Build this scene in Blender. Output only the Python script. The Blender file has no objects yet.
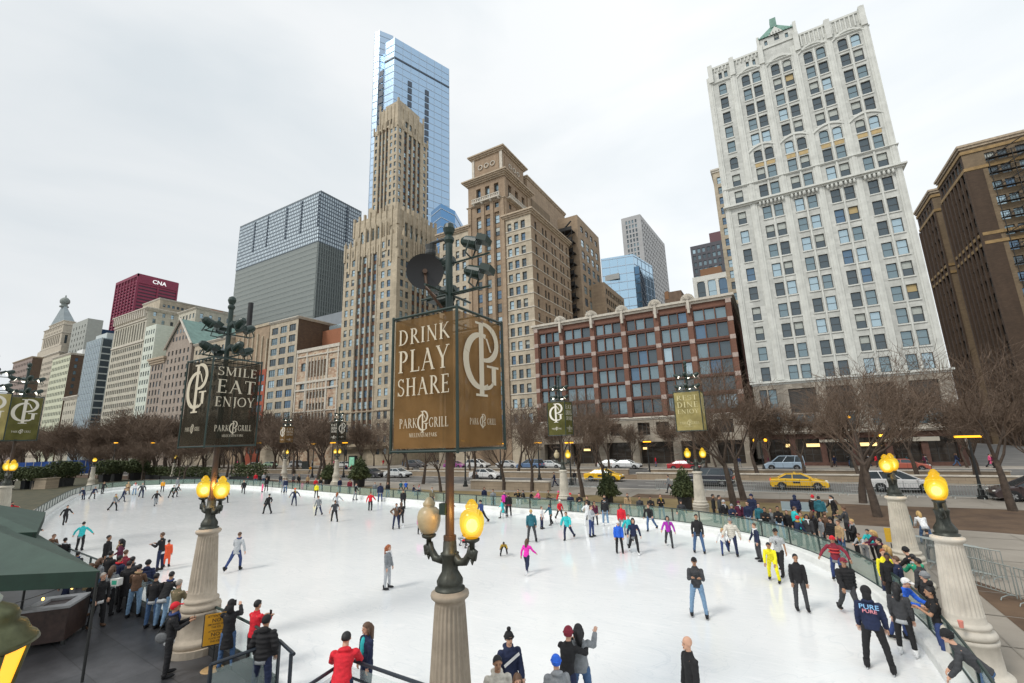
import bpy, bmesh, math, random
from mathutils import Vector, Matrix
random.seed(7)
PI=math.pi; R=math.radians
sc=bpy.context.scene
COL=sc.collection
# ------------------------------------------------------------------ camera
H=5.8; YAW=R(29.83); PITCH=R(12.08); ROLL=R(-1.87); FPX=451.5
_f0=Vector((-math.sin(YAW),math.cos(YAW),0)); _r0=Vector((math.cos(YAW),math.sin(YAW),0)); _u0=Vector((0,0,1))
FW=_f0*math.cos(PITCH)+_u0*math.sin(PITCH); _up=_u0*math.cos(PITCH)-_f0*math.sin(PITCH)
RT=_r0*math.cos(ROLL)+_up*math.sin(ROLL); UP=_up*math.cos(ROLL)-_r0*math.sin(ROLL)
cd=bpy.data.cameras.new('camera'); cam=bpy.data.objects.new('camera',cd); COL.objects.link(cam)
cd.sensor_width=36; cd.lens=FPX*36/1024; cd.clip_end=4000; cd.clip_start=0.1
M=Matrix(((RT.x,UP.x,-FW.x,0),(RT.y,UP.y,-FW.y,0),(RT.z,UP.z,-FW.z,H),(0,0,0,1)))
cam.matrix_world=M; sc.camera=cam
def ray(x,y): return RT*(x-512)+UP*(341.5-y)+FW*FPX
def G(x,y,z=0.0):                       # where a sight line meets the height z
    r=ray(x,y); t=(z-H)/r.z; return Vector((r.x*t,r.y*t,z))
def GD(x,y,d):                          # point at horizontal distance d
    r=ray(x,y); t=d/math.hypot(r.x,r.y); return Vector((r.x*t,r.y*t,H+r.z*t))
def SP(x,y,s):
    r=ray(x,y); t=s/r.x; return Vector((s,r.y*t,H+r.z*t))
def FP(x,y,n):
    r=ray(x,y); t=n/r.y; return Vector((r.x*t,n,H+r.z*t))
# ------------------------------------------------------------------ materials
MATS={}
def nt(m): m.use_nodes=True; return m.node_tree.nodes, m.node_tree.links
def mat(name,col,rough=.8,metal=0.0,noise=0.0,scale=1.0,bump=0.0,alpha=1.0,col2=None,spec=.5,detail=4,stretch=None,emis=None,es=0,coat=0):
    if name in MATS: return MATS[name]
    m=bpy.data.materials.new(name); N,L=nt(m); b=N['Principled BSDF']
    b.inputs['Roughness'].default_value=rough; b.inputs['Metallic'].default_value=metal
    b.inputs['Specular IOR Level'].default_value=spec
    if coat: b.inputs['Coat Weight'].default_value=coat
    c=(*col,1); b.inputs['Base Color'].default_value=c
    if noise>0 or bump>0 or col2:
        tc=N.new('ShaderNodeTexCoord'); mp=N.new('ShaderNodeMapping'); L.new(tc.outputs['Object'],mp.inputs[0])
        if stretch: mp.inputs['Scale'].default_value=stretch
        no=N.new('ShaderNodeTexNoise'); no.inputs['Scale'].default_value=scale; no.inputs['Detail'].default_value=detail; no.inputs['Roughness'].default_value=.65
        L.new(mp.outputs[0],no.inputs[0])
        rp=N.new('ShaderNodeValToRGB'); rp.color_ramp.elements[0].position=.3; rp.color_ramp.elements[1].position=.7
        c2=col2 or tuple(min(1,v*(1+noise)) for v in col); c1=col if col2 else tuple(v*(1-noise) for v in col)
        rp.color_ramp.elements[0].color=(*c1,1); rp.color_ramp.elements[1].color=(*c2,1)
        L.new(no.outputs['Fac'],rp.inputs[0]); L.new(rp.outputs[0],b.inputs['Base Color'])
        if bump>0:
            bp=N.new('ShaderNodeBump'); bp.inputs['Strength'].default_value=bump; bp.inputs['Distance'].default_value=.05
            L.new(no.outputs['Fac'],bp.inputs['Height']); L.new(bp.outputs[0],b.inputs['Normal'])
    if alpha<1: b.inputs['Alpha'].default_value=alpha
    if emis: b.inputs['Emission Color'].default_value=(*emis,1); b.inputs['Emission Strength'].default_value=es
    MATS[name]=m; return m
def wallmat(name,c1,c2,bw=1.2,bh=.5,mortar=.9,noise=.25,rough=.85,ms=.02):
    """masonry: blocks plus large soft staining"""
    if name in MATS: return MATS[name]
    m=bpy.data.materials.new(name); N,L=nt(m); b=N['Principled BSDF']; b.inputs['Roughness'].default_value=rough
    tc=N.new('ShaderNodeTexCoord'); ge=N.new('ShaderNodeNewGeometry')
    sp=N.new('ShaderNodeSeparateXYZ'); L.new(tc.outputs['Object'],sp.inputs[0])
    ad=N.new('ShaderNodeMath'); ad.operation='ADD'; L.new(sp.outputs['X'],ad.inputs[0]); L.new(sp.outputs['Y'],ad.inputs[1])
    cb=N.new('ShaderNodeCombineXYZ'); L.new(ad.outputs[0],cb.inputs[0]); L.new(sp.outputs['Z'],cb.inputs[1])
    br=N.new('ShaderNodeTexBrick'); br.inputs['Scale'].default_value=1; br.inputs['Brick Width'].default_value=bw; br.inputs['Row Height'].default_value=bh
    br.inputs['Mortar Size'].default_value=ms; br.inputs['Color1'].default_value=(*c1,1); br.inputs['Color2'].default_value=(*c2,1)
    br.inputs['Mortar'].default_value=(*[v*mortar for v in c1],1); L.new(cb.outputs[0],br.inputs[0])
    no=N.new('ShaderNodeTexNoise'); no.inputs['Scale'].default_value=.35; no.inputs['Detail'].default_value=6; no.inputs['Roughness'].default_value=.7
    mp=N.new('ShaderNodeMapping'); mp.inputs['Scale'].default_value=(1.6,1.6,.45); L.new(tc.outputs['Object'],mp.inputs[0]); L.new(mp.outputs[0],no.inputs[0])
    mr=N.new('ShaderNodeMapRange'); mr.inputs[1].default_value=.25; mr.inputs[2].default_value=.75; mr.inputs[3].default_value=1-noise; mr.inputs[4].default_value=1+noise*.35
    L.new(no.outputs['Fac'],mr.inputs[0])
    mx=N.new('ShaderNodeVectorMath'); mx.operation='SCALE'; L.new(br.outputs['Color'],mx.inputs[0]); L.new(mr.outputs[0],mx.inputs['Scale'])
    L.new(mx.outputs[0],b.inputs['Base Color'])
    MATS[name]=m; return m
def glassmat(name,col,metal=.55,rough=.12):
    if name in MATS: return MATS[name]
    m=bpy.data.materials.new(name); N,L=nt(m); b=N['Principled BSDF']
    b.inputs['Roughness'].default_value=rough; b.inputs['Metallic'].default_value=metal
    tc=N.new('ShaderNodeTexCoord'); no=N.new('ShaderNodeTexNoise'); no.inputs['Scale'].default_value=.8; no.inputs['Detail'].default_value=2
    L.new(tc.outputs['Object'],no.inputs[0]); bp=N.new('ShaderNodeBump'); bp.inputs['Strength'].default_value=.12; bp.inputs['Distance'].default_value=.3
    L.new(no.outputs['Fac'],bp.inputs['Height']); L.new(bp.outputs[0],b.inputs['Normal'])
    b.inputs['Base Color'].default_value=(*col,1); MATS[name]=m; return m
def emat(name,col,s):
    if name in MATS: return MATS[name]
    m=bpy.data.materials.new(name); N,L=nt(m); b=N['Principled BSDF']; b.inputs['Base Color'].default_value=(*col,1)
    b.inputs['Emission Color'].default_value=(*col,1); b.inputs['Emission Strength'].default_value=s; MATS[name]=m; return m
# ------------------------------------------------------------------ mesh builder
class MB:
    def __init__(s): s.v=[]; s.f=[]; s.m=[]
    def quad(s,a,b,c,d,mi=0):
        i=len(s.v); s.v+= [tuple(a),tuple(b),tuple(c),tuple(d)]; s.f.append((i,i+1,i+2,i+3)); s.m.append(mi)
    def poly(s,pts,mi=0):
        i=len(s.v); s.v+=[tuple(p) for p in pts]; s.f.append(tuple(range(i,i+len(pts)))); s.m.append(mi)
    def box(s,x0,x1,y0,y1,z0,z1,mi=0):
        i=len(s.v); s.v+=[(x,y,z) for z in (z0,z1) for x,y in ((x0,y0),(x1,y0),(x1,y1),(x0,y1))]
        for f in ((3,2,1,0),(4,5,6,7),(0,1,5,4),(1,2,6,5),(2,3,7,6),(3,0,4,7)): s.f.append(tuple(i+k for k in f)); s.m.append(mi)
    def obox(s,c,ax,l,w,h,mi=0,z=None):
        """box centred c, long axis ax (vector), length l, width w, height h"""
        ax=Vector(ax).normalized(); up=Vector((0,0,1))
        if abs(ax.z)>.95: up=Vector((0,1,0))
        sd=ax.cross(up).normalized(); u=sd.cross(ax).normalized(); c=Vector(c); i=len(s.v)
        for a in (-1,1):
            for p,q in ((-1,-1),(1,-1),(1,1),(-1,1)): s.v.append(tuple(c+ax*(a*l/2)+sd*(p*w/2)+u*(q*h/2)))
        for f in ((0,1,2,3),(7,6,5,4),(0,4,5,1),(1,5,6,2),(2,6,7,3),(3,7,4,0)): s.f.append(tuple(i+k for k in f)); s.m.append(mi)
    def tube(s,pts,rads,n=8,mi=0,cap=True):
        pts=[Vector(p) for p in pts]
        if not isinstance(rads,(list,tuple)): rads=[rads]*len(pts)
        i0=len(s.v); prev=None
        for k,p in enumerate(pts):
            t=(pts[min(k+1,len(pts)-1)]-pts[max(k-1,0)])
            t=t.normalized() if t.length>1e-9 else Vector((0,0,1))
            if prev is None:
                a=Vector((0,0,1)) if abs(t.z)<.9 else Vector((1,0,0)); u=t.cross(a).normalized()
            else:
                u=(prev-t*prev.dot(t)); u=u.normalized() if u.length>1e-6 else t.orthogonal().normalized()
            prev=u; w=t.cross(u)
            for j in range(n):
                an=2*PI*j/n; s.v.append(tuple(p+(u*math.cos(an)+w*math.sin(an))*rads[k]))
        for k in range(len(pts)-1):
            for j in range(n):
                a=i0+k*n+j; b=i0+k*n+(j+1)%n; s.f.append((a,b,b+n,a+n)); s.m.append(mi)
        if cap:
            s.f.append(tuple(i0+j for j in reversed(range(n)))); s.m.append(mi)
            e=i0+(len(pts)-1)*n; s.f.append(tuple(e+j for j in range(n))); s.m.append(mi)
    def lathe(s,prof,n=24,mi=0,c=(0,0,0),flute=None,sq=None):
        """prof [(r,z)]; flute=(z0,z1,count,depth)"""
        i0=len(s.v)
        for r,z in prof:
            for j in range(n):
                an=2*PI*j/n; rr=r
                if flute and flute[0]<z<flute[1]: rr=r-flute[3]*(0.5+0.5*math.cos(an*flute[2]))**.7
                s.v.append((c[0]+rr*math.cos(an),c[1]+rr*math.sin(an),c[2]+z))
        for k in range(len(prof)-1):
            for j in range(n):
                a=i0+k*n+j; b=i0+k*n+(j+1)%n; s.f.append((a,b,b+n,a+n)); s.m.append(mi)
        s.f.append(tuple(i0+j for j in reversed(range(n)))); s.m.append(mi)
        e=i0+(len(prof)-1)*n; s.f.append(tuple(e+j for j in range(n))); s.m.append(mi)
    def ell(s,c,r,mi=0,n=10,mm=7,rot=None):
        i0=len(s.v); c=Vector(c)
        for k in range(mm+1):
            ph=-PI/2+PI*k/mm
            for j in range(n):
                an=2*PI*j/n; p=Vector((r[0]*math.cos(ph)*math.cos(an),r[1]*math.cos(ph)*math.sin(an),r[2]*math.sin(ph)))
                if rot is not None: p=rot@p
                s.v.append(tuple(c+p))
        for k in range(mm):
            for j in range(n):
                a=i0+k*n+j; b=i0+k*n+(j+1)%n; s.f.append((a,b,b+n,a+n)); s.m.append(mi)
    def prism(s,pts,z0,z1,mi=0,top=None):
        n=len(pts); i=len(s.v); s.v+=[(p[0],p[1],z0) for p in pts]+[(p[0],p[1],z1 if top is None else top[k]) for k,p in enumerate(pts)]
        for k in range(n): s.f.append((i+k,i+(k+1)%n,i+n+(k+1)%n,i+n+k)); s.m.append(mi)
        s.f.append(tuple(i+k for k in reversed(range(n)))); s.m.append(mi); s.f.append(tuple(i+n+k for k in range(n))); s.m.append(mi)
    def mesh(s,name,mats,smooth=False):
        me=bpy.data.meshes.new(name); me.from_pydata(s.v,[],s.f)
        for m in (mats if isinstance(mats,(list,tuple)) else [mats]): me.materials.append(m)
        if s.m: me.polygons.foreach_set('material_index',s.m)
        if smooth: me.polygons.foreach_set('use_smooth',[True]*len(s.f))
        me.update(); return me
    def build(s,name,mats,parent=None,smooth=False,loc=None,rz=0):
        return obj(name,s.mesh(name,mats,smooth),parent,loc,rz)
def obj(name,me,parent=None,loc=None,rz=0):
    o=bpy.data.objects.new(name,me); COL.objects.link(o)
    if parent is not None: o.parent=parent
    if loc is not None: o.location=loc
    if rz: o.rotation_euler=(0,0,rz)
    return o
def tag(o,label,cat,group=None,kind=None):
    if label: o['label']=label
    if cat: o['category']=cat
    if group: o['group']=group
    if kind: o['kind']=kind
    return o
def thing(name,label,cat,loc=(0,0,0),rz=0,group=None):
    o=bpy.data.objects.new(name,None); COL.objects.link(o); o.location=loc; o.rotation_euler=(0,0,rz); o.empty_display_size=.3
    return tag(o,label,cat,group)
def struct(name,mb,m): return tag(mb.build(name,m),None,None,kind='structure')
def copy_tree(o,parent=None):
    c=o.copy(); COL.objects.link(c)
    if parent is not None: c.parent=parent
    for ch in list(o.children): copy_tree(ch,c)
    return c
# ------------------------------------------------------------------ world and light
w=bpy.data.worlds.new('World'); sc.world=w; w.use_nodes=True
N,L=w.node_tree.nodes,w.node_tree.links; bg=N['Background']
sky=N.new('ShaderNodeTexSky'); sky.sky_type='NISHITA'; sky.sun_disc=False
SUN_EL,SUN_AZ=R(48),R(205)      # azimuth clockwise from +Y
sky.sun_elevation=SUN_EL; sky.sun_rotation=SUN_AZ
sk=N.new('ShaderNodeVectorMath'); sk.operation='SCALE'; sk.inputs['Scale'].default_value=.1; L.new(sky.outputs[0],sk.inputs[0])
tc=N.new('ShaderNodeTexCoord'); mp=N.new('ShaderNodeMapping'); mp.inputs['Scale'].default_value=(1.2,1.2,3.4); mp.inputs['Rotation'].default_value=(0,R(8),R(20))
L.new(tc.outputs['Generated'],mp.inputs[0])
n1=N.new('ShaderNodeTexNoise'); n1.inputs['Scale'].default_value=1.35; n1.inputs['Detail'].default_value=5; n1.inputs['Roughness'].default_value=.5; n1.inputs['Distortion'].default_value=.35
L.new(mp.outputs[0],n1.inputs[0])
cr=N.new('ShaderNodeValToRGB'); e=cr.color_ramp.elements; e[0].position=.34; e[1].position=.60
e[0].color=(.88,.945,.985,1); e[1].color=(1.06,1.09,1.105,1); L.new(n1.outputs['Fac'],cr.inputs[0])
# brighter to the right of the street, greyer to the left
sx=N.new('ShaderNodeSeparateXYZ'); L.new(tc.outputs['Generated'],sx.inputs[0])
g1=N.new('ShaderNodeMapRange'); g1.inputs[1].default_value=-.95; g1.inputs[2].default_value=-.1; g1.inputs[3].default_value=.82; g1.inputs[4].default_value=1.0
L.new(sx.outputs['X'],g1.inputs[0]); vs=N.new('ShaderNodeVectorMath'); vs.operation='SCALE'; L.new(cr.outputs[0],vs.inputs[0]); L.new(g1.outputs[0],vs.inputs['Scale'])
mx=N.new('ShaderNodeMix'); mx.data_type='RGBA'; mx.inputs[0].default_value=.94; L.new(sk.outputs[0],mx.inputs[6]); L.new(vs.outputs[0],mx.inputs[7])
L.new(mx.outputs[2],bg.inputs[0]); bg.inputs[1].default_value=1.0
sd=bpy.data.lights.new('sun','SUN'); sd.energy=1.8; sd.angle=R(16); sd.color=(1,.95,.87); so=bpy.data.objects.new('sun',sd); COL.objects.link(so)
d=Vector((math.sin(SUN_AZ)*math.cos(SUN_EL),math.cos(SUN_AZ)*math.cos(SUN_EL),math.sin(SUN_EL)))
so.rotation_euler=d.to_track_quat('Z','Y').to_euler(); so.location=d*200
sc.view_settings.view_transform='Standard'; sc.view_settings.look='None'; sc.view_settings.exposure=0
sc.cycles.max_bounces=6; sc.cycles.transparent_max_bounces=12; sc.cycles.use_denoising=True
sc.cycles.caustics_reflective=False; sc.cycles.caustics_refractive=False
# ================================================================== BUILDINGS
FR=mat('window_frame_dark',(.05,.05,.048),.6)
FRL=mat('window_frame_stone',(.33,.31,.27),.7)
GL=[glassmat('glass_dark',(.10,.125,.14)),glassmat('glass_grey',(.20,.27,.30)),glassmat('glass_sky',(.40,.52,.58)),glassmat('glass_blue',(.12,.19,.27))]
BL=mat('blind',(.42,.45,.42),.6,noise=.1,scale=3); BLY=mat('blind_lit',(.45,.34,.16),.6)
SHOPG=glassmat('shop_glass',(.06,.05,.042),.25)
GLP=GL+[BL,BLY,SHOPG]
WINMESH={}
def win_mesh(w,h,st,gi,wm=None,pane_only=None):
    key=(round(w,2),round(h,2),st,gi,wm.name if wm else 0,pane_only)
    if key in WINMESH: return WINMESH[key]
    mb=MB(); f=.09 if st!='fine' else .05
    f=min(f,w*.12); hb=h
    if pane_only is not False:
        if st in('sash','arch') and gi in(4,5):      # lower glass, blind behind upper
            pass
        mb.quad((f,.0,f),(w-f,.0,f),(w-f,.0,h*.5),(f,.0,h*.5),1 if gi<4 or gi==6 else 3)
        mb.quad((f,.0,h*.5),(w-f,.0,h*.5),(w-f,.0,h-f),(f,.0,h-f),1 if gi<4 or gi==6 else 4)
    if pane_only is not True:
        y0,y1=-.06,.01
        mb.box(0,f,y0,y1,0,h,0); mb.box(w-f,w,y0,y1,0,h,0); mb.box(f,w-f,y0,y1,0,f,0); mb.box(f,w-f,y0,y1,h-f,h,0)
        if st in('sash','arch'): mb.box(f,w-f,y0+.01,y1,h*.5-f*.4,h*.5+f*.4,0)
        if st=='tri':
            for k in(1,2): mb.box(w*k/3-f*.6,w*k/3+f*.6,y0+.01,y1,f,h-f,0)
            mb.box(f,w-f,y0+.02,y1,h*.32-f*.3,h*.32+f*.3,0)
        if st=='arch':
            k=8; cz=h-w/2*.75
            for sgn in(-1,1):
                pts=[]
                for j in range(k+1):
                    a=PI/2*j/k; pts.append((w/2+sgn*w/2*math.cos(a)*.999,-.2,cz+w/2*.75*math.sin(a)))
                pts.append((w/2+sgn*w/2,-.2,h+.001)); 
                if sgn<0: pts=pts[::-1]
                mb.poly(pts,2)
    g=GLP[gi if gi<4 or gi==6 else 1]
    me=mb.mesh('pane' if pane_only else 'window',[FR,g,wm or FR,GL[0],GLP[gi]])
    WINMESH[key]=me; return me
SPLIT={'pier','pier_block','spandrel','finial','buttress','bracket','pilaster','vent_strip','mullion_pier','sill','arch_band'}
def islands(mb,name,m,root):
    par=list(range(len(mb.v)))
    def find(a):
        while par[a]!=a: par[a]=par[par[a]]; a=par[a]
        return a
    for f in mb.f:
        for k in f[1:]: par[find(k)]=find(f[0])
    if name=='arch_band':
        n=14*8
        for i in range(len(mb.v)): par[i]=(i//n)*n
    gr={}
    for f,mi in zip(mb.f,mb.m): gr.setdefault(find(f[0]),[]).append((f,mi))
    def key(g):
        v=mb.v[g[0][0][0]]; return v[0]**2+v[1]**2+(v[2]-H)**2
    gs=sorted(gr.values(),key=key)
    def emit(g):
        o=MB(); mp={}
        for f,mi in g:
            for k in f:
                if k not in mp: mp[k]=len(o.v); o.v.append(mb.v[k])
            o.f.append(tuple(mp[k] for k in f)); o.m.append(mi)
        return o.build(name,m,root)
    for g in gs[:100]: emit(g)
    if len(gs)>100: emit([x for g in gs[100:] for x in g])['kind']='stuff'
class Bld:
    def __init__(s,name,label,cat='building',group=None):
        s.root=thing(name,label,cat,(0,0,0),0,group); s.walls={}; s.wins=[]; s.parts={}; s.loc=None; s.panes=False; s.solo=[]; s.gw=(5,4,2,2,1,0)
    def wall(s,key,m):
        if key not in s.walls: s.walls[key]=(MB(),[])
        mb,ms=s.walls[key]
        if m not in ms: ms.append(m)
        return mb,ms.index(m)
    def face(s,O,ax,W,z0,z1,m,specs,part='wall'):
        """one facade; O=(x,y) left corner seen from outside, ax direction to the right"""
        mb,mi=s.wall(part,m); ax=Vector((ax[0],ax[1],0)); nn=Vector((ax.y,-ax.x,0)); O=Vector((O[0],O[1],0))
        P=lambda u,z,d=0: O+ax*u-nn*d+Vector((0,0,z))
        ops=[]
        for sp in specs or []:
            dep=sp.get('d',.3); st=sp.get('st','sash'); gi_=sp.get('gi')
            if 'tall' in sp:
                za,zb=sp['tall']; sm=sp['sm']; _,si=s.wall(part,sm)
                for u0,u1 in sp['c']:
                    if zb>za: ops.append((u0,u1,za,zb,dep)); mb.quad(P(u0,za,dep),P(u1,za,dep),P(u1,zb,dep),P(u0,zb,dep),si)
                for u0,u1 in sp['c']:
                    for a,b in sp['r']:
                        if b<zb and a>za: s.wins.append((P(u0+.01,a,dep-.05),ax,u1-u0-.02,b-a,st,m,gi_))
            else:
                for u0,u1 in sp['c']:
                    for a,b in sp['r']:
                        if b<z1 and a>z0:
                            ops.append((u0,u1,a,b,dep)); s.wins.append((P(u0,a,dep),ax,u1-u0,b-a,st,m,gi_))
        us=sorted({0,W}|{round(o[0],3) for o in ops}|{round(o[1],3) for o in ops}); zs=sorted({z0,z1}|{round(o[2],3) for o in ops}|{round(o[3],3) for o in ops})
        us=[u for u in us if -1e-6<=u<=W+1e-6]
        for a,b in zip(zs,zs[1:]):
            zc=(a+b)/2; row=[o for o in ops if o[2]<zc<o[3]]; st=None
            for k,(u,v) in enumerate(zip(us,us[1:])):
                uc=(u+v)/2; hole=any(o[0]<uc<o[1] for o in row)
                if not hole and st is None: st=u
                if hole and st is not None: mb.quad(P(st,a),P(u,a),P(u,b),P(st,b),mi); st=None
            if st is not None: mb.quad(P(st,a),P(us[-1],a),P(us[-1],b),P(st,b),mi)
        for u0,u1,a,b,dp in ops:
            mb.quad(P(u0,a),P(u1,a),P(u1,a,dp),P(u0,a,dp),mi); mb.quad(P(u0,b,dp),P(u1,b,dp),P(u1,b),P(u0,b),mi)
            mb.quad(P(u0,a),P(u0,a,dp),P(u0,b,dp),P(u0,b),mi); mb.quad(P(u1,a,dp),P(u1,a),P(u1,b),P(u1,b,dp),mi)
    def block(s,x0,x1,y0,y1,z0,z1,m,front=None,right=None,left=None,mr=None,ml=None,part='wall',roof=True):
        s.face((x0,y0),(1,0),x1-x0,z0,z1,m,front,part); s.face((x1,y0),(0,1),y1-y0,z0,z1,mr or m,right,part)
        s.face((x0,y1),(0,-1),y1-y0,z0,z1,ml or m,left,part); s.face((x1,y1),(-1,0),x1-x0,z0,z1,mr or m,None,part)
        if roof:
            mb,mi=s.wall(part,m); mb.quad((x0,y0,z1),(x1,y0,z1),(x1,y1,z1),(x0,y1,z1),mi)
    def p(s,part,m):
        k=(part,m.name)
        if k not in s.parts: s.parts[k]=(MB(),m)
        return s.parts[k][0]
    def q(s,part,m):
        mb=MB(); s.solo.append((part,mb,m)); return mb
    def cornice(s,x0,x1,y0,y1,z,h,o,m,part='cornice',steps=2):
        mb=s.p(part,m)
        for k in range(steps):
            a=z+h*k/steps; b=z+h*(k+1)/steps; oo=o*(k+1)/steps
            mb.box(x0-oo,x1+oo,y0-oo,y1+oo,a+.002*k,b)
    def done(s):
        for k,(mb,ms) in s.walls.items(): mb.build(k,ms,s.root)
        for (n,_),(mb,m) in s.parts.items():
            if n in SPLIT: islands(mb,n,m,s.root)
            else: mb.build(n,m,s.root)
        for n,mb,m in s.solo: mb.build(n,m,s.root)
        def area(wn):
            c=wn[0]+wn[1]*(wn[2]/2); r=c-Vector((0,0,H)); nn=Vector((wn[1].y,-wn[1].x,0))
            if r.dot(FW)<=0: return 0
            return wn[2]*wn[3]*abs(r.dot(nn))/r.length**3
        ws=sorted(s.wins,key=area,reverse=True)
        pick=lambda: random.choices(range(6),weights=s.gw)[0]
        for i,(p,ax,w_,h_,st,wm,g_) in enumerate(ws[:100]):
            gi=pick() if g_ is None else g_; ang=math.atan2(ax.y,ax.x)
            o=obj('window',win_mesh(w_,h_,st,gi,wm,False if s.panes else None),s.root,p,ang)
            if s.panes: obj('pane',win_mesh(w_,h_,st,gi,wm,True),o)
        if len(ws)>100:
            mb=MB(); ms=[FR]+GL+[BL,BLY,SHOPG]+sorted({x[5] for x in ws},key=lambda m:m.name)
            for (p,ax,w_,h_,st,wm,g_) in ws[100:]:
                gi=pick() if g_ is None else g_; me=win_mesh(w_,h_,st,gi,wm); rot=Matrix.Rotation(math.atan2(ax.y,ax.x),3,'Z'); i0=len(mb.v)
                mp_=[ms.index(m) for m in me.materials]
                mb.v+=[tuple(p+rot@v.co) for v in me.vertices]
                for pl in me.polygons: mb.f.append(tuple(i0+k for k in pl.vertices)); mb.m.append(mp_[pl.material_index])
            o=mb.build('window',ms,s.root); o['kind']='stuff'
        return s.root
def ec(W,n,w,m=0.0):
    st=(W-2*m)/n; return [(m+st*(k+.5)-w/2,m+st*(k+.5)+w/2) for k in range(n)]
def er(z0,z1,n,h):
    st=(z1-z0)/n; return [(z0+st*(k+.5)-h/2,z0+st*(k+.5)+h/2) for k in range(n)]
def cc(cs,w,o=0): return [(c-o-w/2,c-o+w/2) for c in cs]
def rc(zs,h): return [(z-h/2,z+h/2) for z in zs]
# stones
WHITE=wallmat('white_terracotta',(.64,.65,.615),(.53,.54,.51),1.1,.45,.88,.30)
WHITE2=wallmat('weathered_terracotta',(.42,.38,.32),(.28,.25,.21),.9,.45,.75,.5)
TRIMW=mat('white_terracotta_trim',(.61,.62,.585),.75,noise=.12,scale=.8)
REDB=wallmat('red_brick',(.215,.105,.072),(.175,.083,.057),.5,.17,.8,.2)
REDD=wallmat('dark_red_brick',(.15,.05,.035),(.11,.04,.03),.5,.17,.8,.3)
TAN=wallmat('tan_stone',(.54,.46,.34),(.44,.375,.275),1.3,.6,.75,.38)
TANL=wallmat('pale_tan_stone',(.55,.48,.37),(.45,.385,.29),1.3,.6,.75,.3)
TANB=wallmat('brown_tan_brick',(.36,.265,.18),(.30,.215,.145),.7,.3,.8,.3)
TANT=wallmat('tan_terracotta',(.40,.30,.205),(.33,.245,.17),1.2,.5,.8,.3)
CREAM=wallmat('cream_stone',(.56,.53,.44),(.48,.45,.37),1.4,.7,.85,.3)
PINK=wallmat('pinkish_limestone',(.40,.335,.28),(.34,.285,.24),1.2,.5,.8,.3)
LIME=wallmat('limestone',(.42,.37,.30),(.33,.29,.235),1.5,.62,.7,.3,ms=.03)
DBR=wallmat('dark_brown_brick',(.13,.085,.055),(.10,.065,.045),.7,.3,.8,.25)
OBR=wallmat('ochre_brick',(.235,.175,.11),(.19,.14,.09),.8,.4,.8,.25)
BRN=mat('brown_spandrel',(.11,.05,.03),.6,noise=.3,scale=2)
CORW=mat('pale_cornice',(.55,.51,.44),.8,noise=.2,scale=1.5)
CORT=mat('tan_cornice',(.42,.34,.25),.8,noise=.25,scale=1.5)
DARK=mat('shop_interior',(.02,.018,.017),.4)
BRZ=mat('bronze_shopfront',(.12,.06,.045),.6,noise=.3,scale=2)
GREENR=mat('green_copper',(.15,.28,.23),.6,noise=.25,scale=2)
# ---- white terracotta tower
b=Bld('tower_block','white terracotta office tower with small green roofed gable on top','tower'); b.panes=True; b.gw=(5,5,3,1.2,4,.4)
x0,x1=-2.9,22.3
wc=cc([-.8,3.25,5.05,8.2,10.1,13.4,15.3,18.5,20.35],1.34,x0)
zr=[71.6,68.5,65.2,62,58.8,55.3,51.7,48.3,44.0,40.3,36.7,33.05,29.5,25.75,22.2,18.6,15.05]
pairs=[c for c in wc[1:]]
fr_=[dict(c=wc,r=rc([71.6],2.45),st='arch',d=.3),dict(c=wc,r=rc([55.3],2.45),st='arch',d=.3),dict(c=wc,r=rc([z for z in zr if z not in(71.6,55.3)],2.4),st='sash',d=.3)]
fr_.append(dict(c=[(2.0-.3,2.0+.3),(3.0-.3,3.0+.3)],r=[(74.0,75.4)],st='fine',d=.3))
fr_.append(dict(c=[(6.6,7.1),(7.7,8.2),(8.8,9.3)],r=[(74.0,75.5)],st='fine',d=.3))
sidec=ec(22,7,1.3,1.2)
b.block(x0,x1,88,110,13.2,76.6,WHITE,front=fr_,right=[dict(c=sidec,r=rc(zr,2.1),d=.4)],left=[dict(c=sidec,r=rc(zr,2.1),d=.4)])
t=b.p('pier',TRIMW)
for c in(-2.75,1.55,6.65,11.75,16.9,22.15):
    ww=.36 if c not in(-2.75,22.15) else .3
    for dx in(-1,0,1): t.box(c-ww+dx*ww*.9-.12,c-ww+dx*ww*.9+.3,88-.14-(.10 if dx==0 else 0),88.02,13.9,75)
for c in(4.15,9.15,14.35,19.42): t.box(c-.12,c+.12,88-.16,88.02,13.9,73)     # mullion between pair
t=b.p('spandrel',TRIMW)
for i,z in enumerate(zr):
    for (u0,u1) in wc:
        t.box(x0+u0-.12,x0+u1+.12,88-.14,88.02,z-1.44,z-1.24)
ob=b.p('spandrel',mat('ochre_panel',(.48,.36,.18),.8,noise=.2,scale=3))
for (u0,u1) in wc[1:]: ob.box(x0+u0,x0+u1,88-.05,88.02,53.1,54.0)
t=b.p('arch_band',TRIMW)
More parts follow.
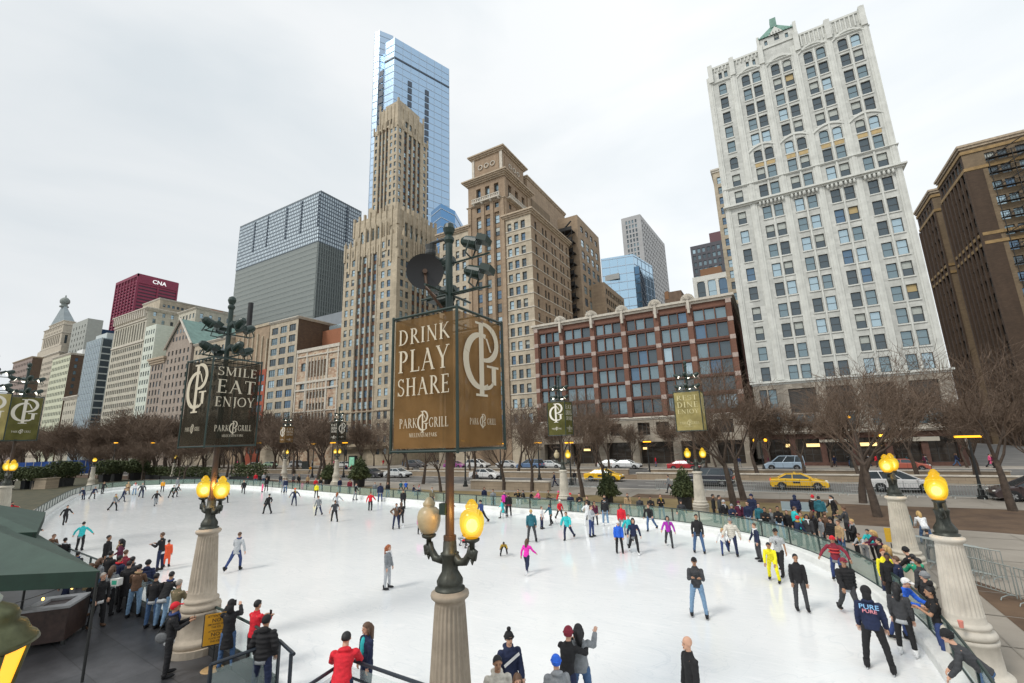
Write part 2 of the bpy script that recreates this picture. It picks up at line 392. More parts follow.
for (a,c2) in((1.8,6.5),(6.85,11.5),(11.95,16.7),(17.1,21.8)):
    for zb,hh in((72.7,1.5),(56.3,1.3)):
        k=14
        for j in range(k):
            u=a+(c2-a)*j/k; v=a+(c2-a)*(j+1)/k; f=lambda q:zb+hh*(1-((q-a)/(c2-a)*2-1)**2)*.8
            t.prism([(u,87.80),(v,87.80),(v,88.02),(u,88.02)],0,0) if False else None
            i=len(t.v); t.v+=[(u,87.80,f(u)),(v,87.80,f(v)),(v,87.80,f(v)+.4),(u,87.80,f(u)+.4),(u,88,f(u)),(v,88,f(v)),(v,88,f(v)+.4),(u,88,f(u)+.4)]
            for q in((0,1,2,3),(3,2,6,7),(4,5,1,0)): t.f.append(tuple(i+r for r in q)); t.m.append(0)
b.cornice(x0,x1,88,110,46.15,.55,.75,TRIMW); b.cornice(x0,x1,88,110,50.05,.3,.35,TRIMW); b.cornice(x0,x1,88,110,13.15,.6,.55,TRIMW); b.cornice(x0,x1,88,110,73.2,.25,.25,TRIMW)
t=b.p('bracket',TRIMW)
for (u0,u1) in wc[1:]:
    for q in(-.25,.35,.95,1.5): t.ell((x0+u0+q,87.6,45.75),(.2,.3,.42),n=8,mm=5)
# parapet with panelled merlons and end piers
t=b.p('parapet',TRIMW); t.box(x0-.1,x1+.1,87.8,88.3,76.6,77.0)
for i in range(36):
    u=x0+1.2+i*.66
    if not 5.9<u<12.2: t.box(u-.1,u+.1,87.75,87.99,74.2 if u>12 else 75.8,76.5)
for c in(-2.6,1.3,6.3,12.1,16.9,21.9): t.box(c-.42,c+.42,87.55,88.45,73.6,77.5); t.ell((c,88,77.5),(.35,.4,.35),n=8,mm=4)
b.block(6.2,12.2,87.9,93,76.55,78.9,WHITE,front=[dict(c=[(1.0,1.5),(4.4,4.9)],r=[(77.3,78.3)],st='fine',d=.2),dict(c=[(2.65,3.45)],r=[(77.6,78.85)],st='arch',d=.2)],part='gable_wall')
g=b.p('roof',GREENR); a_=9.2
g.poly([(6.2,87.7,78.92),(12.0,87.7,78.92),(9.2,89.3,82.4)]); g.poly([(12.0,87.7,78.92),(11.6,93,78.9),(9.2,89.3,82.4)]); g.poly([(11.6,93,78.9),(6.6,93,78.9),(9.2,89.3,82.4)]); g.poly([(6.6,93,78.9),(6.2,87.7,78.92),(9.2,89.3,82.4)])
g.box(8.7,9.7,88.6,89.8,81.2,83.2)
gw_=b.p('gable_wall',TRIMW); gw_.poly([(8.0,87.6,78.85),(10.4,87.6,78.85),(9.2,87.6,80.4)]); gw_.poly([(8.0,87.6,78.85),(9.2,87.6,80.4),(9.2,88.9,80.4),(8.0,88.9,78.85)]); gw_.poly([(10.4,87.6,78.85),(10.4,88.9,78.85),(9.2,88.9,80.4),(9.2,87.6,80.4)])
gw_.box(12.0,12.5,87.7,88.4,76.6,79.9); gw_.box(6.0,6.4,87.7,88.4,76.6,79.6)
for k in range(12): g.box(6.3+k*.49,6.42+k*.49,87.6,87.75,78.9,79.35)
# lower storeys
big=[(5.1,8.9),(10.3,13.8),(15.3,18.9),(20.5,23.9)]
b.block(x0-.15,x1+.15,87.75,110,5.4,13.15,WHITE2,front=[dict(c=big,r=[(8.3,12.3)],st='tri',d=.6,gi=6),dict(c=[(.9,2.0),(2.2,3.4)],r=[(9.3,12.4),(6.0,8.8)],d=.5),dict(c=[c_ for c in big for c_ in((c[0]+.2,c[0]+1.6),(c[0]+1.85,c[0]+3.2))],r=[(6.0,8.1)],st='fine',d=.5,gi=1)],part='base_wall',roof=False)
b.cornice(x0-.1,x1+.1,87.75,110,5.0,.5,.4,CORW)
b.block(x0,x1,88.2,110,0,5.1,BRZ,front=[dict(c=ec(25.2,6,3.3,.3),r=[(.5,4.2)],st='tri',d=1.0,gi=6)],part='shop_front',roof=False)
s_=b.q('shop_sign',mat('pale_sign',(.5,.47,.4),.6)); s_.box(13.2,19.6,87.9,88.15,3.5,4.1); s_=b.q('shop_sign',mat('pale_sign',(.5,.47,.4),.6)); s_.box(5.2,9,87.95,88.15,3.6,4.0)
l_=b.p('shop_light',emat('shop_glow',(1,.72,.30),1.3)); 
for a,c2 in((3.4,5.5),(10.3,13.0),(.5,1.6)): l_.box(a,c2,88.9,88.95,2.9,3.4)
l2=b.p('lit_sign',emat('orange_sign',(1,.55,.05),4)); l2.box(12.6,13.9,87.7,87.85,4.25,4.6)
b.done()
# ---- red brick six storey
b=Bld('commercial_block','red brick six storey block with white shell ornaments along its cornice'); b.panes=True; b.gw=(7,5,1,1,0,0)
x0,x1=-44.4,-4.7; piers=[-44.1,-38.1,-31.0,-24.5,-17.9,-11.8,-5.0]
cols=[(a+.55-x0,c-.55-x0) for a,c in zip(piers,piers[1:])]; wcols=[(a+(c-a)*k/3+.07,a+(c-a)*(k+1)/3-.07) for a,c in cols for k in range(3)]
rows=[(26.0,28.1),(22.6,25.2),(19.0,21.7),(16.0,18.5),(12.9,15.4),(9.7,12.2)]
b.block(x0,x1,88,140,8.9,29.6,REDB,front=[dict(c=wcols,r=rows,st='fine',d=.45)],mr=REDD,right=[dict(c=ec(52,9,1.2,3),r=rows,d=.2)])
t=b.p('pier',REDB)
for c in piers: t.box(c-.42,c+.42,87.6,88.02,8.9,29.2)
q=b.p('pier_block',mat('pink_grey_block',(.42,.34,.30),.8,noise=.2,scale=3))
for c in piers:
    for z in(28.6,25.2,21.9,18.6,15.3,12.1): q.box(c-.46,c+.46,87.55,88,z-.05,z+.75)
sp=b.p('sill',mat('dark_red_sill',(.13,.06,.045),.8,noise=.2,scale=3))
for (u0,u1) in cols:
    for r_ in rows: sp.box(x0+u0,x0+u1,87.85,88.02,r_[0]-.45,r_[0]-.12); sp.box(x0+u0,x0+u1,87.92,88.02,r_[1]+.1,r_[1]+.25)
b.cornice(x0,x1,88,140,29.3,.9,.75,CORW); b.cornice(x0,x1,88,140,8.45,.55,.4,CORW)
for c in piers[1:-1]:
    sh=b.q('shell_ornament',CORW)
    for rr,yy in((1.25,87.35),(.8,87.2)):
        pts=[(c+rr*math.cos(PI*j/16),yy,30.15+rr*math.sin(PI*j/16)) for j in range(17)]
        i=len(sh.v); sh.v+=[tuple(p_) for p_ in pts]+[(p_[0],88.2,p_[2]) for p_ in pts]; n_=17
        sh.f.append(tuple(i+k for k in range(17))[::-1]); sh.m.append(0)
        for k in range(16): sh.f.append((i+k,i+k+1,i+17+k+1,i+17+k)); sh.m.append(0)
    for j in range(1,8):
        an=PI*j/8; sh.tube([(c,87.1,30.2),(c+1.2*math.cos(an),87.1,30.2+1.2*math.sin(an))],.06,n=5)
    sh.box(c-.22,c+.22,87.1,88,27.6,30.2)
b.block(x0,x1,87.9,140,0,8.45,LIME,front=[dict(c=[(1.2,4.2),(7.2,9.8),(11.1,13.4),(15.6,17.9),(21,23.3),(24.5,26.8),(28.6,31.2),(34.6,37.6)],r=[(5.6,7.9)],st='tri',d=.6,gi=6),dict(c=[(1.0,5.2),(7.0,12.8),(14.6,19.4),(21.0,27.2),(28.6,33.2),(34.6,38.8)],r=[(.3,4.3)],st='tri',d=1.6,gi=6)],part='stone_base',roof=False)
q=b.p('shop_light',emat('shop_glow',(1,.72,.30),1.3)); q.box(-23,-22.2,89.0,89.1,2.9,3.3); q.box(-35,-33.6,89,89.1,2.8,3.2)
b.done()
# ---- tan tower building with belvedere
b=Bld('belvedere_tower','tan masonry tower with arched loggia balconies and square belvedere box','tower'); b.gw=(4,4,5,4,1,0)
zs=[62.8,59.1]+[55.8-3.27*k for k in range(15)]
b.block(-62.2,-51.35,88,101,0,70.6,TANB,front=[dict(c=cc([-59,-56.3,-53.6],1.35,-62.2),r=[(65.6,68.9)],st='arch',d=.7),dict(c=cc([-59,-56.3,-53.6],1.4,-62.2),tall=(8,61),r=rc(zs[1:],2.1),sm=TANT,d=.45,st='sash'),dict(c=cc([-59,-56.3,-53.6],1.2,-62.2),r=[(62.2,63.6)],d=.4)],
  right=[dict(c=ec(13,3,1.6,1.2),r=[(65.6,68.9)],st='arch',d=.7),dict(c=ec(13,3,1.2,1.2),r=[(62.2,63.6)],d=.4)])
q=b.p('pier',TANT)
for c in(-61.7,-57.65,-54.95,-51.85): q.box(c-.45,c+.45,87.7,88.02,6,64)
q.box(-51.36,-51.1,88,88.8,59,70); q.box(-51.36,-51.1,100.2,101,59,70)
b.cornice(-62.2,-51.35,88,101,64.0,.35,.4,CORT); b.cornice(-62.2,-51.35,88,101,70.2,1.4,1.35,CORT,steps=4)
bl=b.p('balcony',CORW); bl.box(-60.5,-52.2,86.9,88,64.5,64.8)
for k in range(16): bl.box(-60.4+k*.53,-60.15+k*.53,86.95,87.15,64.8,65.5)
bl.box(-60.5,-52.2,86.88,87.2,65.5,65.7)
for c in(-60,-57.6,-55,-52.7): bl.ell((c,87.5,64.3),(.3,.6,.4),n=8,mm=5)
bl.box(-51.4,-50.4,89.2,99.6,64.5,64.8); bl.box(-50.6,-50.38,89.2,99.6,65.5,65.7)
for k in range(18): bl.box(-50.6,-50.4,89.3+k*.57,89.55+k*.57,64.8,65.5)
b.block(-61.3,-52.1,88.8,100.2,71.6,78.2,TANT,part='belvedere_wall')
q=b.p('belvedere_panel',TANB); q.box(-60.4,-53,88.65,88.82,72.8,77.2); q.box(-52.12,-51.95,90,99,72.8,77.2)
q=b.p('belvedere_ornament',CORW)
for c in(-58.6,-56.7,-54.8):
    for rr in(.62,): 
        pts=[(c+rr*math.cos(PI*j/8),88.5,75.2+rr*math.sin(PI*j/8)) for j in range(17)]; q.tube(pts,.13,n=5)
for c in(92.4,94.5,96.6): q.tube([(-51.85,c+.6*math.cos(PI*j/8),75.2+.6*math.sin(PI*j/8)) for j in range(17)],.13,n=5)
for a in((-61.35,-60.6),(-52.8,-52.05)): q.box(a[0],a[1],88.6,88.8,72,78)
b.cornice(-61.3,-52.1,88.8,100.2,78.0,1.1,1.0,CORT,steps=3)
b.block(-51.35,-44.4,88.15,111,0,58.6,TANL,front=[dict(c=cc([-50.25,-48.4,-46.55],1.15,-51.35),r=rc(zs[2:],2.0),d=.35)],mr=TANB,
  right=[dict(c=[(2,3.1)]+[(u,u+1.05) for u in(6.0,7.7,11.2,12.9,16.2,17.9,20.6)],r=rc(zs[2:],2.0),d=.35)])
q=b.p('string_course',CORW)
for z in zs[2:]: q.box(-51.3,-44.38,88.0,88.16,z-1.3,z-1.08); q.box(-44.42,-44.28,88.1,111,z-1.3,z-1.12)
b.cornice(-51.3,-44.4,88.15,111,57.9,1.2,.9,CORT,steps=3)
b.block(-71.8,-62.2,88.15,111,0,59.2,TANL,front=[dict(c=ec(9.6,4,1.15,.6),r=rc(zs[2:],2.0),d=.35)]); b.cornice(-71.8,-62.3,88.15,111,58.4,1.2,.9,CORT,steps=3)
b.block(-62,-51.5,101,127,0,76.8,TANT,part='rear_wall',right=[]); b.cornice(-62,-51.5,101,127,76.2,.9,.4,CORT)
q=b.p('rear_panel',OBR); q.box(-51.5,-51.35,103,115,63,71)
b.done()
# ---- brown block with fire escape behind it
b=Bld('apartment_block','plain brown brick block with black fire escape behind the tan tower'); b.gw=(1,2,9,1,1,0)
b.block(-48.8,-42.6,114.5,133,0,68.6,TANT,right=[dict(c=ec(18.5,4,2.2,1.2),r=rc([65.2],1.9),d=.2,gi=0),dict(c=ec(18.5,4,2.4,1.2),r=rc([60.8-3.6*k for k in range(15)],2.3),d=.15)],mr=TANT)
q=b.p('fire_escape',mat('black_iron',(.015,.015,.016),.6))
for k in range(15):
    z=63-k*3.3; q.box(-47.6,-43.4,111.6,114.4,z,z+.15); q.box(-47.6,-43.4,111.55,111.65,z+.1,z+1.1)
    q.obox((-45.5,112.6,z+1.7),(1,0,.85),4.4,.5,.25)
    for u in(-47.6,-45.5,-43.4): q.box(u-.05,u+.05,111.5,111.62,z-3.3,z+1.1)
b.done()
b=Bld('apartment_block','lower brown block with rows of small windows left of blue glass tower')
qa=SP(604,282,-38.6); qb=SP(624,300,-38.6); b.block(-46,-38.6,qa.y,qb.y,0,qa.z,TANT,right=[dict(c=ec(qb.y-qa.y,9,1.6,1),r=er(2,qa.z-1,16,1.8),d=.3)]); b.done()
# ---- setback tower, tan, gothic crown
b=Bld('setback_tower','tall tan setback tower with vertical brown window strips and gothic crown','tower'); b.gw=(3,5,5,2,1,0)
zs=[3.72+3.07*k for k in range(20)]
x0,x1=-109,-87
wc=[1.4,3.6,6.4,9.2,12.0,14.8]   # strips
side_s=[dict(c=[(1.4,2.6),(3.5,4.7)],r=rc(zs,2.0),d=.2),dict(c=[(6.2+2.1*k,7.6+2.1*k) for k in range(4)],tall=(5.6,64),r=rc(zs,2),sm=BRN,d=.4),dict(c=[(15.4,16.6),(17.5,18.7)],r=rc(zs,2.0),d=.2)]
front=[dict(c=[(1.1,2.4),(3.5,4.8),(15.9,17.2),(18.3,19.6)],r=rc(zs,2.0),d=.2),dict(c=[(6.1+2.1*k,7.6+2.1*k) for k in range(4)],tall=(5.6,60.5),r=rc(zs,2),sm=BRN,d=.4)]
b.block(x0,x1,88,108,0,64.5,TAN,front=front,right=side_s)
b.block(-106.8,-88.2,89.2,106.5,64.5,73.2,TAN,front=[dict(c=[(3.2+2.2*k,4.5+2.2*k) for k in range(4)],r=[(61,68.5)] and rc([67.0],4.5),d=.4),dict(c=[(13.2,14.3),(15.4,16.5)],r=rc([66.2,69.6],1.9),d=.25)],
  right=[dict(c=[(3+2.3*k,4.2+2.3*k) for k in range(5)],r=rc([67.5],4.5),st='arch',d=.5)],part='shoulder_wall')
q=b.p('buttress',TAN)
for i in range(11):
    u=-108.8+i*2.16; z=65.5+random.random()*.8+(3 if 3<i<9 else 0)
    q.box(u-.3,u+.3,87.7,88.5,56 if i%2 else 60,z); q.tube([(u,88.1,z),(u,88.1,z+1.2)],[.28,.04],n=5)
for i in range(10):
    u=88.4+i*2.1; z=65.8+random.random(); q.box(-87.4,-86.7,u-.3,u+.3,57,z); q.tube([(-87.05,u,z),(-87.05,u,z+1.2)],[.28,.04],n=5)
for i in range(9):
    u=-106.6+i*2.28; q.box(u-.28,u+.28,88.9,89.6,68,74.4+random.random()*.8); u=89.4+i*2.1; q.box(-88.6,-87.9,u-.28,u+.28,68,74.4+random.random()*.8)
zt=[77.6+2.45*k for k in range(11)]
b.block(-101.2,-91,91,105,73,104.6,TAN,front=[dict(c=[(.5,1.4),(7.1,8.0),(8.9,9.7)],r=rc(zt,1.5),d=.2),dict(c=[(2.2+1.5*k,3.2+1.5*k) for k in range(3)],tall=(75,104),r=rc(zt,1.6),sm=BRN,d=.5)],
  right=[dict(c=[(.8,1.8),(12.2,13.2)],r=rc(zt,1.5),d=.2),dict(c=[(3.0+2.1*k,4.4+2.1*k) for k in range(4)],tall=(75,103),r=rc(zt,1.6),sm=BRN,d=.5)],part='shaft_wall')
b.block(-100,-91.9,92,104,104.6,112.0,TAN,front=[dict(c=[(2.3+1.2*k,3.1+1.2*k) for k in range(3)],r=[(105.4,107.6)],st='arch',d=.4)],right=[dict(c=[(3.4+1.8*k,4.6+1.8*k) for k in range(3)],r=[(105.2,107.8)],st='arch',d=.4)],part='crown_wall')
b.block(-98.8,-92.6,93.2,102.8,112.0,114.6,TAN,part='crown_wall')
q=b.p('finial',TAN)
for i in range(6):
    u=-99.9+i*1.58; q.box(u-.22,u+.22,91.8,92.2,104,112.4+(i in(0,5))*1.9)
    v=92.2+i*2.35; q.box(-92.1,-91.7,v-.25,v+.25,104,112.4+(i in(0,5))*1.9)
for i in range(7):
    u=-101.2+i*1.7; q.box(u-.2,u+.2,90.7,91.1,103,105.8+(i%2)*.5); v=91+i*2.33; q.box(-91.1,-90.7,v-.2,v+.2,103,105.8+(i%2)*.5)
q=b.p('mullion_pier',TANL)
for k in range(5): q.box(-109+5.78+2.1*k-.06,-109+6.1+2.1*k-.02,87.78,88.02,5.6,62.5)
b.block(-103.8,-101.2,92,104,73,78.6,TAN,part='shoulder_wall')
b.cornice(x0,x1,88,108,14.0,.4,.3,CORT); q=b.p('shop_canopy',mat('dark_ornament',(.16,.13,.09),.7)); q.box(-107,-89,86.9,88.02,4.2,4.9)
b.done()
# ---- blue glass tower (two slabs)
def az(px,py,z):                     # plan point of a roof corner at height z
    r=ray(px,py); t=(z-H)/r.z; return (r.x*t,r.y*t)
BGL=glassmat('blue_curtain_glass',(.36,.50,.66),.8,.3); BGL2=glassmat('blue_curtain_glass_side',(.42,.54,.68),.8,.3)
MUL=mat('pale_blue_mullion',(.45,.56,.68),.5); DMU=mat('dark_mullion',(.05,.07,.1),.4)
def glass_prism(b,pts,z0,z1,m,dz,nd,mm,part='curtain_wall',vert=True,off=.12):
    mb=b.p(part,m); mb.prism(pts,z0,z1)
    q=b.p('mullion',mm); n=len(pts)
    for i in range(n):
        a=Vector((*pts[i],0)); c=Vector((*pts[(i+1)%n],0)); e_=(c-a); l=e_.length; 
        if l<.5: continue
        e_/=l; nn=Vector((e_.y,-e_.x,0))
        if nn.dot(Vector((a.x,a.y,0)))>0: continue
        z=z0
        while z<z1:
            q.obox((a+c)/2+nn*off/2+Vector((0,0,z)),e_,l,off,.28); z+=dz
        k=max(1,int(l/nd))
        if vert:
            for j in range(k+1): q.box(0,0,0,0,0,0) if False else q.obox(a+e_*(l*j/k)+nn*off/2+Vector((0,0,(z0+z1)/2)),(0,0,1),z1-z0,.14,off)
zt_=208
b=Bld('glass_skyscraper','slender pale blue glass skyscraper rising behind the tan setback tower','skyscraper')
c0=az(395,37.5,zt_); c1=az(449,69,zt_); c2=az(385.5,43,zt_)
back=(c1[0]-14,c1[1]+26); 
glass_prism(b,[c2,c0,c1,(c1[0]-25,c1[1]+20),(c2[0]-16,c2[1]+34)],0,zt_,BGL,4.0,4.2,MUL)
zt2=219
d0=az(375,33,zt2); d1=az(380,30.5,zt2)
glass_prism(b,[d0,d1,(d1[0]+3.5,d1[1]+6),(d0[0]+1,d1[1]+12)],0,zt2,BGL2,4.0,4.2,MUL)
ds=b.p('balcony_strip',DMU)
A0=Vector((*c0,0)); A1=Vector((*c1,0)); ee=(A1-A0).normalized(); nn_=Vector((ee.y,-ee.x,0)); LL=(A1-A0).length
for f_ in(.27,.575):
    for k in range(36): ds.obox(A0+ee*LL*f_+nn_*.12+Vector((0,0,185-k*4)),ee,2.2,.3,3.0)
ds.obox(A0+ee*LL*.5+nn_*.13+Vector((0,0,zt_-12)),ee,LL,.26,.9)
B0=Vector((*c2,0)); be=(A0-B0).normalized(); bn=Vector((be.y,-be.x,0)); ds.obox((A0+B0)/2+bn*.13+Vector((0,0,zt_-12)),be,(A0-B0).length,.26,.9)
p0=Vector((*c2,0))
for k in range(40): ds.obox(p0-be*1.6+bn*.4+Vector((0,0,190-k*4)),be,2.8,.4,3.2)
b.done()
b=Bld('glass_skyscraper','small dark and pale blue glass tower top beside tan setback tower','skyscraper')
z_=92; g0=az(431,212,z_); g1=az(441,203.5,z_); g2=az(455,211,z_)
glass_prism(b,[g0,g1,g2,(g2[0]-8,g2[1]+20),(g0[0]-4,g0[1]+20)],0,z_,glassmat('deep_blue_glass',(.12,.26,.46),.8,.1),3.6,3,MUL,vert=False); b.done()
# ---- modernist grey slab tower
GRW=mat('grey_precast',(.20,.225,.22),.75,noise=.12,scale=.5); GRL=mat('pale_grey_precast',(.13,.16,.19),.6,noise=.1,scale=.5)
b=Bld('slab_tower','wide grey modernist office slab with pale gridded upper half','tower'); b.gw=(3,2,6,5,0,0)
X0,X1,Y0,Y1=-289.5,-208.8,150,179.5
b.block(X0,X1,Y0,Y1,0,148,GRW,roof=True)
lo=b.p('louvre_fin',mat('grey_green_fin',(.225,.25,.24),.7)); up=b.p('grid_frame',GRL)
gd=b.p('glass_band',mat('grey_slab_glass',(.66,.76,.88),.3,noise=.25,scale=.6)); gd.box(X0+.2,X1-.05,Y0-.04,Y0+.1,117,147); gd.box(X1-.1,X1+.04,Y0+.2,Y1,117,147)
for k in range(28): lo.box(X0,X1+.0,Y0-.10,Y0+.01,31+k*3.05,32.6+k*3.05)
for k in range(28): lo.box(X1-.01,X1+.3,Y0,Y1,31+k*3.05,31.7+k*3.05)
for k in range(20): lo.box(X1-.01,X1+.55,Y0+.2+k*1.53,Y0+.75+k*1.53,30,116.5)
for k in range(14): up.box(X0,X1+.15,Y0-.2,Y0+.01,116.6+k*2.32,117.25+k*2.32); up.box(X1-.01,X1+.15,Y0,Y1,116.6+k*2.32,117.25+k*2.32)
for k in range(53): up.box(X0+k*1.52,X0+k*1.52+.36,Y0-.19,Y0,116.6,148)
for k in range(20): up.box(X1,X1+.17,Y0+k*1.53,Y0+k*1.53+.42,116.6,148)
dk=b.p('vent_strip',DMU)
for u in(17,31,50,64,79.5):
    for k in range(9): dk.box(X0+u,X0+u+1.1,Y0-.55,Y0,146-k*2.32-1.6,146-k*2.32-.1)
for k in range(10): dk.box(X1+.1,X1+.56,Y0+18,Y0+19.2,146-k*2.32-1.6,146-k*2.32-.1)
b.done()
# ---- red tower with CNA
MAG=mat('magenta_red_steel',(.20,.018,.052),.55,noise=.12,scale=.2); MAGD=mat('dark_red_glass',(.055,.018,.035),.3,metal=.3)
b=Bld('office_tower','deep red steel office tower with white CNA lettering','tower')
X0,X1,Y0,Y1=-474,-434,150,178; zt_=146.3
b.block(X0,X1,Y0,Y1,0,zt_,MAGD)
q=b.p('steel_frame',MAG)
for k in range(30): z=60+k*2.75; q.box(X0,X1+.4,Y0-.4,Y0,z,z+1.35); q.box(X1,X1+.4,Y0,Y1,z,z+1.6)
for k in range(8): u=X0+k*(X1-X0)/7; q.box(u-.6,u+.6,Y0-.8,Y0,50,zt_)
for k in range(3): v=Y0+k*(Y1-Y0)/2; q.box(X1,X1+.7,v-.6,v+.6,50,zt_)
q.box(X0-.4,X1+.8,Y0-.85,Y0,zt_-2.2,zt_+.2); q.box(X1,X1+.8,Y0-.85,Y1,zt_-7.5,zt_+.2)
for k in range(15): q.box(X0+k*2.8,X0+k*2.8+.7,Y0-.5,Y0,zt_-9,zt_-2)
b.done(); CNA_ROOT=b.root
def simple(name,label,x0,x1,y0,y1,h,m,nf,nr,z0=3,wf=1.1,wh=1.7,nr2=0,mr=None,cor=None,gw=None,ch=.8,co=.6,left=False,st='sash'):
    b=Bld(name,label)
    if gw: b.gw=gw
    fr_=[dict(c=ec(x1-x0,nf,wf,.5),r=er(z0,h-1.2,nr,wh),d=.25,st=st)] if nf else []
    rt_=[dict(c=ec(y1-y0,nr2,wf,.5),r=er(z0,h-1.2,nr,wh),d=.25,st=st)] if nr2 else []
    b.block(x0,x1,y0,y1,0,h,m,front=fr_,right=rt_,mr=mr,left=rt_ if left else None)
    if cor: b.cornice(x0,x1,y0,y1,h-ch*.5,ch,co,cor,steps=3)
    return b
# ---- brick club with gothic loggia
b=Bld('club_house','narrow red brick and cream gothic club front with arched loggia','building'); b.gw=(6,4,2,1,0,0)
x0,x1=-129.4,-109.3
b.block(x0,x1,88.2,97,0,35,wallmat('club_stone',(.60,.50,.37),(.40,.24,.16),.9,.5,.8,.3),front=[dict(c=[(2.2,4.4),(15.8,18.0)],r=rc([13.5,18,23,29.5],2.6),st='arch',d=.4),dict(c=[(6.0+1.45*k,6.95+1.45*k) for k in range(6)],r=rc([10.5,14,17,20.5],2.0),d=.4),dict(c=[(6.0+1.45*k,6.95+1.45*k) for k in range(6)],r=[(26,31)],st='arch',d=.7)])
q=b.p('stone_trim',CORW)
for z,h_ in((34.2,1.0),(32.6,.4),(24.3,.7),(22.0,.5),(15.5,.3),(12,.4)): q.box(x0,x1,87.9,88.25,z,z+h_)
for u in(.3,5.2,14.9,19.6): q.box(x0+u-.25,x0+u+.25,87.95,88.25,8,34)
for k in range(7): q.box(x0+5.65+1.45*k,x0+5.9+1.45*k,87.98,88.25,8,32)
b.block(x0,x1,97,112,0,43.2,wallmat('rust_brick',(.36,.15,.08),(.32,.13,.07),.5,.2,.85,.15),part='rear_wall')
q=b.p('roof_glazing',glassmat('roof_glass',(.4,.5,.55))); q.box(x0+3,x1-.5,97.2,111,43.2,44.6)
q=b.p('penthouse',TANT); q.box(x0+6,x0+11,101,108,44.6,48.5)
b.done()
b=simple('office_block','narrow cream office block with wide triple windows beside brick club',-144.8,-129.7,88,108,46.3,TANL,3,11,z0=6,wf=3.4,wh=2.3,nr2=0,mr=DBR,cor=CORW,gw=(6,4,1,1,0,0),st='tri'); b.done()
b=simple('brick_block','low red brick block with green windows behind the smile banner',-153,-145.3,88,105,31,wallmat('orange_red_brick',(.40,.10,.055),(.36,.09,.05),.5,.2,.85,.15),3,8,wf=1.6,wh=2.2); b.done()
b=Bld('blank_block','windowless tan block with vertical pilaster strips')
b.block(-169.5,-148.5,90,112,0,47.8,TANT); q=b.p('pilaster',TAN)
for k in range(8): q.box(-169.5+k*2.9,-168.9+k*2.9,89.6,90,20,47-abs(k-3)*1.2)
q.box(-169.5,-148.5,89.7,90,47,48)
b.p('chimney',mat('black_stack',(.02,.02,.022),.6)).lathe([(.9,44),(.9,FP(251,303,94).z)],n=12,c=(FP(251,303,94).x,94,0)); b.done()
b=simple('office_block','grey low glass roofed slab at foot of grey modernist tower',-215,-140,118,140,58,mat('grey_metal_roof',(.22,.25,.28),.5,noise=.1,scale=.3),0,1); b.done()
b=simple('office_block','pale stone block with arched top windows behind left banner',-195,-170,88.5,106,45.5,TANL,9,11,nr2=4,cor=CORW,wf=1.4); b.done()
# ---- gabled club
b=Bld('gabled_block','pinkish stone block with steep gable and green pitched roof'); b.gw=(6,4,2,1,1,0)
x0,x1=-217,-196.3
b.block(x0,x1,88,112,0,47,PINK,front=[dict(c=ec(x1-x0,6,1.3,1),r=er(3,46,13,1.9),d=.3)],right=[dict(c=ec(24,6,1.5,1),r=rc([44,40.5,37],2.2),d=.3)],roof=False)
q=b.p('gable',PINK); xm=(x0+x1)/2
q.poly([(x0,88,47),(x1,88,47),(xm,88,57.6)]); q.poly([(x1,112,47),(x0,112,47),(xm,112,57.6)])
for zz,hw in((50,2),(53,1)):
    for u in range(-hw,hw+1): b.wins.append((Vector((xm+u*2.6-.5,87.98,zz-.8)),Vector((1,0,0)),1.0,1.6,'sash',PINK,None))
q=b.p('roof',mat('green_slate',(.17,.27,.24),.6,noise=.2,scale=.6)); 
for s_ in(-1,1):
    xe=xm+s_*(x1-x0+1.4)/2; q.poly([(xe,87.4,46.4),(xe,112.5,46.4),(xm,112.5,58.1),(xm,87.4,58.1)])
q.box(xm+5,xm+8.6,100,104,49,53)
b.p('parapet_coping',CORW).tube([(x0-.7,87.3,46.3),(xm,87.3,58.1),(x1+.7,87.3,46.3)],.45,n=6)
b.done()
b=simple('office_block','slim pale greenish white block between arcaded block and cream block',-239,-229.2,88,104,59.6,wallmat('greenish_white',(.66,.70,.62),(.58,.63,.55),1.2,.5,.85,.12),4,15,wf=1.2,wh=2,gw=(2,5,5,3,1,0)); b.done()
b=simple('office_block','tall cream white block rising behind low corniced block',-229.2,-214,96,112,66,CREAM,5,17,wf=1.3,wh=2.1,nr2=4,cor=CORW,gw=(2,5,5,3,1,0)); b.done()
b=simple('office_block','low tan block with heavy ornate cornice left of the gabled block',-229.1,-217.1,88,95.8,42.5,PINK,4,11,wf=1.3,wh=2.3,cor=CORT,ch=2.6,co=1.2,gw=(8,4,1,1,0,0)); b.done()
# ---- arcaded cream block
b=Bld('office_block','long cream block with tall arcade and bracketed cornice below red tower'); b.gw=(6,4,2,1,1,0)
x0,x1=-272.5,-239.2
b.block(x0,x1,88,104,0,68,CREAM,front=[dict(c=ec(x1-x0,16,1.2,1),r=er(2,53,16,1.9),d=.3),dict(c=ec(x1-x0,12,1.5,1),r=[(54.5,62.5)],st='arch',d=.6)],right=[dict(c=ec(16,4,1.2,1),r=er(2,68,20,1.9),d=.3)])
q=b.p('bracket',CORW)
for k in range(15): u=x0+1.2+k*2.2; q.box(u-.35,u+.35,86.9,88,64.6,68.2); q.box(u-.9,u+.9,87.6,88,66.2,67.5)
b.cornice(x0,x1,88,104,67.6,1.3,1.2,CORW,steps=3); q.box(x0,x1,87.6,88,53.2,53.9); q.box(x0,x1,87.6,88,63.4,64)
b.done()
b=Bld('office_block','broad tan block with one row of dark attic windows behind the arcade block')
P_=S_=None
x1=-238; 
x1=-280; b.block(-300,x1,107.7,143,0,85.8,TANL,right=[dict(c=ec(35.3,15,1.3,1),r=[(81.5,83)],d=.3)]); b.cornice(-300,x1,107.7,143,85.3,.8,.4,CORW)
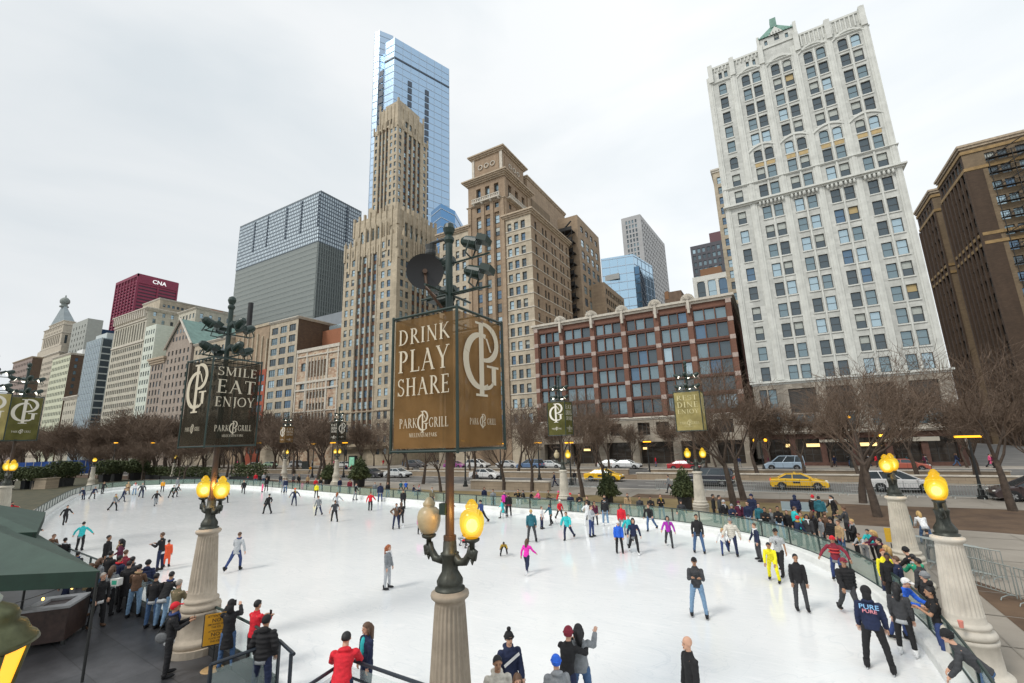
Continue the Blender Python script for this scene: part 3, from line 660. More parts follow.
b.done(); b=Bld('penthouse','rust coloured brick lift housing above the green gable roof'); qa=FP(200,313,105); qb=FP(211,316,105); b.block(qa.x,qb.x,105,110,0,qa.z,wallmat('rust_brick',(.36,.15,.08),(.32,.13,.07),.5,.2,.85,.15)); b.done()
# ---- blue-grey ribbon block
b=Bld('office_block','blue grey curtain wall block with ribbon windows and dark right flank'); x0,x1=-304.8,-286.2
RG=glassmat('ribbon_glass',(.26,.33,.38),.5,.2)
b.block(x0,x1,88,104,0,61.5,mat('blue_grey_panel',(.30,.37,.42),.6,noise=.06,scale=.4))
q=b.p('ribbon_window',RG)
for k in range(17): q.box(x0+.6,x1-.6,87.92,88.01,4+k*3.35,5.5+k*3.35)
q=b.p('ribbon_window',glassmat('ribbon_dark',(.08,.11,.14),.5,.2)); q.box(x1,x1+.05,88.3,104,3,61)
q=b.p('mullion',mat('pale_mullion',(.5,.55,.55),.6))
for k in range(10): q.box(x0+k*2.05,x0+.16+k*2.05,87.8,88,2,61.5)
for k in range(5): q.box(x1,x1+.25,88.2+k*3.9,88.5+k*3.9,2,61.5)
for k in range(17): q.box(x1,x1+.12,88,104,3+k*3.35,3.6+k*3.35)
q.box(x0+4,x1-1,90,100,61.5,64.5); b.done()
b=simple('office_tower','dark navy glass tower top between domed tower and blue grey block',-432,-412,118,133,92,glassmat('navy_glass',(.03,.06,.12),.5,.2),0,1); b.done()
b=simple('office_block','low cream corniced block in the gap left of the blue grey block',-324,-305,88.5,104,33.5,CREAM,6,7,cor=CORW,ch=1.6,co=1.0); b.done()
b=simple('office_block','pale green cream block with dark brick right flank',-351,-324.5,88,106,58,wallmat('green_cream',(.62,.64,.49),(.56,.58,.44),1.2,.5,.85,.12),11,15,wf=1.3,wh=1.9,nr2=4,mr=DBR,cor=CORW,ch=1.0,co=.6,gw=(3,4,3,1,2,1))
b.p('penthouse',mat('white_panel',(.7,.72,.72),.5)).box(-338,-330,94,102,58,62); b.done()
b=simple('office_block','plain brown block at far left of the skyline',-423,-387,88,92.5,63.5,wallmat('mauve_brick',(.30,.24,.21),(.27,.21,.19),.8,.4,.85,.1),12,15,cor=CORT,mr=DBR,wf=1.3); b.done()
# ---- domed tower with pyramid and beehive lantern
b=Bld('domed_tower','stone tower with pyramid roof and beehive lantern ball at far left','tower'); b.gw=(6,4,1,1,0,0)
GRY=wallmat('grey_limestone',(.52,.47,.38),(.45,.40,.33),1.3,.6,.85,.2)
NY=108
b.block(-472,-420,NY,118,0,74,GRY,front=[dict(c=ec(52,18,1.3,1),r=er(2,70,17,2.0),d=.25)]); b.cornice(-472,-420,NY,118,73,1.2,.8,CORW)
b.block(-468,-421,NY+.5,117.5,74,79,GRY,part='tower_wall')
b.block(-464,-426,NY+1,117,79,94.5,GRY,front=[dict(c=ec(38,9,1.9,3),r=[(81,87.5)],st='arch',d=.6,gi=0),dict(c=ec(38,11,1.2,2),r=[(89.6,91),(92.4,93.6)],d=.3,gi=0)],right=[dict(c=ec(8,2,1.5,1),r=[(81,87)],d=.6)],part='tower_wall')
b.cornice(-464,-426,NY+1,117,88.2,.6,.5,CORW); b.cornice(-464,-426,NY+1,117,79,.7,.5,CORW); b.cornice(-464,-426,NY+1,117,94.2,.6,.5,CORW)
b.block(-459,-430,NY+2,116,94.5,98,GRY,front=[dict(c=ec(29,9,1.2,1),r=[(95.3,97)],d=.3,gi=0)],part='tower_wall'); b.cornice(-459,-430,NY+2,116,97.6,.6,.5,CORW)
q=b.p('pyramid_roof',mat('grey_roof',(.22,.26,.275),.6,noise=.15,scale=.4)); bs=[(-458,NY+2),(-431,NY+2),(-431,116),(-458,116)]; tp=[(-447,111.5),(-442,111.5),(-442,113),(-447,113)]
for k in range(4):
    a,c=bs[k],bs[(k+1)%4]; a2,c2=tp[k],tp[(k+1)%4]; q.poly([(*a,98.2),(*c,98.2),(*c2,111),(*a2,111)])
q=b.p('lantern',mat('grey_lantern',(.20,.225,.21),.6,noise=.3,scale=1)); q.lathe([(2.6,110.8),(2.6,111.6),(1.8,112),(1.8,113.4),(2.6,113.8),(2.9,115.2),(2.6,116.6),(1.6,117.8),(.5,118.4),(.3,120)],n=14,c=(-444.5,112.2,0))
b.block(-412,-386,NY+2,118,60,FP(86,319,NY+2).z,wallmat('grey_wing',(.36,.38,.35),(.33,.34,.32),1.2,.6,.85,.1),front=[dict(c=ec(26,5,1.3,1),r=er(62,90,7,2),d=.3,gi=0)],part='wing_wall'); b.done()
# ---- far towers in the gap right of centre
b=Bld('grey_tower','tall pale grey concrete tower with dark window columns in centre background','tower'); b.gw=(6,2,0,0,0,0)
CG=mat('grey_concrete',(.42,.42,.42),.8,noise=.08,scale=.2)
z_=133; a=az(621,219,z_); c=az(640,214,z_); dd=az(664.5,244,z_)
b.face(a,((c[0]-a[0])/math.dist(a,c),(c[1]-a[1])/math.dist(a,c)),math.dist(a,c),0,z_,CG,[dict(c=ec(math.dist(a,c),4,1.0,2),r=er(30,131,34,2.0),d=.3,st='fine')])
b.face(c,((dd[0]-c[0])/math.dist(dd,c),(dd[1]-c[1])/math.dist(dd,c)),math.dist(dd,c),0,z_,CG,[dict(c=ec(math.dist(dd,c),14,1.7,1),r=er(30,131,34,1.9),d=.4,st='fine')])
b.face(dd,((a[0]-dd[0])/math.dist(dd,a),(a[1]-dd[1])/math.dist(dd,a)),math.dist(dd,a),0,z_,CG,None); b.done()
b=Bld('glass_tower','low pale blue glass tower in front of the grey concrete tower','tower')
z_=80; a=az(601,259,z_); c=az(633,254,z_); dd=az(652,266,z_)
LB=glassmat('light_blue_glass',(.42,.60,.74),.8,.1)
glass_prism(b,[a,c,dd,(dd[0]-15,dd[1]+12),(a[0],a[1]+12)],0,z_,LB,3.6,3.2,MUL)
q=b.p('louvre_band',mat('louvre',(.35,.36,.35),.6)); q.obox(Vector(((a[0]*.7+c[0]*.3),(a[1]*.7+c[1]*.3)-.4,71)),(1,0,0),6.5,.3,2.4)
z3=68; e1=az(634,267,z3); e2=az(644,280,z3)
glass_prism(b,[e1,(e1[0]+2,e1[1]-.3),e2,(e2[0]-2,e2[1]+10),(e1[0]-2,e1[1]+10)],0,z3,glassmat('steel_blue_glass',(.10,.2,.32),.7,.1),3.6,2.5,DMU,part='dark_curtain_wall'); b.done()
b=Bld('office_tower','distant dark slate tower with gridded windows left of white tower','tower'); b.gw=(3,4,1,1,0,0)
DS=mat('slate_panel',(.075,.075,.09),.6); z_=85; a=az(690,247,z_); X1_=a[0]+26
b.block(a[0],X1_,a[1],a[1]+30,0,z_,DS,front=[dict(c=ec(26,13,1.2,.4),r=er(30,84,18,1.9),d=.3,st='fine')]); b.block(a[0]+8,X1_,a[1]+2,a[1]+28,z_,z_+5,mat('plum_panel',(.13,.06,.07),.6),part='penthouse'); b.done()
b=Bld('arcaded_block','small white building top with three arched windows above red block'); b.gw=(2,4,4,1,0,0)
b.p('penthouse',mat('rust_render',(.24,.13,.07),.8)).box(-15,-9,146,152,51,55.5); b.block(-16.8,-6.5,140,155,0,51.4,mat('white_stucco',(.72,.74,.72),.8,noise=.08,scale=1),front=[dict(c=ec(10.3,3,2.2,.7),r=[(43,49.8)],st='arch',d=.4)]); b.done()
b=Bld('water_tank_house','small brown rooftop penthouse behind the red block cornice','penthouse'); q0=FP(664,293,130); q1=FP(681,290,130)
b.block(q0.x,q1.x,130,142,0,q0.z,mat('old_brown_render',(.16,.11,.08),.8,noise=.3,scale=1)); b.p('penthouse',mat('rust_render',(.24,.13,.07),.8)).box(q0.x+.2,q0.x+1.2,129.9,131,q0.z-2,q0.z+.3); b.done()
b=Bld('office_block','slender tan block peeping out left of the white tower'); b.gw=(2,3,5,2,0,0)
q0=FP(712,172,125); b.block(q0.x,4,125,140,0,q0.z,TANL,front=[dict(c=[(.9,2.0),(2.6,3.7),(5,6),(6.8,7.9)],r=er(20,q0.z-1.5,18,2.0),d=.3)]); b.cornice(q0.x,4,125,140,q0.z-.5,1,.4,CORW); b.done()
# ---- dark brown blocks at right
X0R=FP(959,149,150).x
qa=SP(936,179,X0R); qw=SP(930,192,X0R); qe=SP(915,210,X0R)
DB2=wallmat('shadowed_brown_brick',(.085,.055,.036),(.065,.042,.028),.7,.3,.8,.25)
for (lab,nn_,n1_,h_,wid) in(('large dark brown corner block with ochre bands right of the white tower',150,qa.y,FP(959,149,150).z,60),('dark brown brick wing with ochre cornice beside white tower',qw.y,qe.y,qw.z,30)):
    b=Bld('office_block',lab); b.gw=(8,5,3,2,1,1)
    x0=X0R; nr=19; dep=n1_-nn_
    zz=[h_-4-k*4.0 for k in range(nr)]
    if nn_==150: 
        cf=[(4.2+5.6*k+d_,6.0+5.6*k+d_) for k in range(9) for d_ in(0,2.3)]
    else: cf=ec(wid,6,1.6,1)
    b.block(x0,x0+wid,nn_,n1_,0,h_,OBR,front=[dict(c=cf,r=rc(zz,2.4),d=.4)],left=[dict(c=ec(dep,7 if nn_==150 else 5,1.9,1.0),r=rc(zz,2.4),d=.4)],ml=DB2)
    q=b.p('ochre_band',mat('ochre_terracotta',(.30,.20,.09),.8,noise=.25,scale=.8))
    for z in(h_-1.6,h_-6.3,h_-26.3,h_-24): q.box(x0-.25,x0+wid,nn_-.25,n1_,z-.4,z+.4)
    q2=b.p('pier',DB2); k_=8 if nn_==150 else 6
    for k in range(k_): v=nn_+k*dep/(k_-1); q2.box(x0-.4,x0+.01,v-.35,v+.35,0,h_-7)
    if nn_==150:
        q2.box(x0+.02,x0+3.2,nn_-.18,nn_+.01,0,h_-7)
        fe=b.p('fire_escape',mat('black_iron',(.015,.015,.016),.6))
        for k in range(17):
            z=h_-5-k*4; fa=FP(1002,200,147).x; fb=fa+8; fe.box(fa,fb,nn_-1.4,nn_-.3,z,z+.12); fe.box(fa,fb,nn_-1.5,nn_-1.42,z+1.0,z+1.15); [fe.box(fa+j_*.5,fa+j_*.5+.06,nn_-1.49,nn_-1.43,z+.12,z+1.0) for j_ in range(16)]; fe.obox(((fa+fb)/2,nn_-.9,z+2.1),(1,0,.55),7,.5,.14); [fe.box(u_,u_+.12,nn_-1.7,nn_-1.55,z-4,z+1.2) for u_ in(fa,fa+4.4,fb-.2)]
    b.cornice(x0,x0+wid,nn_,n1_,h_-.6,1.2,.6,CORT); b.done()
# ================================================================== LETTERING (own serif strokes)
def _st(x,w,y0=0,y1=1): return [('b',x-w/2,x+w/2,y0,y1),('b',x-w/2-.07,x+w/2+.07,y0,y0+.035),('b',x-w/2-.07,x+w/2+.07,y1-.035,y1)]
T,t_=.13,.05
GLY={'I':(.36,_st(.18,T)),'L':(.6,_st(.18,T)+[('b',.18,.58,0,.045),('b',.54,.58,0,.2)]),
'E':(.62,_st(.18,T)+[('b',.18,.56,0,.045),('b',.18,.54,.955,1),('b',.18,.46,.49,.535),('b',.53,.57,0,.2),('b',.51,.55,.82,1),('b',.44,.475,.42,.6)]),
'F':(.58,_st(.18,T)+[('b',.18,.54,.955,1),('b',.18,.46,.49,.535),('b',.51,.55,.82,1)]),
'H':(.82,_st(.18,T)+_st(.64,T)+[('b',.18,.64,.49,.54)]),
'T':(.7,_st(.35,T)+[('b',.04,.66,.955,1),('b',.04,.08,.8,1),('b',.62,.66,.8,1)]),
'D':(.82,_st(.18,T)+[('a',.26,.5,.42,.475,-90,90,T,t_),('b',.18,.28,.955,1),('b',.18,.28,0,.045)]),
'P':(.64,_st(.18,T)+[('a',.28,.73,.25,.245,-90,90,T,t_),('b',.18,.3,.955,1)]),
'R':(.74,_st(.18,T)+[('a',.28,.75,.22,.225,-90,90,T,t_),('b',.18,.3,.955,1),('l',.32,.52,.68,.02,T),('b',.6,.76,0,.035)]),
'K':(.76,_st(.18,T)+[('l',.22,.42,.62,.98,t_),('l',.32,.55,.7,.02,T),('b',.62,.78,0,.035),('b',.54,.7,.965,1)]),
'N':(.84,_st(.16,t_)+_st(.7,t_)+[('l',.14,.98,.7,.02,T)]),
'M':(.98,_st(.14,t_)+_st(.82,T)+[('l',.15,.98,.48,.08,T),('l',.48,.08,.82,.98,t_)]),
'A':(.8,[('l',.12,.02,.39,.98,t_),('l',.37,.98,.68,.02,T),('b',.22,.56,.33,.375),('b',.02,.22,0,.035),('b',.58,.8,0,.035)]),
'Y':(.74,[('l',.1,.98,.36,.45,T),('l',.64,.98,.38,.45,t_),('b',.31,.43,0,.48),('b',.24,.5,0,.035),('b',.0,.22,.965,1),('b',.54,.74,.965,1)]),
'S':(.56,[('a',.28,.75,.19,.215,20,270,.09,.05),('a',.28,.27,.21,.235,90,-160,.1,.05),('b',.44,.48,.78,.98),('b',.05,.09,.02,.24)]),
'O':(.88,[('a',.44,.5,.36,.47,0,360,T,t_)]),'C':(.8,[('a',.46,.5,.36,.47,40,320,T,t_),('b',.7,.74,.72,.96)]),
'G':(.86,[('a',.46,.5,.36,.47,40,305,T,t_),('b',.64,.75,.08,.42),('b',.58,.82,.39,.42),('b',.7,.74,.72,.96)]),
'J':(.4,[('b',.18,.3,.05,1),('a',.12,.02,.13,.16,-80,20,.09,.05),('b',.1,.38,.965,1)]),
'U':(.8,_st(.18,T,.3,1)[:1]+[('b',.06,.3,.965,1),('b',.62,.67,.3,1),('b',.54,.75,.965,1),('a',.4,.32,.235,.3,180,360,.1,.05)])}
def arcq(cx,cy,rx,ry,a0,a1,w1,w0,k=22):
    out=[]; prev=None
    for j in range(k+1):
        a=R(a0+(a1-a0)*j/k); c,s=math.cos(a),math.sin(a); th=(w0+(w1-w0)*abs(c)**1.3)/2; n=math.hypot(c/rx,s/ry); nx,ny=c/rx/n,s/ry/n
        p=((cx+rx*c-nx*th,cy+ry*s-ny*th),(cx+rx*c+nx*th,cy+ry*s+ny*th))
        if prev: out.append((prev[0],prev[1],p[1],p[0]))
        prev=p
    return out
def strokes(ops):
    out=[]
    for o in ops:
        if o[0]=='b': _,x0,x1,y0,y1=o; out.append(((x0,y0),(x1,y0),(x1,y1),(x0,y1)))
        elif o[0]=='l':
            _,x0,y0,x1,y1,w_=o; out.append(((x0-w_/2,y0),(x0+w_/2,y0),(x1+w_/2,y1),(x1-w_/2,y1)))
        else: out+=arcq(*o[1:])
    return out
def text(mb,s,P,u0,v0,h,width=None,mi=0,sx=1.0,gap=.07,bold=1):
    """P(u,v,d) maps the flat text plane into space"""
    tw=sum((GLY[c][0]+gap) if c!=' ' else .35 for c in s)-gap
    if width: sx=width/(tw*h)
    x=0; k=0
    for c in s:
        if c==' ': x+=.35; continue
        wd,ops=GLY[c]
        for q in strokes(ops):
            k+=1; d=.004+.0006*(k%7)
            pts=[P(u0+(x+p[0])*h*sx,v0+p[1]*h,d) for p in q]
            a=(q[1][0]-q[0][0])*(q[2][1]-q[0][1])-(q[1][1]-q[0][1])*(q[2][0]-q[0][0])
            if a<0: pts=pts[::-1]
            mb.poly(pts,mi)
        x+=wd+gap
def monogram(mb,P,u0,v0,h,w,mi=0):
    ops=[('b',.40,.53,-.0,1.0),('b',.30,.63,0,.03),('b',.30,.53,.97,1.0),('a',.55,.74,.38,.25,-95,95,.13,.05),
         ('a',.48,.47,.44,.36,75,292,.15,.05),('b',.76,.89,.17,.42),('b',.62,.98,.40,.43),('a',.62,.30,.22,.18,250,330,.06,.05),('l',.62,.80,.74,.62,.05)]
    k=0
    for q in strokes(ops):
        k+=1; pts=[P(u0+p[0]*w,v0+p[1]*h,.004+.0006*(k%7)) for p in q]
        a=(q[1][0]-q[0][0])*(q[2][1]-q[0][1])-(q[1][1]-q[0][1])*(q[2][0]-q[0][0])
        mb.poly(pts if a>0 else pts[::-1],mi)
def sans(name,s,parent,m,size,loc,rot,ext=0.0):
    cu=bpy.data.curves.new(name,'FONT'); cu.body=s; cu.size=size; cu.align_x='CENTER'; cu.align_y='CENTER'; cu.extrude=ext; cu.offset=size*.012; cu.resolution_u=2
    tmp=bpy.data.objects.new('tmp',cu); COL.objects.link(tmp); dg=bpy.context.evaluated_depsgraph_get(); me=bpy.data.meshes.new_from_object(tmp.evaluated_get(dg)); bpy.data.objects.remove(tmp)
    me.materials.clear(); me.materials.append(m); o=obj(name,me,parent,loc); o.rotation_euler=rot; return o
WPAINT=mat('white_letter',(.85,.85,.84),.6)
sans('lettering','CNA',CNA_ROOT,emat('white_sign',(.9,.9,.9),.5),4.6,SP(159,283.5,-432.9)+Vector((0.9,0,0)),(R(90),0,R(90)),.1)
# ================================================================== GROUND
def noisemix(name,c1,c2,scale,rough=.9,detail=6,bump=.2,stretch=None): return mat(name,c1,rough,col2=c2,scale=scale,detail=detail,bump=bump,stretch=stretch)
mb=MB(); mb.quad((-1500,-300,-.02),(900,-300,-.02),(900,1500,-.02),(-1500,1500,-.02)); struct('ground',mb,noisemix('city_ground',(.30,.28,.25),(.40,.37,.33),.2))
SIDE=noisemix('sidewalk_concrete',(.235,.21,.175),(.345,.31,.265),.22,bump=.1); ASPH=noisemix('asphalt',(.11,.106,.10),(.185,.178,.168),.35)
MULCH=noisemix('mulch_soil',(.07,.042,.026),(.15,.095,.056),.6,bump=.6); GRASS=noisemix('winter_grass',(.15,.105,.045),(.26,.20,.09),.45,bump=.4)
def sheet(name,x0,x1,y0,y1,z,m,kind='structure'):
    mb=MB(); mb.quad((x0,y0,z),(x1,y0,z),(x1,y1,z),(x0,y1,z)); return struct(name,mb,m)
# park terrace beyond the rink, sidewalk, road, median, far road, far sidewalk
sheet('park_path',-700,120,-20,51,.0,SIDE)
def band(name,x0,x1,y0f,y1f,z,m,n=60):
    mb=MB()
    for k in range(n):
        a=x0+(x1-x0)*k/n; c=x0+(x1-x0)*(k+1)/n; mb.quad((a,y0f(a),z),(c,y0f(c),z),(c,y1f(c),z),(a,y1f(a),z))
    return struct(name,mb,m)
wob=lambda s,a,f,p=0:(lambda x:s+a*math.sin(x*f+p)+a*.4*math.sin(x*f*3.1+p))
band('lawn',-60,3.2,wob(37.2,.3,.3),wob(44.6,.4,.25,1),.006,GRASS); band('planting_bed',3.2,34,wob(35.2,.4,.3),wob(44.2,.5,.2),.006,MULCH)
band('planting_bed',-13,3.2,wob(44.0,.3,.4),wob(46.5,.4,.4),.010,MULCH,20); band('planting_bed',-200,-60,wob(44,.5,.1),wob(50,.5,.1),.006,MULCH)
mb=MB(); mb.poly([(-150,44,.006),(-150,12,.006),(-60,9,.006),(-60,14.5,.006),(-70,18.2,.006),(-80,22.3,.006),(-88,26,.006),(-92,32,.006),(-92,38,.006),(-88,44,.006)]); struct('planting_bed',mb,noisemix('dark_bed',(.03,.035,.018),(.10,.085,.045),.8,bump=.6))
band('planting_bed',5.2,11.5,lambda x:14.2+(x-5.2)*.25,lambda x:25.5-(x-5.2)*2.2 if x<9 else 17.2-(x-9)*.2,.012,MULCH,24)
mb=MB()
for k in range(14):
    x=4.5+k*2.6; mb.quad((x,16,.014),(x+.05,16,.014),(x+.05,35,.014),(x,35,.014))
for k in range(7):
    y=18+k*2.6; mb.quad((4,y,.018),(42,y,.018),(42,y+.05,.018),(4,y+.05,.018))
for k in range(170):
    x=-300+k*2.2; mb.quad((x,46.6,.014),(x+.05,46.6,.014),(x+.05,51,.014),(x,51,.014))
struct('pavement_joints',mb,mat('joint',(.25,.225,.19),.9))
mb=MB(); mb.box(-700,300,51,51.3,-.12,.02); mb.box(-700,300,60.8,61.05,-.12,.02); mb.box(-700,300,68.6,68.85,-.12,.02); mb.box(-700,300,82.6,82.9,-.12,.02); struct('kerb',mb,mat('kerb_stone',(.5,.47,.42),.8,noise=.15,scale=2))
sheet('road',-700,300,51.3,60.8,-.015,ASPH); sheet('road',-700,300,68.85,82.6,-.011,ASPH); sheet('sidewalk',-700,300,82.9,88.3,.005,SIDE); sheet('road',22.9,50,88.3,300,-.012,ASPH)
mb=MB()
for y in(54.4,57.6): 
    for k in range(120): mb.box(-420+k*5,-418+k*5,y,y+.14,-.0145,-.009)
for y in(72.5,76,79.5):
    for k in range(120): mb.box(-420+k*5,-418+k*5,y,y+.14,-.0105,-.005)
struct('road_markings',mb,mat('road_paint',(.55,.54,.5),.7,noise=.2,scale=2))
sheet('median_bed',-700,22,61.05,68.6,.02,noisemix('median_soil',(.14,.09,.055),(.28,.20,.12),.5,bump=.6))
# ---- median planter walls and low seat wall: things
STW=wallmat('planter_stone',(.36,.29,.21),(.29,.235,.17),1.1,.35,.7,.2)
for i,(a,c) in enumerate(((-200,-120),(-118,-62),(-60,-20),(-17,20))):
    t=thing('planter_wall',['long tan stone planter wall in the median at far left','tan stone median planter wall behind centre banner','tan stone median planter wall behind left yellow taxi','tan stone median planter wall behind the pickup and right taxi'][i],'wall',(a,61.4,0))
    mb=MB(); mb.box(0,c-a,0,.45,0,.75); mb.box(0,c-a,6.4,6.85,0,.75); mb.build('wall',STW,t); mb=MB(); mb.box(-.1,c-a+.1,-.08,.53,.75,.87); mb.box(-.1,c-a+.1,6.32,6.93,.75,.87); mb.build('coping',CORW,t)
t=thing('seat_wall','low grey stone seat wall beside the path behind the pedestal lamps','wall',(-33,46.4,0)); mb=MB(); mb.box(0,10.4,0,.6,0,.95); mb.build('wall',STW,t); mb=MB(); mb.box(-.08,10.48,-.08,.68,.95,1.06); mb.build('coping',CORW,t)
# ================================================================== RINK
FAR=[(2.2,10.0),(2.45,13),(2.5,16),(2.35,18.5),(1.9,21),(1.1,23.5),(-.2,26),(-2.2,28.3),(-5,30),(-8.5,31.2),(-13,31.9),(-19,32.5),(-27,33.4),(-36,34.6),(-46,36),(-55,37.4),(-64,38.6),(-72,39),(-80,38.2),(-86,35.6),(-88.5,32.5),(-87,29),(-82,25.5),(-75,22.4),(-66,18.8),(-57,15.4),(-49,12.8),(-41,11),(-34,9.9)]
NEAR=[(-34,9.9),(-27,9.35),(-20,8.8),(-14,8.2),(-11.3,7.75)]
def dense(P_,step):
    out=[]
    n=len(P_)
    for i in range(n-1):
        p0=Vector(P_[max(i-1,0)]);p1=Vector(P_[i]);p2=Vector(P_[i+1]);p3=Vector(P_[min(i+2,n-1)])
        k=max(1,int((p2-p1).length/step))
        for j in range(k):
            t=j/k; out.append(.5*((2*p1)+(p2-p0)*t+(2*p0-5*p1+4*p2-p3)*t*t+(3*p1-p0-3*p2+p3)*t**3))
    out.append(Vector(P_[-1])); return out
far=dense(FAR,.6); near=dense(NEAR,.6)
ICE=bpy.data.materials.new('ice'); N,L=nt(ICE); bs=N['Principled BSDF']
tc=N.new('ShaderNodeTexCoord'); n1=N.new('ShaderNodeTexNoise'); n1.inputs['Scale'].default_value=.22; n1.inputs['Detail'].default_value=7; n1.inputs['Roughness'].default_value=.6; L.new(tc.outputs['Object'],n1.inputs[0])
n2=N.new('ShaderNodeTexNoise'); n2.inputs['Scale'].default_value=2.2; n2.inputs['Detail'].default_value=8; n2.inputs['Distortion'].default_value=2.5
mp=N.new('ShaderNodeMapping'); mp.inputs['Rotation'].default_value=(0,0,.9); mp.inputs['Scale'].default_value=(.25,1.6,1); L.new(tc.outputs['Object'],mp.inputs[0]); L.new(mp.outputs[0],n2.inputs[0])
r1=N.new('ShaderNodeValToRGB'); r1.color_ramp.elements[0].position=.32; r1.color_ramp.elements[0].color=(.79,.815,.825,1); r1.color_ramp.elements[1].position=.62; r1.color_ramp.elements[1].color=(.875,.89,.895,1); L.new(n1.outputs['Fac'],r1.inputs[0])
r2=N.new('ShaderNodeValToRGB'); r2.color_ramp.elements[0].position=.52; r2.color_ramp.elements[0].color=(0,0,0,1); r2.color_ramp.elements[1].position=.68; r2.color_ramp.elements[1].color=(1,1,1,1); L.new(n2.outputs['Fac'],r2.inputs[0])
mxi=N.new('ShaderNodeMix'); mxi.data_type='RGBA'; L.new(r2.outputs[0],mxi.inputs[0]); L.new(r1.outputs[0],mxi.inputs[6]); mxi.inputs[7].default_value=(.89,.90,.905,1)
lastc=mxi.outputs[2]
for (sc_,rot_,dis,amt,colr_) in((.9,.3,3.5,.5,(.86,.875,.885,1)),(1.7,1.3,4.5,.4,(.64,.68,.71,1)),(.45,2.1,2.5,.4,(.66,.70,.73,1))):
    m_=N.new('ShaderNodeMapping'); m_.inputs['Rotation'].default_value=(0,0,rot_); m_.inputs['Scale'].default_value=(.5,1,1); L.new(tc.outputs['Object'],m_.inputs[0])
    q_=N.new('ShaderNodeTexNoise'); q_.inputs['Scale'].default_value=sc_; q_.inputs['Detail'].default_value=3; q_.inputs['Distortion'].default_value=dis; L.new(m_.outputs[0],q_.inputs[0])
    s1=N.new('ShaderNodeMath'); s1.operation='SUBTRACT'; s1.inputs[1].default_value=.5; L.new(q_.outputs['Fac'],s1.inputs[0]); s2=N.new('ShaderNodeMath'); s2.operation='ABSOLUTE'; L.new(s1.outputs[0],s2.inputs[0])
    s3=N.new('ShaderNodeMapRange'); s3.inputs[1].default_value=0; s3.inputs[2].default_value=.010; s3.inputs[3].default_value=amt; s3.inputs[4].default_value=0; L.new(s2.outputs[0],s3.inputs[0])
    x_=N.new('ShaderNodeMix'); x_.data_type='RGBA'; L.new(s3.outputs[0],x_.inputs[0]); L.new(lastc,x_.inputs[6]); x_.inputs[7].default_value=colr_; lastc=x_.outputs[2]
L.new(lastc,bs.inputs['Base Color']); rr=N.new('ShaderNodeMapRange'); rr.inputs[3].default_value=.07; rr.inputs[4].default_value=.20; L.new(n2.outputs['Fac'],rr.inputs[0]); L.new(rr.outputs[0],bs.inputs['Roughness'])
bpn=N.new('ShaderNodeBump'); bpn.inputs['Strength'].default_value=.07; bpn.inputs['Distance'].default_value=.02; L.new(n2.outputs['Fac'],bpn.inputs['Height']); L.new(bpn.outputs[0],bs.inputs['Normal'])
mb=MB(); mb.poly([(p.x,p.y,.03) for p in far]+[(p.x,p.y,.03) for p in near[1:]]+[(-9.4,7.6,.03),(-9.3,7.2,.03),(2.2,7.2,.03)][0:3]); 
ice=struct('ice_rink',mb,ICE)
bm=bmesh.new(); bm.from_mesh(ice.data); bmesh.ops.triangulate(bm,faces=bm.faces,ngon_method='EAR_CLIP'); 
for f in bm.faces:
    if f.normal.z<0: f.normal_flip()
bm.to_mesh(ice.data); bm.free()
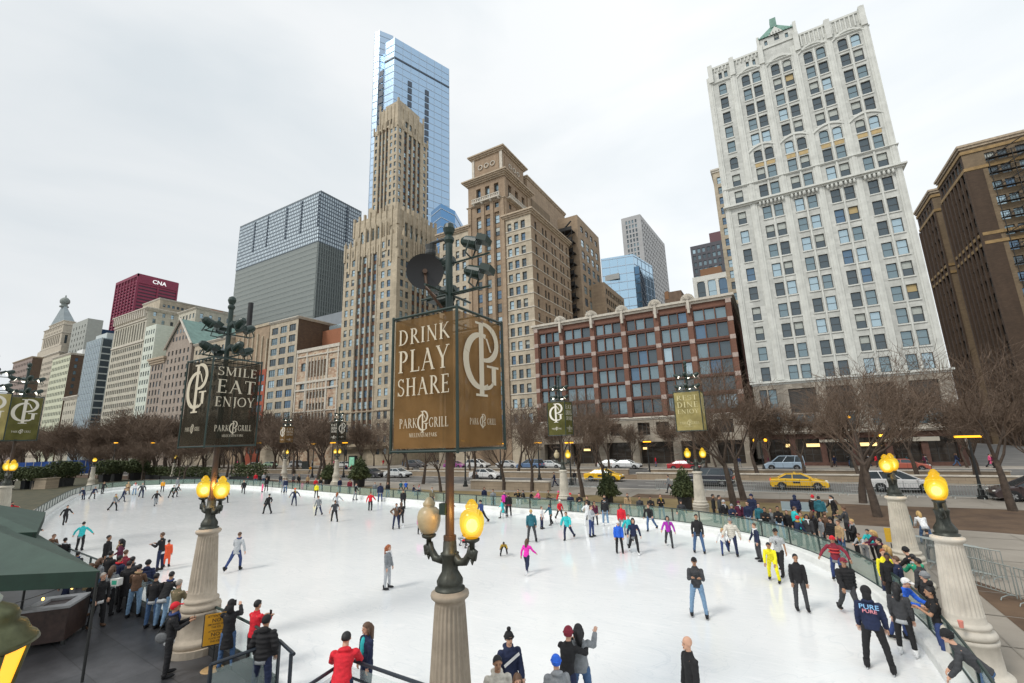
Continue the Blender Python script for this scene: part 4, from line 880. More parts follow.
# barrier
RAILG=bpy.data.materials.new('rink_glass'); N,L=nt(RAILG); bs=N['Principled BSDF']; bs.inputs['Base Color'].default_value=(.24,.36,.31,1); bs.inputs['Roughness'].default_value=.15; bs.inputs['Alpha'].default_value=.5
RAILM=mat('dark_green_rail',(.025,.045,.042),.45); DASH=mat('white_dasher',(.74,.75,.73),.6,noise=.1,scale=2)
ADS=mat('pale_glass_ad',(.45,.47,.44),.5)
def offset(P_,i,o):
    a=P_[max(i-1,0)]; c=P_[min(i+1,len(P_)-1)]; t=(c-a).normalized(); return P_[i]+Vector((t.y,-t.x))*o
def barrier(name,lab,path,o,kick,dasher=True,zg=.4,top=1.15):
    t=thing(name,lab,'barrier'); 
    if dasher:
        mb=MB(); n=len(path); prof=[(.0,-.02),(.0,.30),(.06,.37),(.30,.40),(.42,.36),(.44,-.02)]; m_=len(prof)
        for i in range(n):
            for d_,z in prof: q=offset(path,i,d_*o); mb.v.append((q.x,q.y,z))
        for i in range(n-1):
            for j in range(m_-1): a=i*m_+j; mb.f.append((a,a+1,a+m_+1,a+m_)); mb.m.append(0)
        mb.build('dasher_board',DASH,t,smooth=False)
    off=.34*o if dasher else .04*o
    mb=MB(); mb.tube([(*offset(path,i,off),top) for i in range(len(path))],.035,n=6); mb.build('handrail',RAILM,t)
    mb=MB(); mb.tube([(*offset(path,i,off),zg) for i in range(len(path))],.03,n=5); mb.build('bottom_rail',RAILM,t)
    acc=0; last=offset(path,0,off); pts=[last]
    for i in range(1,len(path)):
        q=offset(path,i,off)
        if (q-pts[-1]).length>=1.5: pts.append(q)
    cnt=0; ex=MB(); ex2=MB(); near_=sorted(range(len(pts)),key=lambda k:(pts[k]).length)[:98]; near_=set(near_)
    for k,q in enumerate(pts):
        mb=MB() if k in near_ else ex; mb.box(q.x-.035,q.x+.035,q.y-.035,q.y+.035,.1 if not dasher else .36,top)
        if k in near_: mb.build('post',RAILM,t)
        if k+1<len(pts):
            p2=pts[k+1]; e_=(p2-q).normalized()*.07; mb=MB() if k in near_ else ex2
            a=q+e_; c=p2-e_; mb.quad((a.x,a.y,zg+.04),(c.x,c.y,zg+.04),(c.x,c.y,top-.05),(a.x,a.y,top-.05))
            if k in near_: mb.build('glass_panel',(ADS if a.x<-52 and a.y<30 else RAILG) if kick else RAILG2,t)
    if ex.v: ex.build('post',RAILM,t)['kind']='stuff'
    if ex2.v: ex2.build('glass_panel',RAILG,t)['kind']='stuff'
    return t
RAILG2=bpy.data.materials.new('terrace_glass'); N,L=nt(RAILG2); bs=N['Principled BSDF']; bs.inputs['Base Color'].default_value=(.55,.68,.66,1); bs.inputs['Roughness'].default_value=.1; bs.inputs['Alpha'].default_value=.35
barrier('rink_barrier','long curved green glass barrier with white kick board round the far side of the ice',far,1,True)
t=barrier('terrace_railing','dark handrail with clear panels between the terrace crowd and the ice',near,1,False,dasher=False,zg=.35)
mb=MB()
for i in range(len(near)-1):
    a,c=near[i],near[i+1]; mb.quad((a.x,a.y,0),(c.x,c.y,0),(c.x,c.y,.36),(a.x,a.y,.36)); mb.quad((a.x,a.y-.25,.36),(a.x,a.y,.36),(c.x,c.y,.36),(c.x,c.y-.25,.36)); mb.quad((a.x,a.y-.25,0),(c.x,c.y-.25,0),(c.x,c.y-.25,.36),(a.x,a.y-.25,.36))
mb.build('base',mat('black_base',(.02,.022,.024),.6),t)
# entrance gate and the two rails of the near platform
def rail2(name,lab,pts,posts,top=1.12,panel=True,thick=.04,mid=None):
    t=thing(name,lab,'railing'); mb=MB(); mb.tube([(*p,top) for p in pts],thick,n=8); mb.build('handrail',RAILM2,t)
    if mid: mb=MB(); mb.tube([(*p,mid) for p in pts],.03,n=6); mb.build('lower_rail',RAILM2,t)
    for p in posts: mb=MB(); mb.box(p[0]-.03,p[0]+.03,p[1]-.03,p[1]+.03,0,top); mb.build('post',RAILM2,t)
    if panel:
        for a,c in zip(pts,pts[1:]): mb=MB(); mb.quad((*a,.2),(*c,.2),(*c,top-.12),(*a,top-.12)); mb.build('glass_panel',RAILG2,t)
    return t
RAILM2=mat('navy_black_rail',(.02,.028,.04),.35)
rail2('gate_railing','short glass panel railing at the rink entrance beside man in black cap',[(-11.55,6.3),(-11.3,7.75)],[(-11.55,6.3),(-11.3,7.75)])
rail2('platform_railing','dark handrail corner where the man in red hoodie leans',[(-8.6,5.6),(-8.95,7.85),(-6.5,7.75),(-3,7.6)],[(-8.62,5.8),(-8.95,7.85),(-6.9,7.77),(-4.8,7.7)],mid=.78)
rail2('platform_railing','slanting dark handrail end beside the man in red jacket',[(-11.3,7.75),(-10.3,7.45)],[(-10.4,7.45)],panel=False)
# near terrace paving
mb=MB(); mb.poly([(p.x,p.y-.02,.012) for p in near]+[(-8.95,7.7,.012),(-8.5,2,.012),(-40,2,.012),(-60,13,.012),(-48,12.2,.012),(-41,10.8,.012)]); 
SL=bpy.data.materials.new('slate_paving'); N,L=nt(SL); bs=N['Principled BSDF']; bs.inputs['Roughness'].default_value=.38
tc=N.new('ShaderNodeTexCoord'); mp=N.new('ShaderNodeMapping'); mp.inputs['Rotation'].default_value=(0,0,.08); L.new(tc.outputs['Object'],mp.inputs[0])
br=N.new('ShaderNodeTexBrick'); br.inputs['Scale'].default_value=1; br.inputs['Brick Width'].default_value=2.9; br.inputs['Row Height'].default_value=1.15; br.inputs['Mortar Size'].default_value=.012; br.inputs['Color1'].default_value=(.062,.062,.067,1); br.inputs['Color2'].default_value=(.040,.041,.045,1); br.inputs['Mortar'].default_value=(.02,.02,.02,1); L.new(mp.outputs[0],br.inputs[0])
no=N.new('ShaderNodeTexNoise'); no.inputs['Scale'].default_value=1.3; no.inputs['Detail'].default_value=8; no.inputs['Roughness'].default_value=.7; L.new(tc.outputs['Object'],no.inputs[0])
mr=N.new('ShaderNodeMapRange'); mr.inputs[1].default_value=.3; mr.inputs[2].default_value=.7; mr.inputs[3].default_value=.55; mr.inputs[4].default_value=1.5; L.new(no.outputs['Fac'],mr.inputs[0])
vm=N.new('ShaderNodeVectorMath'); vm.operation='SCALE'; L.new(br.outputs[0],vm.inputs[0]); L.new(mr.outputs[0],vm.inputs['Scale']); L.new(vm.outputs[0],bs.inputs['Base Color'])
ter=struct('terrace',mb,SL)
bm=bmesh.new(); bm.from_mesh(ter.data); bmesh.ops.triangulate(bm,faces=bm.faces,ngon_method='EAR_CLIP')
for f in bm.faces:
    if f.normal.z<0: f.normal_flip()
bm.to_mesh(ter.data); bm.free()
# ================================================================== LAMP STANDARDS
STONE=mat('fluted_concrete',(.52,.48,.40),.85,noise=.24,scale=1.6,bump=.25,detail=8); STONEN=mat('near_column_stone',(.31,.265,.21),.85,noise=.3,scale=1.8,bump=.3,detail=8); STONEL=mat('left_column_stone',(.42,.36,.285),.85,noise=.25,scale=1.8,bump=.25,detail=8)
BRONZE=mat('dark_bronze',(.045,.05,.042),.45,metal=.4,noise=.35,scale=9); POLEG=mat('dark_green_pole',(.014,.034,.028),.4,noise=.2,scale=3); POLE_GLOW=mat('brown_pole',(.06,.035,.02),.4,noise=.3,scale=3)  # pole section by the globes: their orange glow is put into its brown colour
def bulbmesh():
    def f():
        mb=MB()
        for c_,r_,mi in(((0,0,.21),(.105,.105,.115),0),((0,0,.22),(.145,.145,.165),1),((0,0,.235),(.18,.18,.205),2)): mb.ell(c_,r_,mi,n=16,mm=12)
        return mb.mesh('bulb',[emat('bulb_core',(1,.95,.8),4),shellmat('bulb_halo',(1,.82,.3),2.2,.45),shellmat('bulb_outer_halo',(1,.72,.08),1.5,.4)],smooth=True)
    return cached('bulb',f)
def shellmat(name,c,s,a):
    m=bpy.data.materials.new(name); N,L=nt(m); N.remove(N['Principled BSDF']); e=N.new('ShaderNodeEmission'); e.inputs[0].default_value=(*c,1); e.inputs[1].default_value=s; t_=N.new('ShaderNodeBsdfTransparent'); x=N.new('ShaderNodeMixShader'); x.inputs[0].default_value=a
    L.new(t_.outputs[0],x.inputs[1]); L.new(e.outputs[0],x.inputs[2]); L.new(x.outputs[0],N['Material Output'].inputs[0]); return m
def globemat():
    m=bpy.data.materials.new('lit_globe'); N,L=nt(m); N.remove(N['Principled BSDF']); e=N.new('ShaderNodeEmission'); e.inputs[1].default_value=1.0
    tc=N.new('ShaderNodeTexCoord'); sz=N.new('ShaderNodeSeparateXYZ'); L.new(tc.outputs['Object'],sz.inputs[0]); rp=N.new('ShaderNodeValToRGB'); q=rp.color_ramp.elements; q[0].position=.0; q[0].color=(1,.45,.008,1); q[1].position=.62; q[1].color=(1,.58,.012,1); z=q.new(.25); z.color=(1,.74,.03,1); L.new(sz.outputs['Z'],rp.inputs[0]); L.new(rp.outputs[0],e.inputs[0])
    gl=N.new('ShaderNodeBsdfGlossy'); gl.inputs['Roughness'].default_value=.2; g2=N.new('ShaderNodeMixShader'); g2.inputs[0].default_value=.06; L.new(e.outputs[0],g2.inputs[1]); L.new(gl.outputs[0],g2.inputs[2])
    t_=N.new('ShaderNodeBsdfTransparent'); t_.inputs[0].default_value=(1,.9,.6,1); x=N.new('ShaderNodeMixShader'); x.inputs[0].default_value=.55; L.new(t_.outputs[0],x.inputs[1]); L.new(g2.outputs[0],x.inputs[2]); L.new(x.outputs[0],N['Material Output'].inputs[0]); return m
def globemat_old():
    m=bpy.data.materials.new('lit_globe'); N,L=nt(m); bs=N['Principled BSDF']; bs.inputs['Base Color'].default_value=(.25,.12,.01,1); bs.inputs['Roughness'].default_value=.3
    tc=N.new('ShaderNodeTexCoord'); vd=N.new('ShaderNodeVectorMath'); vd.operation='DISTANCE'; vd.inputs[1].default_value=(0,0,.22); L.new(tc.outputs['Object'],vd.inputs[0])
    lw=N.new('ShaderNodeSeparateXYZ'); L.new(tc.outputs['Object'],lw.inputs[0])
    rp=N.new('ShaderNodeValToRGB'); e=rp.color_ramp.elements; e[0].position=.02; e[0].color=(1,.36,.008,1); e[1].position=.60; e[1].color=(1,.44,.006,1)
    for pos,c in((.10,(1,.50,.01,1)),(.20,(1,.72,.26,1)),(.30,(1,.56,.03,1)),(.42,(1,.50,.008,1))):
        x=e.new(pos); x.color=c
    L.new(lw.outputs['Z'],rp.inputs[0]); L.new(rp.outputs[0],bs.inputs['Emission Color'])
    rs=N.new('ShaderNodeValToRGB'); f=rs.color_ramp.elements; f[0].position=.06; f[0].color=(.27,.27,.27,1); f[1].position=.36; f[1].color=(.27,.27,.27,1); x=f.new(.2); x.color=(.85,.85,.85,1); L.new(lw.outputs['Z'],rs.inputs[0]); ms=N.new('ShaderNodeMath'); ms.operation='MULTIPLY'; ms.inputs[1].default_value=4.4; L.new(rs.outputs[0],ms.inputs[0]); L.new(ms.outputs[0],bs.inputs['Emission Strength'])
    return m
LIT=globemat(); UNLIT=mat('unlit_globe',(.44,.36,.22),.35,noise=.12,scale=6); BULB=emat('bulb_glow',(1,.55,.12),5)
HEADM=mat('floodlight_green',(.012,.03,.024),.4); HLIT=emat('floodlight_lit',(1,.96,.80),3.2); HDK=glassmat('floodlight_glass',(.1,.12,.12),.5)
_c={}
def cached(k,f):
    if k not in _c: _c[k]=f()
    return _c[k]
def colmesh(m,near_):
    def f():
        mb=MB(); fl=24; seg=fl*(8 if near_ else 4)
        mb.lathe([(.66,0),(.66,.13),(.63,.16),(.56,.2),(.53,.24),(.50,.78),(.53,.82),(.53,.9)],n=32)
        mb.lathe([(.47,.9),(.52,.94),(.53,1.0),(.50,1.06),(.43,1.09),(.43,1.12),(.46,1.15),(.45,1.2),(.40,1.23),(.385,1.25),(.38,1.38),(.378,1.40),(.375,1.43)]+[(.375-.105*((z-1.4)/1.6)**1.1,z) for z in(1.6,1.9,2.2,2.5,2.8,2.92)]+[(.268,2.95),(.268,3.0),(.30,3.02),(.335,3.05),(.345,3.09),(.335,3.13),(.27,3.15),(.27,3.17)],n=seg,flute=(1.41,2.94,fl,.028))
        return mb.mesh('column',m,smooth=True)
    return cached(('col',m.name,near_),f)
def bronzemesh(h):
    def f():
        mb=MB(); mb.lathe([(.27,3.15),(.27,3.2),(.22,3.22),(.235,3.27),(.24,3.33),(.2,3.4),(.15,3.48),(.14,3.62),(.16,3.75),(.17,3.78),(.13,3.8),(.12,3.98),(.10,4.02)],n=32,flute=(3.3,3.74,12,.02)); return mb.mesh('lamp_base',BRONZE,smooth=True)
    return cached(('brz',h),f)
def armmesh():
    def f():
        mb=MB(); pts=[(.08,0,3.78),(.2,0,3.64),(.34,0,3.66),(.44,0,3.80),(.47,0,3.93)]; mb.tube(pts,[.07,.08,.075,.06,.05],n=8)
        mb.tube([(.44,0,3.78),(.55,0,3.74),(.57,0,3.84),(.5,0,3.88)],[.06,.06,.055,.04],n=7); mb.ell((.5,0,3.80),(.1,.06,.1),n=8,mm=6); mb.tube([(.5,0,3.70),(.5,0,3.62)],[.04,.01],n=6)
        mb.lathe([(.05,3.88),(.05,3.98),(.13,4.02),(.14,4.06),(.1,4.07)],n=12,c=(.5,0,0)); return mb.mesh('arm',BRONZE,smooth=True)
    return cached('arm',f)
GPROF=[(.10,.0),(.155,.04),(.2,.13),(.222,.24),(.222,.33),(.195,.42),(.14,.475),(.10,.49),(.115,.52),(.118,.56),(.09,.59),(.075,.62),(.04,.66),(.0,.67)]
def globe(lit):
    def f():
        mb=MB(); mb.lathe(GPROF,n=24)
        return mb.mesh('globe',LIT if lit else UNLIT,smooth=True)
    return cached(('gl',lit),f)
def floodhead(parent,loc,rz,tilt,lit):
    def f():
        mb=MB(); mb.tube([(0,.26,.0),(0,.18,0),(0,-.10,0)],[.07,.125,.15],n=12); mb.box(-.17,.17,-.32,-.10,.05,.18); mb.tube([(-.2,0,-.02),(-.2,0,-.28),(.2,0,-.28),(.2,0,-.02)],.02,n=5); return mb.mesh('floodlight',HEADM)
    def g():
        mb=MB(); mb.tube([(0,-.105,0),(0,-.12,0)],[.135,.135],n=14); return mb.mesh('lamp_glass',HLIT if lit else HDK)
    o=obj('floodlight',cached('fh',f),parent,loc); o.rotation_euler=(R(tilt),0,rz); obj('lamp_glass',cached(('fg',lit),g),o); return o
def lamp(p,label,arm_rz=0,lit=(1,1),near_=False,stone=STONE,pole=10.9,heads='std',dz=0,head_lit=True,hz=None):
    t=thing('lamp_post',label,'lamp post',(p[0],p[1],dz),0,'fluted stone lamp posts round the rink')
    obj('column',colmesh(stone,near_),t)
    if dz>.0: mb=MB(); mb.lathe([(.75,-dz),(.75,0)],n=24); mb.build('plinth',stone,t)
    obj('lamp_base',bronzemesh(0),t)
    for k in(0,1):
        a=obj('arm',armmesh(),t,None,arm_rz+PI*k); g=obj('globe',globe(lit[k]),t,(.5*math.cos(arm_rz+PI*k),.5*math.sin(arm_rz+PI*k),4.07))
        if lit[k]: obj('bulb',bulbmesh(),g)
    if near_ and lit[0]:
        ld=bpy.data.lights.new('lamp_light','POINT'); ld.energy=38; ld.color=(1,.55,.15); ld.shadow_soft_size=.12; lo_=bpy.data.objects.new('lamp_light',ld); COL.objects.link(lo_)
        dc=Vector((-p[0],-p[1],0)).normalized()*.2; ox=.30 if lit[1]==0 else 0; lo_.location=(p[0]+dc.x+ox,p[1]+dc.y,4.45+dz)
    if pole:
        mb=MB(); mb.tube([(0,0,4.0),(0,0,5.9)],[.085,.08],n=12); mb.tube([(0,0,4.0),(0,0,4.08)],.12,n=12); mb.build('pole',POLE_GLOW,t)
        mb=MB(); mb.tube([(0,0,5.9),(0,0,pole-.45)],[.075,.075],n=12); mb.lathe([(.07,pole-.5),(.11,pole-.42),(.11,pole-.36),(.07,pole-.3),(.10,pole-.25),(.13,pole-.15),(.10,pole-.05),(.02,pole)],n=12); mb.build('mast',POLEG,t)
        for z in ((pole-1.9,pole-1.1) if hz is None else hz):
            mb=MB()
            for an in(0,PI/2): mb.tube([(-.75*math.cos(an),-.75*math.sin(an),z-.25),(.75*math.cos(an),.75*math.sin(an),z-.25)],.025,n=6)
            mb.build('cross_arm',POLEG,t)
            for an in([0,PI/2,PI,3*PI/2] if heads=='std' else heads):
                floodhead(t,(.62*math.cos(an),.62*math.sin(an),z+.02),an-PI/2 if heads=='std' else an-PI/2,28,head_lit)
    return t
BANS=[]
def banner(p,z0,z1,side,colr,label,texts,alpha=.86,rz=0,colors=None):
    """square frame of four fabric panels round a pole; texts per face: front(-Y), right(+X), back, left"""
    t=thing('banner',label,'banner',(p[0],p[1],0),rz,'square fabric banners hung round the lamp masts'); h=side/2
    mb=MB()
    for x,y in((-h,-h),(h,-h),(h,h),(-h,h)): mb.tube([(x,y,z0-.04),(x,y,z1+.04)],.028,n=6)
    for z in(z0,z1):
        for a,c in(((-h,-h),(h,-h)),((h,-h),(h,h)),((h,h),(-h,h)),((-h,h),(-h,-h))): mb.tube([(*a,z),(*c,z)],.026,n=6)
        mb.tube([(-h,0,z),(h,0,z)],.018,n=5); mb.tube([(0,-h,z),(0,h,z)],.018,n=5)
    mb.build('frame',POLEG,t)
    for k in range(4):
        an=k*PI/2; ax=Vector((math.cos(an),math.sin(an),0)); nn=Vector((ax.y,-ax.x,0)); O=nn*h-ax*h
        P=lambda u,v,d,O=O,ax=ax,nn=nn:tuple(O+ax*u+nn*d+Vector((0,0,z0+v)))
        e_=.05; mb=MB(); nx,nz=8,12; W_=side-2*e_; HH=z1-z0-2*e_
        for i in range(nx+1):
            for j in range(nz+1):
                u=i/nx; v=j/nz; dd=.018*math.sin(u*7+v*5+k)*math.sin(PI*u)*math.sin(PI*v)-.02; mb.v.append(P(e_+u*W_,e_+v*HH,dd))
        for i in range(nx):
            for j in range(nz): a=i*(nz+1)+j; mb.f.append((a,a+nz+1,a+nz+2,a+1)); mb.m.append(0)
        pn=mb.build('fabric_panel',colr,t,smooth=True)
        tx=texts[k]
        if tx:
            q=MB(); tx(q,lambda u,v,d=0:P(u*side,v*(z1-z0),d+.012),side,z1-z0); q.build('lettering',LETT if colors is None else colors,pn)
    return t
def fabric(name,col,al):
    m=bpy.data.materials.new(name); N,L=nt(m); N.remove(N['Principled BSDF']); out=N['Material Output']
    d=N.new('ShaderNodeBsdfDiffuse'); tl=N.new('ShaderNodeBsdfTranslucent'); tr=N.new('ShaderNodeBsdfTransparent'); a=N.new('ShaderNodeMixShader'); c=N.new('ShaderNodeMixShader')
    tc=N.new('ShaderNodeTexCoord'); no=N.new('ShaderNodeTexNoise'); no.inputs['Scale'].default_value=1.6; no.inputs['Detail'].default_value=5; L.new(tc.outputs['Object'],no.inputs[0])
    rp=N.new('ShaderNodeValToRGB'); rp.color_ramp.elements[0].position=.3; rp.color_ramp.elements[0].color=(*[v*.72 for v in col],1); rp.color_ramp.elements[1].position=.7; rp.color_ramp.elements[1].color=(*[min(1,v*1.2) for v in col],1); L.new(no.outputs['Fac'],rp.inputs[0])
    for x in(d,tl): L.new(rp.outputs[0],x.inputs['Color'])
    a.inputs[0].default_value=.45; L.new(d.outputs[0],a.inputs[1]); L.new(tl.outputs[0],a.inputs[2]); c.inputs[0].default_value=al; L.new(tr.outputs[0],c.inputs[1]); L.new(a.outputs[0],c.inputs[2]); L.new(c.outputs[0],out.inputs[0]); return m
LETT=mat('cream_lettering',(.66,.60,.47),.8,alpha=.9); LETD=mat('pale_lettering',(.80,.76,.66),.8,alpha=.9); LETG=mat('grey_lettering',(.58,.60,.52),.8); 
def f_words(ws,sizes):
    def f(q,P,W,Hh):
        v=.90
        for w_,hgt in zip(ws,sizes):
            v-=hgt/Hh; text(q,w_,lambda u,vv,d=0:P(u/W,vv/Hh,d),.10*W,v*Hh,hgt,width=.80*W); v-=.045
        Q=lambda u,vv,d=0:P(u/W,vv/Hh,d)
        text(q,'PARK',Q,.14*W,.165*Hh,.075*Hh*.9,width=.28*W); monogram(q,Q,.43*W,.13*Hh,.15*Hh,.16*W); text(q,'GRILL',Q,.60*W,.165*Hh,.075*Hh*.9,width=.28*W)
        text(q,'MILLENNIUM PARK'.replace('U','U'),Q,.30*W,.10*Hh,.028*Hh,width=.42*W)
    return f
def f_logo(small=True):
    def f(q,P,W,Hh):
        Q=lambda u,vv,d=0:P(u/W,vv/Hh,d); monogram(q,Q,.13*W,.38*Hh,.56*Hh,.76*W)
        text(q,'PARK',Q,.22*W,.175*Hh,.045*Hh,width=.18*W); monogram(q,Q,.43*W,.15*Hh,.10*Hh,.12*W); text(q,'GRILL',Q,.58*W,.175*Hh,.045*Hh,width=.2*W)
    return f
BROWNF=fabric('brown_fabric',(.28,.168,.072),.76); GREYF=fabric('charcoal_fabric',(.055,.05,.038),.70); OLIVEF=fabric('olive_fabric',(.17,.165,.06),.85); YELF=fabric('yellow_fabric',(.50,.43,.19),.9)
def ang_at(p): return 0
# centre
pc=GD(450,592,9.0); C=(pc.x,pc.y)
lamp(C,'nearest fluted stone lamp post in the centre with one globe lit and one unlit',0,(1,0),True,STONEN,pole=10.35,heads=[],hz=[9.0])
ctr=[o for o in bpy.data.objects if o.name.startswith('lamp_post')][0]
for (dx,dy,z,rz,tl) in((.55,.1,9.78,PI/2+.25,20),(.62,.1,9.12,PI/2+.25,20),(-.35,.3,9.6,-PI/2,10),(-.35,.35,8.95,-PI/2,10),(-.3,.2,8.7,-PI/2,10)):
    floodhead(ctr,(dx,dy,z),rz,tl,False)
mb=MB()
for z in(9.45,8.75): mb.tube([(-.45,.1,z),(.95,.1,z+.02)],.022,n=6)
mb.box(-.16,-.02,-.12,.02,4.45,4.65); mb.build('cross_arm',POLEG,ctr)
mb=MB(); mb.tube([(-.5,0,9.95),(-.5,0,9.8)],[.12,.1],n=12); mb.ell((-.5,0,9.78),(.12,.12,.12)); mb.tube([(0,0,10.0),(-.5,0,10.0)],.035,n=6); mb.build('camera_dome',mat('dark_grey_plastic',(.04,.045,.045),.5),ctr)
banner(C,5.62,8.16,1.55,BROWNF,'large brown fabric banner reading DRINK PLAY SHARE round the central mast',[f_words(['DRINK','PLAY','SHARE'],[.30,.42,.33]),f_logo(),f_words(['DRINK','PLAY','SHARE'],[.30,.42,.33]),f_logo()])
t=thing('satellite_dish','black round satellite dish mounted above the brown banner','satellite dish',(C[0],C[1],8.6))
mb=MB(); dr=.37; dirn=Vector((.62,-.74,-.12)).normalized(); uu=dirn.orthogonal().normalized(); vv=dirn.cross(uu); cz=GD(425,272,8.75)-Vector((C[0],C[1],8.6))
for k in range(7):
    rr=dr*k/6
    for j in range(28): an=2*PI*j/28; mb.v.append(tuple(cz+(uu*math.cos(an)+vv*math.sin(an))*rr+dirn*(.35*rr*rr)))
for k in range(6):
    for j in range(28): a=k*28+j; c=k*28+(j+1)%28; mb.f.append((a,c,c+28,a+28)); mb.m.append(0)
mb.build('dish',mat('dish_black',(.006,.006,.007),.45),t,smooth=True)
mb=MB(); mb.tube([tuple(cz-dirn*.02),tuple(cz+Vector((.05,0,-.35))),(0,0,-.35)],.03,n=6); mb.tube([tuple(cz+dirn*.1+Vector((.0,0,-.3))),tuple(cz+Vector((.38,-.1,-.62)))],.014,n=5); mb.tube([tuple(cz+dirn*.02),tuple(cz+dirn*.1)],.05,n=6); mb.build('feed_arm',mat('copper_arm',(.09,.05,.03),.5),t)
# others
def LP(px,py,d): q=GD(px,py,d); return (q.x,q.y)
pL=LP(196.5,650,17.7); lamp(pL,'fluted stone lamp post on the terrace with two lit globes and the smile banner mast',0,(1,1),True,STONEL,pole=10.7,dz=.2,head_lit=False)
banner(pL,5.85,8.58,1.55,GREYF,'charcoal fabric banner reading SMILE EAT ENJOY on the terrace mast',[f_logo(),f_words(['SMILE','EAT','ENJOY'],[.28,.42,.30]),f_logo(),f_words(['SMILE','EAT','ENJOY'],[.28,.42,.30])],colors=LETT)
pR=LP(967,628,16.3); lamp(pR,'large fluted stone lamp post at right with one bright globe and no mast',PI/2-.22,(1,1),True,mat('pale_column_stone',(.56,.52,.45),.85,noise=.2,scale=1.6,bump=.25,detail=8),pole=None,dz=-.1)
pR2=LP(902,530,23.4); lamp(pR2,'fluted stone lamp post behind the right rail crowd with twin lit globes',PI/2-.32,(1,1),True,STONE,pole=None)
for (px,py,d,lab,lt,fab,blab,tx,rz_) in(
 (697,472,34.8,'fluted stone lamp post carrying the yellow banner beyond the rink',(1,1),YELF,'faded yellow fabric banner left of the bare trees',[f_words(['REST','DINE','LAUGH'] if 0 else ['REST','DINE','ENJOY'],[.34,.38,.3]),None],0),
 (563,470,38.2,'fluted stone lamp post carrying the small green banner, left globe unlit',(1,0),OLIVEF,'green fabric banner with white monogram beyond the rink',[f_logo(),f_words(['EAT','DRINK','SHARE'],[.34,.36,.3])],0),
 (337,460,73,'slim far lamp post between evergreens under the dark banner',(1,1),GREYF,'small dark banner with monogram far behind the rink',[f_words(['EAT','DRINK','SHARE'],[.34,.36,.3]),f_logo()],0),
 (285,460,88,'slim far lamp post under the small brown banner',(1,0),BROWNF,'small brown banner far behind the rink',[f_logo(),f_words(['EAT','DRINK','SHARE'],[.34,.36,.3])],0),
 (8,478,43,'fluted stone lamp post at left edge beside the green canopy',(1,1),OLIVEF,'olive green banner with pale monogram at left edge',[f_logo(),f_logo()],0)):
    q=LP(px,py,d); dz=.75 if px==8 else 0
    if d>70: dz=.35
    lamp(q,lab,0,lt,False,STONE,pole=10.9,dz=dz)
    if tx[1] is None: tx=[tx[0],f_logo()]
    banner(q,5.9+dz,8.62+dz,1.55 if px!=697 else 1.75,fab,blab,[tx[0],tx[1],None,None],colors=LETD if px!=697 else mat('faded_lettering',(.60,.54,.30),.8))
q=LP(-30,484,40); lamp(q,'fluted stone lamp post mostly outside the left edge',0,(1,1),False,STONE,dz=.75); banner(q,6.6,9.3,1.55,YELF,'yellow banner cut off by the left edge',[None,f_logo(),None,None],colors=LETD)
for (px,py,d,lab) in((175,461,110,'distant lamp post between clipped hedges'),(94,465,112,'distant lamp post by the blue fence at left')): lamp(LP(px,py,d),lab,-.5,(1,1),False,STONE,pole=None)
# ================================================================== TREES
BARK=mat('bark',(.075,.055,.042),.9,noise=.4,scale=4,bump=.4); TWIG=mat('twigs',(.14,.098,.07),.9,noise=.25,scale=2)
def tree_mesh(seed,h=9.5,nf=3,dense_=1.0,rm=.011):
    rnd=random.Random(seed); tr=MB(); cw=MB()
    def rv(s): return Vector((rnd.uniform(-1,1),rnd.uniform(-1,1),rnd.uniform(-.6,.9)))*s
    def br(p,d,l,r,dep):
        if dep<=2:
            k=3; pts=[p]; q=p
            for j in range(k): d=(d+rv(.14)+Vector((0,0,.05))).normalized(); q=q+d*l/k; pts.append(q)
            rs=[r*(1-.45*j/k) for j in range(k+1)]; (tr if dep<2 else cw).tube(pts,rs,n=7 if dep==0 else 5,cap=False)
        else:
            k=2; pts=[p]; q=p
            for j in range(k): d=(d+rv(.2)).normalized(); q=q+d*l/k; pts.append(q)
            rs=[r,r*.75,r*.4]; cw.tube(pts,rs,n=3,cap=False)
        if dep>=5: return
        nch=[3,4,4,4,4][dep] if dep else nf
        nch=int(round(nch*(dense_ if dep>1 else 1)))
        for c in range(nch):
            f=rnd.uniform(.35,1) if dep else rnd.uniform(.85,1); f=1 if c==0 else f
            idx=f*(len(pts)-1); i=min(int(idx),len(pts)-2); b0=pts[i].lerp(pts[i+1],idx-i)
            sp=[.66,.66,.72,.80,.9][dep]
            pd=rv(1); pd=(pd-d*pd.dot(d)).normalized()
            nd=(d*math.cos(sp*rnd.uniform(.6,1.15))+pd*math.sin(sp*rnd.uniform(.6,1.15))+Vector((0,0,.14 if dep<4 else .03))).normalized()
            br(b0,nd,l*rnd.uniform(.66,.90),max(rm,rs[-1]*rnd.uniform(.55,.8)),dep+1)
    br(Vector((0,0,-.05)),Vector((rnd.uniform(-.06,.06),rnd.uniform(-.06,.06),1)),h*.19,h*.0150,0)
    top=max(v[2] for v in cw.v); s=h/top
    for mb in(tr,cw): mb.v=[(x*s,y*s,z*s) for x,y,z in mb.v]
    return tr.mesh('trunk',BARK,smooth=True),cw.mesh('crown',TWIG)
TV=[tree_mesh(11,9.5,4,1.0,.0065),tree_mesh(23,9.5,3,1.1,.007),tree_mesh(37,9.5,4,1.0,.0065),tree_mesh(64,9.5,4,1.0,.0065),tree_mesh(58,9.5,3,1.1,.007)]
TVL=[tree_mesh(71,9.5,4,1.0,.017),tree_mesh(85,9.5,4,1.0,.017),tree_mesh(99,9.5,4,1.0,.017)]
print('TREE FACES',[len(a[1].polygons) for a in TV+TVL])
